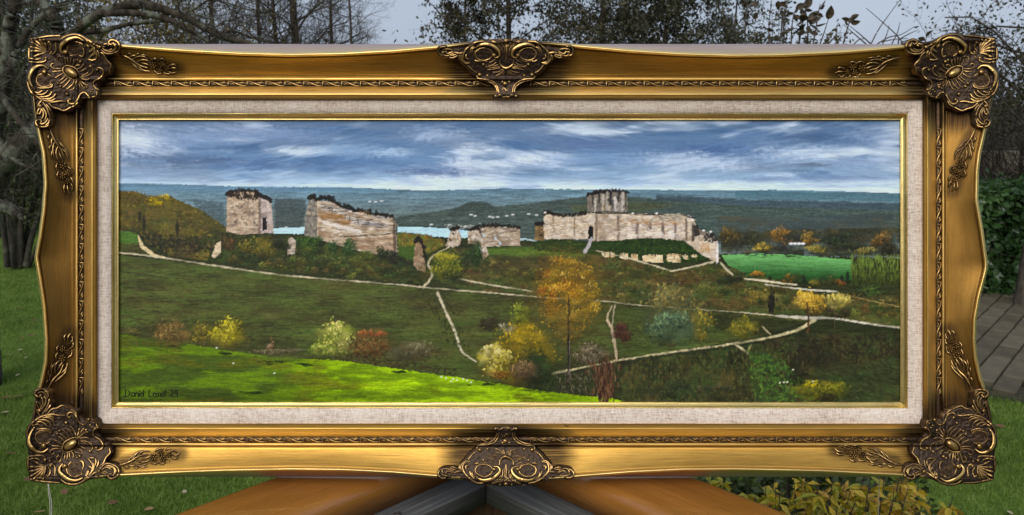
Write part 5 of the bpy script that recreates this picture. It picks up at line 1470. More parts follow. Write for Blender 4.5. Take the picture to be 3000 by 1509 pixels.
def orange():
    m = M('orange_gloss_paint', 0.34, 0, 0.5)
    g = m.noise(m.coord((3, 120, 30)), 1.0, 4)
    b = m.noise(m.coord((6, 20, 20)), 1.0, 3)
    cr = m.noise(m.coord((10, 420, 120)), 1.0, 4, 0.7)
    dr = m.noise(m.coord((60, 160, 160)), 1.0, 4, 0.6)
    col = m.ramp(b, [(0.3, (0.26, 0.10, 0.014)), (0.7, (0.36, 0.145, 0.024))])
    crack = m.ramp(cr, [(0.29, (1, 1, 1)), (0.33, (0, 0, 0))])
    m.color(m.mix(m.math('MULTIPLY', crack, 0.7), col, (0.07, 0.028, 0.008)))
    m.rough(m.math('ADD', m.math('MULTIPLY', g, 0.25), 0.2))
    m.b.inputs['Coat Weight'].default_value = 0.7
    m.b.inputs['Coat Roughness'].default_value = 0.12
    m.bump(m.math('ADD', m.math('ADD', g, m.math('MULTIPLY', dr, 0.5)), m.math('MULTIPLY', cr, 0.8)), 0.0022, 0.6)
    return m.m
def greywood():
    m = M('weathered_grey_wood', 0.85, 0, 0.25)
    g = m.noise(m.coord((5, 160, 160)), 1.0, 5, 0.65)
    k = m.noise(m.coord((2, 14, 14)), 1.0, 3)
    col = m.ramp(g, [(0.3, (0.05, 0.05, 0.05)), (0.52, (0.085, 0.086, 0.084)), (0.75, (0.18, 0.182, 0.18))])
    col = m.mix(m.ramp(k, [(0.5, (0, 0, 0)), (0.95, (1, 1, 1))]), col, (0.09, 0.10, 0.075))
    m.color(col).bump(g, 0.0015, 0.7)
    return m.m
def brownwood():
    m = M('dark_stained_wood', 0.8, 0, 0.3)
    g = m.noise(m.coord((140, 140, 6)), 1.0, 4)
    m.color(m.ramp(g, [(0.3, (0.045, 0.026, 0.014)), (0.7, (0.12, 0.07, 0.035))])).bump(g, 0.001, 0.5)
    return m.m
MAT_ORANGE, MAT_GREY, MAT_BROWN = orange(), greywood(), brownwood()
MAT_SCREW = M('screw_steel', 0.45, 0.9).color((0.12, 0.11, 0.10)).m

APEX = np.array([-0.035, 1.1595])
railing = empty('deck_railing', (APEX[0], APEX[1] - 0.12, 0))
tag(railing, 'orange painted railing corner with grey battens below, under the gilt frame', 'railing')
def rail_bar(name, sgn, off0, off1, ztop, th, mat, bev, length, parent, z_extra=0.0):
    """bar of the V: sgn -1 the left arm, +1 the right; offsets measured square to the arm from its outer edge inwards"""
    d = np.array([sgn, -1.0]) / math.sqrt(2)            # from the corner towards the viewer
    nrm = np.array([-sgn, -1.0]) / math.sqrt(2)         # inwards
    import bmesh
    bm = bmesh.new()
    rows = []
    N = 26
    a, b = off0, off1
    prof = []
    for k in range(5):                                   # rounded upper edges
        t_ = math.pi / 2 * k / 4
        prof.append((a + bev - bev * math.cos(t_), ztop - bev + bev * math.sin(t_)))
    for k in range(5):
        t_ = math.pi / 2 * k / 4
        prof.append((b - bev + bev * math.sin(t_), ztop - bev + bev * math.cos(t_)))
    prof += [(b, ztop - th), (a, ztop - th)]
    for i in range(N + 1):
        s_ = i / N
        row = []
        for (o_, z_) in prof:
            start = o_                                    # mitre: the start slides along the bisector
            p = APEX + nrm * o_ + d * (start + 0.0006 + s_ * (length - start))
            row.append(bm.verts.new((p[0] - railing.location.x, p[1] - railing.location.y, z_ + 0.0006 * math.sin(9 * s_ + o_ * 40) - 0.0006)))
        rows.append(row)
    for r0, r1 in zip(rows, rows[1:]):
        for j in range(len(prof)):
            k = (j + 1) % len(prof)
            bm.faces.new((r0[j], r0[k], r1[k], r1[j]))
    bm.faces.new(rows[0][::-1]); bm.faces.new(rows[-1])
    bmesh.ops.recalc_face_normals(bm, faces=bm.faces[:])
    for f in bm.faces: f.smooth = len(f.verts) == 4
    me = bpy.data.meshes.new(name)
    bm.to_mesh(me); bm.free()
    me.materials.append(mat)
    # object turned so that its own x runs along the board, for the grain
    o = link(name, me, None, parent)
    ang = math.atan2(d[1], d[0])
    me.transform(mathutils.Matrix.Rotation(-ang, 4, 'Z'))
    o.rotation_euler = (0, 0, ang)
    return o
for sgn in (-1, 1):
    rail_bar('handrail', sgn, 0.0, 0.111, ZR, 0.040, MAT_ORANGE, 0.014, 1.9, railing)
    bt = rail_bar('batten', sgn, 0.098, 0.154, ZR - 0.0408, 0.028, MAT_GREY, 0.002, 1.9, railing)
    d = np.array([sgn, -1.0]) / math.sqrt(2); nrm = np.array([-sgn, -1.0]) / math.sqrt(2)
    for k, along in enumerate((0.285, 0.95)):
        if sgn > 0 and k == 0: along = 0.30
        pos = APEX + nrm * 0.132 + d * along
        sc = Tubes()
        sc.add([(0, 0, 0), (0, 0, .0012), (0, 0, .0018)], [.0048, .0048, .0036], 12); sc.add([(0, 0, .0018), (0, 0, .0012), (0, 0, .0008)], [.0036, .0022, .0002], 12)
        o = link('screw', sc.mesh('screw', MAT_SCREW), None, railing)
        o.location = (pos[0] - railing.location.x, pos[1] - railing.location.y, ZR - 0.0414)
pc = np.array([-0.036, 1.02])
o = link('corner_post', bevel_box('corner_post', 0.078, 0.078, ZR - 0.0693, 0.004, MAT_BROWN), None, railing)
o.location = (pc[0] - railing.location.x, pc[1] - railing.location.y, (ZR - 0.0693) / 2)
for sgn in (-1, 1):
    d = np.array([sgn, -1.0]) / math.sqrt(2); nrm = np.array([-sgn, -1.0]) / math.sqrt(2)
    p = APEX + nrm * 0.06 + d * 1.8
    o = link('post', bevel_box('post', 0.078, 0.078, ZR - 0.0405, 0.004, MAT_BROWN), None, railing)
    o.location = (p[0] - railing.location.x, p[1] - railing.location.y, (ZR - 0.0405) / 2)

# ------------------------------------------------------------------ strings left hanging from the frame
MAT_STRING = M('white_thread', 0.8).color((0.62, 0.60, 0.55)).m
MAT_STRING2 = M('grey_thread', 0.8).color((0.30, 0.28, 0.24)).m
def string(pts_px, fwd, rad, mat, label, strands):
    root = empty('hanging_thread', tuple(P(*pts_px[0], fwd)))
    tag(root, label, 'thread')
    for ofs in strands:
        pp = np.array([P(x + ofs * math.sin(0.02 * (y - pts_px[0][1])), y, fwd) for x, y in pts_px])
        tb = Tubes(); tb.add(spline(pp - np.array(root.location), 24), rad, 5)
        link('strand', tb.mesh('strand', mat), None, root)
string([(141, 1404), (142, 1440), (146, 1470), (147, 1510), (149, 1600)], 0.895, 0.00045, MAT_STRING, 'pair of thin white threads hanging from the frame over the leafy lawn', (0, 5))
string([(2577, 1390), (2576, 1430), (2574, 1470), (2573, 1509), (2572, 1600)], 0.895, 0.0005, MAT_STRING2, 'single grey thread hanging from the frame over the yellow shrub', (0,))

# ------------------------------------------------------------------ ground
def lawn():
    m = M('lawn', 0.95, 0, 0.1)
    v = m.coord()
    a = m.noise(v, 0.9, 4); b = m.noise(v, 14, 5, 0.65); c = m.noise(v, 90, 3)
    f = m.math('ADD', m.math('MULTIPLY', a, 0.35), m.math('ADD', m.math('MULTIPLY', b, 0.35), m.math('MULTIPLY', c, 0.3)))
    m.color(m.ramp(f, [(0.36, (0.050, 0.080, 0.016)), (0.5, (0.105, 0.170, 0.028)), (0.62, (0.16, 0.23, 0.048))]))
    m.bump(m.math('ADD', b, c), 0.02, 0.7)
    return m.m
gn = 90
gxx = np.concatenate([-np.geomspace(200, 0.5, gn // 2), np.geomspace(0.5, 200, gn // 2)])
gyy = np.concatenate([-np.geomspace(60, 0.5, 20), np.geomspace(0.5, 300, gn - 20)])
GX, GY = np.meshgrid(gxx, gyy)
def ground_z(x, y):
    return -0.03 + 0.03 * (vnoise(np.asarray(x) * 0.8 + 50, np.asarray(y) * 0.8 + 50, 3) - 0.5) * sm(1.5, 3, np.hypot(x, y))
ground = struct(link('lawn', mesh_np('lawn', np.stack([GX, GY, ground_z(GX, GY) + 0 * GX], -1).reshape(-1, 3), grid_faces(gn, gn), True, None, lawn())))

def grass(name, regions, mat, n, hmin=0.02, hmax=0.05):
    q = []
    for (x0, x1, y0, y1, w_) in regions:
        k = int(n * w_)
        q.append(np.stack([x0 + (x1 - x0) * rng.random(k), y0 + (y1 - y0) * rng.random(k)], 1))
    q = np.vstack(q)
    k = len(q)
    clump = fbm(q[:, 0] * 5 + 30, q[:, 1] * 5 + 30, 77, 3)
    h = (hmin + (hmax - hmin) * rng.random(k)) * (0.5 + clump)
    th = rng.random(k) * 2 * math.pi
    wd = 0.0018 + 0.0016 * rng.random(k)
    z0 = ground_z(q[:, 0], q[:, 1]) - 0.004
    lean = h * (0.2 + 0.9 * rng.random(k)); la = rng.random(k) * 2 * math.pi
    A = np.stack([q[:, 0] - wd * np.cos(th), q[:, 1] - wd * np.sin(th), z0], 1)
    B = np.stack([q[:, 0] + wd * np.cos(th), q[:, 1] + wd * np.sin(th), z0], 1)
    T_ = np.stack([q[:, 0] + lean * np.cos(la), q[:, 1] + lean * np.sin(la), z0 + h], 1)
    V = np.stack([A, B, T_], 1).reshape(-1, 3)
    o = link(name, mesh_np(name, V, np.arange(3 * k).reshape(-1, 3), False, None, mat))
    return o
MAT_GRASS = leaf_mat('grass_blades', (0.075, 0.135, 0.018), (0.15, 0.24, 0.034), (0.25, 0.33, 0.07), 0.6, 6.0, 0.3)
g = grass('grass', [(-3.6, -1.0, 2.6, 4.6, .42), (-5.8, -2.6, 4.6, 8.6, .30), (1.1, 3.3, 2.4, 5.0, .28)], MAT_GRASS, 210000, 0.016, 0.042)
tag(g, 'short damp lawn grass around the trees and the terrace', 'grass', kind='stuff')

# ------------------------------------------------------------------ fallen leaves on the lawn
lm = [M('leaf_tan', 0.7).color((0.27, 0.175, 0.07)).m, M('leaf_pale', 0.6).color((0.38, 0.33, 0.20)).m, M('leaf_brown', 0.8).color((0.14, 0.065, 0.03)).m]
def fallen(mat, s_):
    n = 9
    t_ = np.linspace(-1, 1, n)
    wv = 0.55 * (1 - t_ ** 2) ** 0.7 * (1 - 0.25 * t_)
    V = np.stack([np.stack([t_, -wv, 0.25 * wv + 0.15 * t_ ** 2], 1), np.stack([t_, 0 * t_, 0.18 * t_ ** 2], 1), np.stack([t_, wv, 0.35 * wv + 0.1 * t_ ** 2], 1)], 1).reshape(-1, 3) * s_
    return mesh_np('fallen_leaf', V, grid_faces(n, 3), True, None, mat)
FM = [fallen(lm[0], 0.025), fallen(lm[1], 0.019), fallen(lm[2], 0.025)]
for sx, sy, k, lab in ((91, 953, 1, 0), (62, 994, 2, 0), (58, 1027, 1, 0), (25, 1041, 1, 0), (76, 1050, 1, 0), (52, 1101, 1, 0), (47, 1166, 0, 1), (17, 1166, 2, 0), (17, 1209, 1, 0), (190, 1439, 2, 0), (114, 1495, 0, 0), (84, 1403, 2, 0),
                       (12, 1211, 1, 0), (435, 1490, 0, 0), (92, 985, 2, 0), (100, 940, 2, 0), (55, 905, 2, 0), (30, 1330, 2, 0), (330, 1470, 2, 0), (540, 1440, 1, 0), (2960, 1500, 1, 0), (2930, 1240, 2, 0)):
    g_ = G(sx, sy, 0.0)
    o = link('fallen_leaf', FM[k])
    o.location = (g_[0], g_[1], float(ground_z(g_[0], g_[1])) + 0.022)
    o.rotation_euler = (random.uniform(-.25, .25), random.uniform(-.25, .25), random.uniform(0, 6.3))
    if lab: o.scale = (1.5, 1.5, 1.5)
    name = {0: 'tan', 1: 'pale straw coloured', 2: 'dark brown'}[k]
    if lab: tag(o, 'large curled tan leaf on the grass near the mossy tree foot', 'leaf')
    else: tag(o, name + ' fallen leaf lying on the lawn', 'leaf', name + ' leaves on the lawn')

# ------------------------------------------------------------------ terrace of grey pavers
MAT_PAVER = M('grey_paver', 0.85, 0, 0.3)
f_ = MAT_PAVER.noise(MAT_PAVER.coord(), 18, 5, 0.6); r_ = MAT_PAVER.n('ObjectInfo').outputs['Random']
MAT_PAVER.color(MAT_PAVER.mix(0.55, MAT_PAVER.ramp(f_, [(0.3, (0.050, 0.041, 0.025)), (0.7, (0.135, 0.114, 0.074))]), MAT_PAVER.ramp(r_, [(0, (0.05, 0.042, 0.027)), (1, (0.14, 0.119, 0.082))]))).bump(f_, 0.004, 0.5)
MAT_PAVER = MAT_PAVER.m
MAT_JOINT = M('joint_soil', 0.95).color((0.028, 0.026, 0.016)).m
ZT = 0.02
fr = [G(2600, 1105), G(3000, 1165), np.array([6.0, 3.9, 0]), np.array([6.0, 7.6, 0]), np.array([3.0, 7.6, 0])]
tv = np.array([[p[0], p[1], ZT - 0.035] for p in fr] + [[p[0], p[1], -0.06] for p in fr])
k = len(fr)
terrace = struct(link('terrace', mesh_np('terrace', tv, [np.array([[0, 1, 2, 3], [0, 3, 4, 4]])[:1], np.array([[0, 3, 4]]), np.array([[i, i + k, (i + 1) % k + k, (i + 1) % k] for i in range(k)])], False, None, MAT_JOINT)))
pm = bevel_box('paver', 0.300, 0.128, 0.05, 0.008, MAT_PAVER, 1)
pav_dir = math.radians(48)
ux, uy = np.array([math.cos(pav_dir), math.sin(pav_dir)]), np.array([-math.sin(pav_dir), math.cos(pav_dir)])
poly_t = np.array([p[:2] for p in fr])
cnt = 0
cand = []
for i in range(-40, 40):
    for j in range(-40, 40):
        c_ = np.array([4.0, 5.5]) + ux * (0.310 * (i + 0.37 * (j % 3))) + uy * 0.138 * j
        cand.append((c_[0] ** 2 + c_[1] ** 2, c_))
cand.sort(key=lambda a: a[0])
for _, c_ in cand:
    cs = [c_ + ux * a * 0.11 + uy * b * 0.05 for a in (-1, 1) for b in (-1, 1)]
    if all(inside(poly_t, np.array([q[0]]), np.array([q[1]]))[0] for q in cs):
        # only the strip beside the frame is ever in view
        sxp = 1500 + FPX * c_[0] / (c_[1] * cp + (ZC) * sp)
        if not (2700 < sxp < 3150) or c_[1] > 7.3: continue
        o = link('paver', pm, None, terrace)
        o.location = (c_[0], c_[1], ZT - 0.025 + random.uniform(-.004, .003))
        o.rotation_euler = (random.uniform(-.012, .012), random.uniform(-.012, .012), pav_dir + random.uniform(-.012, .012))
        cnt += 1
        if cnt >= 290: break
print('pavers', cnt)

# ------------------------------------------------------------------ trees
def unit(v): return v / (np.linalg.norm(v) + 1e-9)
def grow(tb, p, d, ln, r, lev, maxlev, rs, kids=(5, 8), wob=0.35, up=0.0, droop=0.0, ratio=(0.35, 0.62), tips=None, spread=(0.5, 1.1), sides=None):
    n = 6 if lev < maxlev else 4
    pts = [p]
    dd = d
    for i in range(n - 1):
        dd = unit(dd + rs.normal(size=3) * wob * 0.5 + np.array([0, 0, up - droop * (i / n)]))
        pts.append(pts[-1] + dd * ln / (n - 1))
    pts = np.array(pts)
    rad = np.linspace(r, r * (0.45 if lev < maxlev else 0.35), n)
    tb.add(pts, rad, sides[min(lev, len(sides) - 1)] if sides else (6 if lev == 0 else 4 if lev == 1 else 3))
    if tips is not None and lev >= maxlev - 1:
        tips.append(pts)
    if lev >= maxlev: return
    for _ in range(int(rs.integers(kids[0], kids[1] + 1))):
        u = 0.2 + 0.8 * rs.random()
        f = u * (n - 1); i = min(int(f), n - 2); q = pts[i] + (pts[i + 1] - pts[i]) * (f - i)
        ax = unit(pts[i + 1] - pts[i])
        s_ = unit(np.cross(ax, rs.normal(size=3)))
        ang = spread[0] + (spread[1] - spread[0]) * rs.random()
        nd = unit(ax * math.cos(ang) + s_ * math.sin(ang))
        grow(tb, q, nd, ln * (ratio[0] + (ratio[1] - ratio[0]) * rs.random()), max(r * (1 - 0.5 * u) * 0.55, 0.0012), lev + 1, maxlev, rs, kids, wob, up, droop, ratio, tips, spread, sides)

def leaves_on(tips, per, size, rs, hang=0.3, spread=0.05):
    """small pointed leaf faces along twigs"""
    P_ = []
    for t_ in tips:
        u = rs.random(per) * (len(t_) - 1.001)
        i = u.astype(int)
        P_.append(t_[i] + (t_[i + 1] - t_[i]) * (u - i)[:, None])
    P_ = np.vstack(P_)
    return leaf_quads(P_ + rs.normal(size=P_.shape) * spread, size, rs, hang)

def leaf_quads(P_, size, rs, hang=0.3):
    k = len(P_)
    a = rs.normal(size=(k, 3)); a[:, 2] -= hang * 2
    a /= np.linalg.norm(a, axis=1, keepdims=True)
    b = np.cross(a, rs.normal(size=(k, 3))); b /= np.linalg.norm(b, axis=1, keepdims=True)
    s_ = size * (0.6 + 0.8 * rs.random(k))[:, None]
    V = np.stack([P_, P_ + a * s_ * 0.5 + b * s_ * 0.24, P_ + a * s_, P_ + a * s_ * 0.5 - b * s_ * 0.24], 1)
    return V.reshape(-1, 3), np.arange(4 * k).reshape(-1, 4)

MAT_MOSSY = bark_mat('mossy_bark', (0.024, 0.018, 0.013), (0.075, 0.064, 0.048), (0.15, 0.16, 0.12), 0.5, 26)
MAT_BARK = bark_mat('grey_bark', (0.022, 0.019, 0.014), (0.062, 0.056, 0.042), (0.085, 0.09, 0.06), 0.4, 18)
MAT_TWIG = bark_mat('twig_bark', (0.036, 0.029, 0.022), (0.095, 0.080, 0.064), None, 0, 30)
MAT_LEAF_DARK = leaf_mat('dark_leaf', (0.022, 0.022, 0.010), (0.050, 0.046, 0.020), (0.10, 0.082, 0.036), 0.5, 2.5)
MAT_LEAF_GOLD = leaf_mat('autumn_leaf', (0.07, 0.068, 0.018), (0.16, 0.125, 0.03), (0.28, 0.20, 0.05), 0.6, 1.2)
MAT_LEAF_GREEN = leaf_mat('green_leaf', (0.022, 0.036, 0.011), (0.048, 0.072, 0.020), (0.095, 0.115, 0.035), 0.5, 1.4)
MAT_LAUREL = leaf_mat('laurel_leaf', (0.018, 0.044, 0.013), (0.042, 0.092, 0.026), (0.09, 0.17, 0.05), 0.34, 2.0, 0.15)
MAT_NEEDLE = leaf_mat('conifer_needle', (0.024, 0.025, 0.013), (0.050, 0.052, 0.027), (0.095, 0.088, 0.050), 0.6, 2.0, 0.1)

def make_tree(name, label, cat, base, build, wood, leaf=None, group=None):
    root = empty(name, tuple(base))
    tag(root, label, cat, group)
    for part, (V, F), mat in build:
        c_ = link(part, mesh_np(part, V - np.asarray(base), F, part != 'foliage', None, mat), None, root)
        if part in ('foliage', 'branches'): c_['kind'] = 'stuff'
    return root

def tree(name, label, base, ht, r, seed, leaf=None, leaf_n=0, leaf_size=0.05, maxlev=3, kids=(6, 9), wood=None, lean=(0, 0), up=0.02, droop=0.0, low=0.25, group=None, nb=14, blen=0.5, spread=(0.6, 1.2), cat='tree', lspread=0.05, wob=0.35, thick=0.3):
    rs = np.random.default_rng(seed)
    base = np.asarray(base, float)
    trunk, crown, tips = Tubes(), Tubes(), []
    n = 9
    p = [base + np.array([0, 0, -0.08])]
    for i in range(n - 1):
        p.append(p[-1] + np.array([lean[0] / n + rs.normal() * 0.04 * ht / n, lean[1] / n + rs.normal() * 0.04 * ht / n, ht / (n - 1)]))
    p = np.array(p)
    pr = r * np.linspace(1, 0.22, n); pr[0] *= 1.35
    trunk.add(spline(p, 20), np.interp(np.linspace(0, 1, 20), np.linspace(0, 1, n), pr), 9)
    for k in range(nb):
        u = low + (1 - low) * (k + rs.random()) / nb
        f = u * (n - 1); i = min(int(f), n - 2); q = p[i] + (p[i + 1] - p[i]) * (f - i)
        az = k * 2.4 + rs.random()
        el = 0.2 + 0.7 * rs.random()
        d = np.array([math.cos(az) * math.cos(el), math.sin(az) * math.cos(el), math.sin(el)])
        grow(crown, q, d, ht * blen * (1.15 - 0.75 * u) * (0.8 + 0.4 * rs.random()), r * (1 - 0.7 * u) * thick, 1, maxlev, rs, kids, wob, up, droop, (0.35, 0.62), tips, spread)
    bl = [('trunk', trunk.arrays(), wood), ('branches', crown.arrays(), wood)]
    if leaf is not None:
        bl.append(('foliage', leaves_on(tips, leaf_n, leaf_size, rs, 0.3, lspread), leaf))
    root = make_tree(name, label, cat, base, bl, wood, leaf, group)
    return root
# ------------------------------------------------------------------ mossy old fruit tree at the left
rs = np.random.default_rng(21)
base = G(-62, 1172)
limbs_px = [  # (px points, forward distance, radius from-to in m)
    ([(-62, 1185), (-58, 1000), (-62, 800), (-48, 620), (-10, 500), (70, 420), (130, 360), (165, 290)], 4.6, (0.14, 0.11, 0.105, 0.10, 0.085, 0.07, 0.055, 0.045)),
    ([(150, 320), (168, 230), (168, 155), (171, 97), (159, 50), (136, 23), (100, -15), (60, -90)], 4.55, (0.04, 0.036, 0.036, 0.036, 0.034, 0.03, 0.026, 0.02)),
    ([(140, 350), (165, 220), (190, 140), (217, 97), (250, 68), (282, 47), (338, 24), (408, 14), (485, 29), (543, 50), (602, 82), (660, 109), (740, 130), (840, 170)], 4.5, (0.04, 0.032, 0.027, 0.026, 0.025, 0.024, 0.022, 0.02, 0.014)),
    ([(300, 40), (380, 38), (446, 45), (505, 62), (563, 93), (613, 124), (680, 170)], 4.42, (0.02, 0.018, 0.017, 0.016, 0.012, 0.008)),
    ([(-110, 160), (-50, 215), (0, 270), (31, 320), (69, 370), (112, 420), (170, 470)], 4.35, (0.026, 0.02, 0.018, 0.018, 0.017, 0.013, 0.008)),
    ([(-50, 560), (-25, 400), (8, 250), (26, 120), (42, 20), (60, -90)], 4.75, (0.075, 0.062, 0.052, 0.046, 0.04, 0.03)),
    ([(20, 230), (60, 130), (110, 60), (190, 10), (280, -40)], 4.7, (0.03, 0.022, 0.018, 0.014, 0.01)),
    ([(-52, 628), (-10, 606), (24, 610), (50, 626), (70, 647)], 4.5, (0.055, 0.044, 0.038, 0.028, 0.006)),
    ([(220, 95), (300, 90), (380, 70), (470, 60), (560, 30), (640, -20)], 4.65, (0.02, 0.015, 0.012, 0.009, 0.006)),
    ([(-90, 330), (-20, 360), (10, 430), (60, 480), (120, 500)], 4.5, (0.03, 0.024, 0.018, 0.012, 0.008))]
twig, tips = Tubes(), []
root = empty('mossy_tree', tuple(base))
tag(root, 'old tree with arching limbs crusted in grey lichen, trunk beside the lawn', 'tree')
for li, (pp, fw, rad) in enumerate(limbs_px):
    w3 = np.array([P(x, y, fw + 0.03 * math.sin(i)) for i, (x, y) in enumerate(pp)])
    q = spline(w3, 9 * len(pp))
    q = q + (rs.normal(size=q.shape) * 0.0015)
    wood = Tubes()
    wood.add(q, np.interp(np.linspace(0, 1, len(q)), np.linspace(0, 1, len(rad)), rad) * (1 + 0.03 * rs.normal(size=len(q))), 9)
    V, F = wood.arrays()
    nm = 'trunk' if li == 0 else ('cut_stub' if li == 7 else 'limb')
    link(nm, mesh_np(nm, V - base, F, True, None, MAT_MOSSY), None, root)
    if li in (7,): continue
    for k in range({0: 5, 1: 8, 2: 18, 3: 11, 4: 12, 5: 10, 6: 8, 8: 7, 9: 9}[li]):
        u = rs.random() ** 0.8
        if li == 0: u = 0.55 + 0.45 * u
        i = min(int(u * (len(q) - 1)), len(q) - 2)
        ax = unit(q[i + 1] - q[i])
        s_ = unit(np.cross(ax, rs.normal(size=3)))
        d = unit(ax * 0.5 + s_ + np.array([0, 0, 0.15]))
        grow(twig, q[i], d, 0.2 + 0.4 * rs.random(), 0.0042, 1, 3, rs, (4, 6), 0.75, 0.02, 0.05, (0.35, 0.7), tips, (0.5, 1.2))
V, F = twig.arrays()
link('twigs', mesh_np('twigs', V - base, F, True, None, MAT_MOSSY), None, root)['kind'] = 'stuff'

# ------------------------------------------------------------------ clump of stems further back on the lawn
rs = np.random.default_rng(33)
base = G(58, 783)
tw, tips = Tubes(), []
root = empty('stem_clump', tuple(base))
tag(root, 'clump of several bare upright stems rising from one foot on the lawn', 'tree')
for pp, r0 in (([(46, 783), (42, 640), (34, 488), (30, 330), (20, 150), (0, -60)], .040), ([(22, 783), (10, 660), (-8, 520), (-40, 330), (-70, 100)], .026), ([(62, 783), (62, 620), (66, 480), (84, 300), (90, 100), (100, -40)], .026),
               ([(66, 780), (80, 680), (104, 575), (124, 500), (170, 400), (210, 250)], .024), ([(76, 780), (92, 700), (118, 620), (150, 520), (200, 380), (280, 200)], .026), ([(34, 783), (26, 640), (6, 560), (-20, 430)], .022), ([(54, 783), (54, 690), (72, 560), (74, 420), (60, 200)], .022),
               ([(84, 782), (110, 720), (140, 640), (190, 560), (260, 450)], .02)):
    fw = base[1] + rs.normal() * 0.08
    q = spline(np.array([P(x, y, fw) for x, y in pp]), 22)
    sg_ = Tubes(); sg_.add(q - base, np.linspace(r0 * 1.25, r0 * 0.5, 22), 8)
    link('stem', sg_.mesh('stem', MAT_BARK), None, root)
    for k in range(20):
        i = int(rs.integers(7, 21)); s_ = unit(np.cross(q[i] - q[i - 1], rs.normal(size=3)))
        grow(tw, q[i], unit(s_ + np.array([0, 0, 0.5])), 0.4 + 0.5 * rs.random(), 0.006, 1, 2, rs, (4, 7), 0.5, 0.03, 0, (0.35, 0.65), tips)
V, F = tw.arrays(); link('twigs', mesh_np('twigs', V - base, F, True, None, MAT_TWIG), None, root)['kind'] = 'stuff'
V, F = leaves_on(tips, 3, 0.055, rs, 0.2, 0.05)
link('foliage', mesh_np('foliage', V - base, F, False, None, MAT_LEAF_GREEN), None, root)['kind'] = 'stuff'

# ------------------------------------------------------------------ shrubs and trees that close the garden
def cloud(name, label, base, rx, ry, h, n, size, leaf, seed, cat='shrub', group=None, thr=0.42, z0=0.0, wood=MAT_TWIG, nb=16):
    """a leafy mass: leaves in lumps through the crown's volume on a fan of stems"""
    rs = np.random.default_rng(seed)
    base = np.asarray(base, float)
    k = n * 3
    q = rs.random((k, 3)) * 2 - 1
    r = np.linalg.norm(q * np.array([1, 1, 1]), axis=1)
    lump = 0.5 * vnoise(q[:, 0] * rx * 2.2 + 40 + seed, q[:, 2] * h * 1.6 + 40, seed) + 0.5 * vnoise(q[:, 1] * ry * 2.2 + 40, q[:, 2] * h * 2.8 + 40 + seed, seed + 1)
    edge = 0.80 + 0.35 * vnoise(np.arctan2(q[:, 1], q[:, 0]) * 2.2 + 9, q[:, 2] * 4 + 9, seed + 2)
    keep = (r < edge) & (lump > thr)
    q = q[keep][:n]
    Pp = base + np.stack([q[:, 0] * rx, q[:, 1] * ry, z0 + (q[:, 2] * 0.5 + 0.5) * h], 1)
    V, F = leaf_quads(Pp, size, rs, 0.2)
    tb, tips = Tubes(), []
    tr = Tubes()
    for _ in range(nb):
        az = rs.random() * 6.3; el = 0.75 + 0.7 * rs.random()
        d = np.array([math.cos(az) * math.cos(el) * rx / max(h * 0.5, .1), math.sin(az) * math.cos(el) * ry / max(h * 0.5, .1), math.sin(el)])
        grow(tb, base + np.array([rs.normal() * rx * 0.15, rs.normal() * ry * 0.15, -0.05]), unit(d), (z0 + h) * 0.7, 0.012 + 0.012 * h / 3, 0, 2, rs, (4, 6), 0.3, 0.04)
    return make_tree(name, label, cat, base, [('branches', tb.arrays(), wood), ('foliage', (V, F), leaf)], wood)

def at(sx, fwd):
    p = P(sx, 754, fwd)
    xr = (sx - 1500) / FPX
    t_ = fwd / (cp)          # near the horizon
    return np.array([xr * t_, fwd, -0.03])

cloud('evergreen_shrub', 'dark green shrub behind the clump of bare stems', at(-150, 11.5), 1.5, 1.2, 4.6, 15000, 0.085, MAT_LEAF_GREEN, 3)
cloud('evergreen_shrub', 'dark green bushy shrub behind the arching lichen limbs', at(130, 12.5), 1.4, 1.2, 4.4, 14000, 0.085, MAT_LEAF_GREEN, 4)
cloud('autumn_tree', 'golden leaved tree glowing behind the arching lichen limbs', at(455, 10.6), 1.0, 0.8, 4.0, 9000, 0.06, MAT_LEAF_GOLD, 6, 'tree', thr=0.47)
cloud('low_shrub', 'low dark shrub along the far lawn edge behind the bare stems', at(20, 10.6), 2.2, 0.7, 1.5, 9000, 0.07, MAT_LEAF_GREEN, 8)
BT = dict(wood=MAT_TWIG, maxlev=3, kids=(7, 11), nb=42, low=0.22)
tree('bare_tree', 'bare tree with dense bushy twigs behind the arching lichen limbs', at(690, 11.0), 4.8, 0.06, 41, MAT_LEAF_GOLD, 1, 0.035, blen=0.36, **BT)
tree('bare_tree', 'upright bare tree with the thickest straight trunk near the sky gap', at(905, 12.0), 5.6, 0.10, 42, blen=0.24, **BT)
tree('bare_tree', 'slender bare tree with feathery twigs edging the open sky gap', at(1010, 12.6), 5.0, 0.05, 43, blen=0.22, **BT)
tree('bare_tree', 'thin twiggy tree between the straight bare tree and golden tree', at(790, 13.4), 5.4, 0.06, 44, MAT_LEAF_DARK, 1, 0.035, blen=0.30, **BT)
tree('bare_tree', 'thin straight bare tree close behind the thickest straight trunk', at(845, 13.0), 5.4, 0.06, 45, blen=0.28, **BT)
tree('bare_tree', 'low bushy bare tree with the finest twigs in the sky gap', at(1060, 11.4), 4.2, 0.04, 46, blen=0.24, **BT)
tree('leafy_tree', 'dark leaved tree beyond the top cartouche of the frame', at(1500, 9.0), 4.3, 0.06, 51, MAT_LEAF_DARK, 9, 0.048, kids=(5, 7), wood=MAT_TWIG, nb=32, low=0.3, blen=0.30, lspread=0.03)
tree('leafy_tree', 'small dark tree with drooping leaves at the open sky gap', at(1375, 8.6), 3.5, 0.04, 52, MAT_LEAF_DARK, 8, 0.046, kids=(4, 6), wood=MAT_TWIG, nb=22, low=0.35, blen=0.24, lspread=0.03)
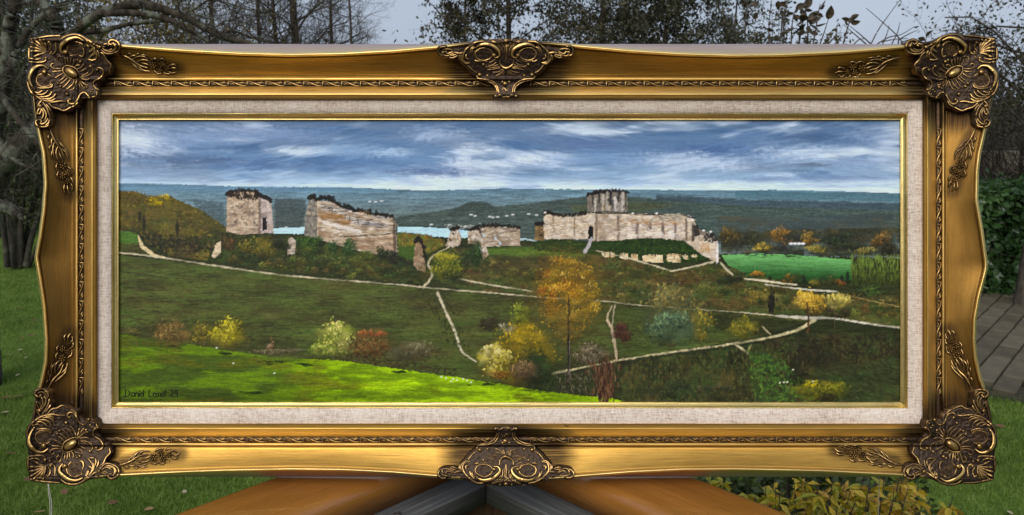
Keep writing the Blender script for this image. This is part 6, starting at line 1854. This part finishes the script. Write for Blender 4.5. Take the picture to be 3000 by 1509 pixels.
tree('thicket_tree', 'dense dark twiggy tree between the leafy tree and tall shoots', at(1740, 9.6), 4.4, 0.07, 53, MAT_NEEDLE, 11, 0.045, kids=(6, 8), wood=MAT_TWIG, nb=34, low=0.25, blen=0.32, lspread=0.04)
tree('thicket_tree', 'dark conifer with pale bare twigs across it, beside tall shoots', at(1920, 9.0), 3.9, 0.06, 54, MAT_NEEDLE, 12, 0.045, kids=(6, 8), wood=MAT_TWIG, nb=34, low=0.25, blen=0.28, lspread=0.04)
tree('thicket_tree', 'small thin dark conifer just behind the tall leafy shoots', at(2110, 9.4), 3.2, 0.04, 55, MAT_NEEDLE, 8, 0.042, kids=(5, 6), wood=MAT_TWIG, nb=22, low=0.2, blen=0.22, lspread=0.04)
cloud('overhanging_shrub', 'brown twiggy shrub leaning over the dark fence and beige wall', at(2960, 8.4) + np.array([0, 0, 0]), 0.75, 0.5, 1.5, 4200, 0.05, MAT_LEAF_DARK, 57, thr=0.44, z0=0.95, nb=34)
tree('overhanging_tree', 'dark small leaved tree hanging over the fence above the hedge', at(3020, 6.6), 3.9, 0.07, 56, MAT_LEAF_DARK, 7, 0.036, 3, (5, 7), MAT_TWIG, nb=30, low=0.3, blen=0.32, droop=0.25)

# ------------------------------------------------------------------ hedge, wall and fence at the right
def hedge(name, label, x0, x1, y0, y1, h, n, size, seed):
    rs = np.random.default_rng(seed)
    q = rs.random((n, 3))
    face = rs.random(n)
    q[:, 1] = np.where(face < 0.6, q[:, 1] ** 2.2 * 0.5, q[:, 1])
    q[:, 2] = np.where(face > 0.75, 1 - 0.15 * rs.random(n), q[:, 2])
    bump = 0.12 * (vnoise(q[:, 0] * 9 + 5, q[:, 2] * 6 + 5, seed) - 0.5)
    top = h * (0.92 + 0.16 * vnoise(q[:, 0] * 7 + 3, q[:, 1] * 3, seed + 1))
    Pp = np.stack([x0 + (x1 - x0) * q[:, 0], y0 + (y1 - y0) * q[:, 1] + bump, 0.03 + top * q[:, 2]], 1)
    V, F = leaf_quads(Pp, size, rs, 0.35)
    base = np.array([(x0 + x1) / 2, (y0 + y1) / 2, 0])
    tb = Tubes()
    for _ in range(26):
        grow(tb, np.array([x0 + (x1 - x0) * rs.random(), y0 + 0.15 + (y1 - y0 - 0.2) * rs.random(), -0.03]), unit(np.array([rs.normal() * .3, rs.normal() * .2 - .1, 1])), h * 0.75, 0.012, 1, 2, rs, (3, 5), 0.3)
    make_tree(name, label, 'hedge', base, [('branches', tb.arrays(), MAT_BARK), ('foliage', (V, F), MAT_LAUREL)], None)
hedge('laurel_hedge', 'glossy green laurel hedge standing behind the grey terrace', 3.55, 5.9, 6.95, 7.75, 1.02, 15000, 0.085, 61)
MAT_RENDER = M('beige_render', 0.9, 0, 0.2); f_ = MAT_RENDER.noise(MAT_RENDER.coord(), 6, 5)
MAT_RENDER = MAT_RENDER.color(MAT_RENDER.ramp(f_, [(0.3, (0.20, 0.165, 0.12)), (0.7, (0.29, 0.245, 0.185))])).bump(f_, 0.004, 0.4).m
wl = link('garden_wall', bevel_box('garden_wall', 5.0, 0.2, 1.42, 0.01, MAT_RENDER)); wl.location = (6.2, 9.2, 0.52)
tag(wl, 'low beige rendered wall between the laurel hedge and dark fence', 'wall')
fence = empty('garden_fence', (6.2, 9.6, 0))
tag(fence, 'dark weathered wooden fence above the beige wall, under the overhanging tree', 'fence')
MAT_FENCE = M('dark_fence_wood', 0.85, 0, 0.3); f_ = MAT_FENCE.noise(MAT_FENCE.coord((4, 60, 60)), 1.0, 4)
MAT_FENCE = MAT_FENCE.color(MAT_FENCE.ramp(f_, [(0.3, (0.028, 0.026, 0.02)), (0.7, (0.075, 0.068, 0.05))])).bump(f_, 0.003, 0.5).m
bm_ = bevel_box('board', 5.0, 0.025, 0.14, 0.004, MAT_FENCE, 1)
for k in range(11):
    o = link('board', bm_, None, fence); o.location = (0, 0, 0.12 + 0.152 * k)
o = link('cap_rail', bevel_box('cap_rail', 5.0, 0.09, 0.045, 0.004, MAT_FENCE, 1), None, fence); o.location = (0, 0, 1.742)
pm_ = bevel_box('post', 0.09, 0.09, 1.76, 0.005, MAT_FENCE, 1)
for k in range(4):
    o = link('post', pm_, None, fence); o.location = (-2.2 + 1.4 * k, 0.06, 0.84)

# ------------------------------------------------------------------ tall shoots that show above the frame
def leaf_shape(ln, wd, curl, mat, name='leaf'):
    n = 7
    t_ = np.linspace(0, 1, n)
    wv = wd * np.sin(math.pi * t_ ** 0.8) ** 0.9
    z = curl * ln * (t_ ** 2)
    V = np.stack([np.stack([t_ * ln, -wv, z + 0.35 * wv], 1), np.stack([t_ * ln, 0 * t_, z], 1), np.stack([t_ * ln, wv, z + 0.35 * wv], 1)], 1).reshape(-1, 3)
    return mesh_np(name, V, grid_faces(n, 3), True, None, mat)
MAT_WITHER = leaf_mat('withered_leaf', (0.020, 0.018, 0.010), (0.05, 0.038, 0.018), (0.13, 0.085, 0.05), 0.6, 14, 0.2)
MAT_SHOOT = M('shoot_bark', 0.8).color((0.055, 0.042, 0.034)).m
shr = [leaf_shape(0.040, 0.012, c, MAT_WITHER) for c in (-0.35, 0.1, 0.3)]
def zz(x, y): return (2000 + x / 2.576, y / 2.576)
def shoots(name, label, cat, fwd, base_px, stems, leafs, rad=0.0022):
    base = at(base_px, fwd)
    root = empty(name, tuple(base)); tag(root, label, cat)
    tips = []
    for st_ in stems:
        fs = fwd + 0.15 * math.sin(st_[0][0])
        pp = [P(*zz(x, y), fs) for x, y in st_]
        p0 = np.array([base[0] + 0.8 * (pp[0][0] - base[0]), fs, -0.03])
        pth = np.vstack([spline(np.array([p0, pp[0]]), 6)[:-1], spline(np.array(pp), 15)])
        tb = Tubes(); tb.add(pth - base, np.linspace(rad * 1.9, rad * 0.6, 20), 5)
        link('stem', tb.mesh('stem', MAT_SHOOT), None, root)
    for (x, y, dx, dy, s_) in leafs:
        p = P(*zz(x, y), fwd) - base
        o = link('leaf', shr[int(rng.integers(3))], None, root)
        dv = mathutils.Vector((dx, rng.normal() * 0.35, -dy)).normalized()
        o.rotation_euler = (dv.to_track_quat('X', 'Z') @ mathutils.Quaternion((1, 0, 0), rng.random() * 6.3)).to_euler()
        o.location = tuple(p); o.scale = (s_, s_, s_)
LF = [(530, 8, .3, 1, 1.1), (520, 20, -1, .5, .9), (720, 5, .2, 1, 1), (735, 15, 1, .4, .8), (840, 95, .6, -1, 1.3), (850, 62, 1, -.3, 1.2), (838, 100, -1, -.2, .7), (845, 105, .5, 1, .9), (925, 70, .4, -1, 1.4), (920, 75, 1, .4, .8), (905, 30, 1, .1, .8),
      (940, 150, -1, -.6, 1.3), (945, 150, 1, -.7, 1.3), (935, 130, -1, .2, 1.2), (940, 140, 1, .2, 1.4), (930, 175, -1, .6, 1.3), (955, 180, 1, .1, 1.5), (945, 190, .3, 1, 1.2), (925, 120, -.2, -1, 1.2), (960, 160, 1, -.2, 1.1), (920, 155, -.8, .9, 1.1),
      (1030, 75, .2, -1, 1.1), (1032, 60, 1, -.2, .9), (1028, 90, -1, .1, .9), (1020, 100, .8, .5, .7), (1010, 190, 1, -.3, 1.3), (1098, 150, 0, -1, 1.5), (1250, 190, -.6, -.8, 1.1), (1262, 175, .6, -1, 1.4), (1258, 150, -1, -.5, .8), (1265, 140, 1, -.5, .9), (1270, 180, .9, -.3, .9),
      (930, 240, -1, .2, 1), (965, 250, 1, .1, 1), (940, 275, -1, .5, 1), (950, 290, 1, .5, 1.2), (900, 210, -.6, -.8, .7), (1085, 265, 1, -.5, .9), (545, 150, 0, -1, .8), (630, 215, .8, .2, .9), (770, 245, 1, -.3, 1.1), (780, 250, -1, .4, .9)]
shoots('leafy_shoots', 'tall thin shoots with a few withered curled leaves against the sky', 'shrub', 3.3, 2350,
       [[(470, 330), (475, 150), (490, 0), (495, -60)], [(650, 330), (655, 150), (670, 0)], [(735, 330), (760, 120), (785, -10)], [(820, 330), (825, 200), (845, 90), (890, 55)], [(945, 330), (945, 200), (935, 120), (920, 60), (890, 20)], [(985, 330), (1010, 190), (1032, 60), (1040, 30)],
        [(1035, 340), (1070, 240), (1098, 150)], [(1210, 340), (1245, 210), (1268, 145), (1290, 110)], [(880, 330), (900, 200), (935, 100)], [(930, 330), (960, 200), (1000, 130)]], LF)
shoots('bramble_canes', 'bare crossing bramble canes sticking up against the pale sky', 'shrub', 3.0, 2620,
       [[(1420, 335), (1480, 220), (1550, 120), (1640, 0)], [(1660, 320), (1600, 250), (1500, 160), (1385, 60)], [(1400, 345), (1300, 260), (1215, 185)], [(1430, 340), (1340, 260), (1260, 195)], [(2035, 275), (2120, 195), (2190, 142)], [(1470, 330), (1560, 280), (1650, 260), (1750, 200)], [(1580, 330), (1620, 250), (1640, 170)],
        [(1100, 335), (1140, 285), (1165, 245)], [(1140, 340), (1175, 300), (1202, 255)], [(1630, 300), (1710, 255), (1780, 225)], [(1510, 330), (1540, 260), (1560, 190)], [(1280, 345), (1330, 300), (1380, 290)], [(1650, 320), (1720, 300), (1760, 320)], [(1480, 320), (1580, 300), (1700, 290)], [(1100, 330), (1095, 290), (1080, 250)], [(1830, 330), (1835, 300), (1845, 280)]],
       [(1745, 205, 1, -.2, .5), (1835, 285, .6, -1, .9), (1830, 300, -1, -.3, .8), (1720, 290, 1, .3, .9), (1730, 300, 1, .7, .8), (1160, 250, 0, -1, .6)], 0.0018)

# dense low heather-like tops just above the frame edge
rs = np.random.default_rng(71)
def tuft(name, label, px0, px1, top, fwd, n, mat, seed):
    rs = np.random.default_rng(seed)
    base = at((px0 + px1) / 2, fwd)
    tb, tips = Tubes(), []
    for k in range(n):
        sx = px0 + (px1 - px0) * rs.random()
        tp = P(sx + rs.normal() * 8, top + 70 * rs.random() ** 0.6, fwd + rs.normal() * 0.1)
        b0 = base + np.array([(tp[0] - base[0]) * 0.7, rs.normal() * 0.05, 0])
        pts = spline(np.array([b0, (b0 + tp) / 2 + rs.normal(size=3) * 0.02, tp]), 12)
        tb.add(pts, np.linspace(0.005, 0.0012, 12), 4)
        tips.append(pts[7:])
        for j in range(10):
            i = int(rs.integers(8, 12)); s_ = rs.normal(size=3)
            e = pts[i] + unit(s_ + np.array([0, 0, 0.8])) * (0.05 + 0.06 * rs.random())
            tb.add(np.array([pts[i], (pts[i] + e) / 2, e]), [0.0014, 0.001, 0.0006], 3)
            tips.append(np.array([pts[i], (pts[i] + e) / 2, e]))
    lv = leaves_on(tips, 7, 0.022, rs, -0.2, 0.012)
    make_tree(name, label, 'shrub', base, [('branches', tb.arrays(), MAT_SHOOT), ('foliage', lv, mat)], None)
tuft('feathery_shrub', 'feathery dark upright shrub tip beside the curled leaf shoots', 2265, 2305, 15, 3.6, 9, MAT_NEEDLE, 72)
tuft('feathery_shrub', 'low feathery shrub between the conifers and the tall shoots', 2160, 2440, 85, 3.8, 26, MAT_LEAF_DARK, 73)

# ------------------------------------------------------------------ yellow autumn shrub below the frame
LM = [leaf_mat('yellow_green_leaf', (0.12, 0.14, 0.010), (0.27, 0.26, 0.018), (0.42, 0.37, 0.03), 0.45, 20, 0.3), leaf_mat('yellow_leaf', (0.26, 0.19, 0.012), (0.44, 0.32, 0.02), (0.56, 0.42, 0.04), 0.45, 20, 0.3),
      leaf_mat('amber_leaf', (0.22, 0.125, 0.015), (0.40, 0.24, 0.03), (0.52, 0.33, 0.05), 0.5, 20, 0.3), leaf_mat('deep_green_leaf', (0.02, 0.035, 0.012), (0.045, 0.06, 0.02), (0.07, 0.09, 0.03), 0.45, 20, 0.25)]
LS = [[leaf_shape(0.052, 0.0078, c, m_) for c in (-0.8, -0.4, 0.2)] for m_ in LM]
sb = np.array([1.0, 2.35, -0.02])
shrub = empty('yellow_shrub', tuple(sb))
tag(shrub, 'yellow leaved autumn shrub with narrow leaves beside the orange railing', 'shrub')
rs = np.random.default_rng(81)
stb = Tubes(); rest_pts = []
nleaf = 0
stem_list = []
for k in range(96):
    sx = 2030 + 790 * rs.random(); fw = 1.95 + 0.6 * rs.random()
    sy = 1375 + 150 * rs.random() + (55 * max(0, (sx - 2620) / 160))
    tip = P(sx, sy, fw)
    b0 = np.array([sb[0] + (tip[0] - sb[0]) * 0.75, sb[1] + (tip[1] - sb[1]) * 0.8, -0.03])
    pts = spline(np.array([b0, (b0 + tip) / 2 + rs.normal(size=3) * 0.02, tip]), 16)
    stb.add(pts - sb, np.linspace(0.004, 0.0012, 16), 5)
    stem_list.append((sy, sx, pts))
link('stems', stb.mesh('stems', MAT_SHOOT), None, shrub)['kind'] = 'stuff'
for sy, sx, pts in stem_list:
    warm = np.clip((sx - 2150) / 500, 0, 1)
    for j in range(30):
        u = 1 - 0.55 * rs.random() ** 1.6
        i = min(int(u * 15), 14)
        q = pts[i]
        az = rs.random() * 6.3
        dv = mathutils.Vector((math.cos(az), math.sin(az), -0.05 + 0.6 * rs.normal()))
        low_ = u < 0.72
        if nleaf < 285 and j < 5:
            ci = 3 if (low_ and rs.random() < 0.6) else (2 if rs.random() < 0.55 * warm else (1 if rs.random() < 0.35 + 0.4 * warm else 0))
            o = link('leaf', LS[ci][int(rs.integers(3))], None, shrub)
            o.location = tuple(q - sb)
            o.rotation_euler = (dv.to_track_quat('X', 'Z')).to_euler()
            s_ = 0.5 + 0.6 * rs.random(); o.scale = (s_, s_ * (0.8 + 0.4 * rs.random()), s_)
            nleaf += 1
        else:
            rest_pts.append((q, np.array(dv.normalized()), warm, low_))
V, F, MI = [], [], []
for n_, (q, d, warm, low_) in enumerate(rest_pts):
    s_ = unit(np.cross(d, rs.normal(size=3)))
    ln = 0.046 * (0.6 + 0.6 * rs.random())
    a = q - sb
    V += [a, a + d * ln * 0.45 + s_ * 0.0085, a + d * ln - np.array([0, 0, 0.25 * ln]), a + d * ln * 0.45 - s_ * 0.0085]
    F.append([4 * n_, 4 * n_ + 1, 4 * n_ + 2, 4 * n_ + 3])
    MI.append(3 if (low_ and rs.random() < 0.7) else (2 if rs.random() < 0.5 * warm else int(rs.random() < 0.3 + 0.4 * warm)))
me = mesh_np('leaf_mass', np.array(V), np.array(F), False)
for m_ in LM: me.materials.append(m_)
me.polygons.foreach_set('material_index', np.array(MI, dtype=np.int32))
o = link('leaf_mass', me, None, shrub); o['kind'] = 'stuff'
cloud('border_plant', 'dark green leafy plant low behind the yellow shrub', np.array([1.15, 2.75, -0.02]), 0.55, 0.3, 0.5, 2600, 0.045, MAT_LEAF_GREEN, 91, thr=0.35, nb=8)

# ------------------------------------------------------------------ deck the picture was taken from
MAT_DECK = M('deck_boards', 0.75, 0, 0.3)
f_ = MAT_DECK.noise(MAT_DECK.coord((30, 3, 1)), 1.0, 4)
MAT_DECK = MAT_DECK.color(MAT_DECK.ramp(f_, [(0.3, (0.14, 0.09, 0.05)), (0.7, (0.26, 0.17, 0.10))])).m
pts = [(-0.035, 1.06), (3.0, -1.95), (3.0, -4.5), (-3.0, -4.5), (-3.0, -1.9)]
tv = np.array([[x, y, 0.30] for x, y in pts] + [[x, y, -0.06] for x, y in pts])
deck = struct(link('deck', mesh_np('deck', tv, [np.array([[0, 2, 1], [0, 3, 2], [0, 4, 3]]), np.array([[i, (i + 1) % 5, (i + 1) % 5 + 5, i + 5] for i in range(5)])], False, None, MAT_DECK)))

# ------------------------------------------------------------------ unseen masses added behind the camera and beside it to darken the gilding's reflections
cloud('added_shrub', 'unseen broad shrub added left of the railing to darken the gilding', np.array([-6.0, -1.0, -0.03]), 1.5, 4.5, 4.4, 7000, 0.16, MAT_LEAF_GREEN, 95, thr=0.3, nb=10)
cloud('added_shrub', 'unseen broad shrub added beyond the terrace to darken the gilding', np.array([7.4, -0.5, -0.03]), 1.5, 4.5, 4.2, 7000, 0.16, MAT_LEAF_GREEN, 96, thr=0.3, nb=10)
added_house = empty('added_house', (0, -5.2, 0))  # added out of view to keep bright sky out of the gold
tag(added_house, 'unseen building with tiled roof added behind the deck to darken the gilding', 'added_house')
MAT_ROOF = M('roof_tiles', 0.8).color((0.16, 0.085, 0.06)).m
o = link('wall', bevel_box('wall', 10.0, 5.0, 2.9, 0.01, MAT_RENDER), None, added_house); o.location = (0, -2.5, 1.4)
rv = np.array([(-5.3, 0.4, 2.7), (5.3, 0.4, 2.7), (5.3, -2.5, 4.6), (-5.3, -2.5, 4.6), (5.3, -5.4, 2.7), (-5.3, -5.4, 2.7)], float)
rv2 = np.vstack([rv, rv - np.array([0, 0, 0.12])])
link('roof', mesh_np('roof', rv2, [np.array([[0, 1, 2, 3], [3, 2, 4, 5], [7, 6, 9, 8], [8, 9, 11, 10], [0, 6, 7, 1], [4, 10, 11, 5]]), np.array([[1, 7, 8], [1, 8, 2], [2, 8, 10], [2, 10, 4], [3, 9, 6], [3, 6, 0], [5, 11, 9], [5, 9, 3]])], False, None, MAT_ROOF), None, added_house)
MAT_PANE = M('window_glass', 0.05, 0, 0.8).color((0.02, 0.025, 0.03)).m
MAT_WFRAME = M('window_paint', 0.5).color((0.6, 0.58, 0.55)).m
for x, w_, h_, z_ in ((-2.6, 1.2, 1.2, 1.6), (0.2, 1.8, 2.1, 1.15), (3.0, 1.2, 1.2, 1.6)):
    f = link('window', bevel_box('window', w_ + 0.16, 0.07, h_ + 0.16, 0.005, MAT_WFRAME, 1), None, added_house); f.location = (x, 0.03, z_)
    p_ = link('pane', bevel_box('pane', w_, 0.02, h_, 0.002, MAT_PANE, 1), None, f); p_.location = (0, 0.035, 0)
# far edge of the garden, mostly hidden by the picture
for k in range(11):
    c_ = cloud('far_shrub', 'distant rounded shrub closing the far end of the lawn', np.array([-17.0 + 3.4 * k, 17.5 + 1.2 * math.sin(2.1 * k), -0.04]), 2.3, 1.2, 2.5 + 0.4 * math.sin(3.7 * k), 2600, 0.22, MAT_LEAF_GREEN if k % 3 else MAT_LEAF_GOLD, 300 + k, thr=0.3, nb=6)
    c_['group'] = 'shrubs along the far end of the lawn'
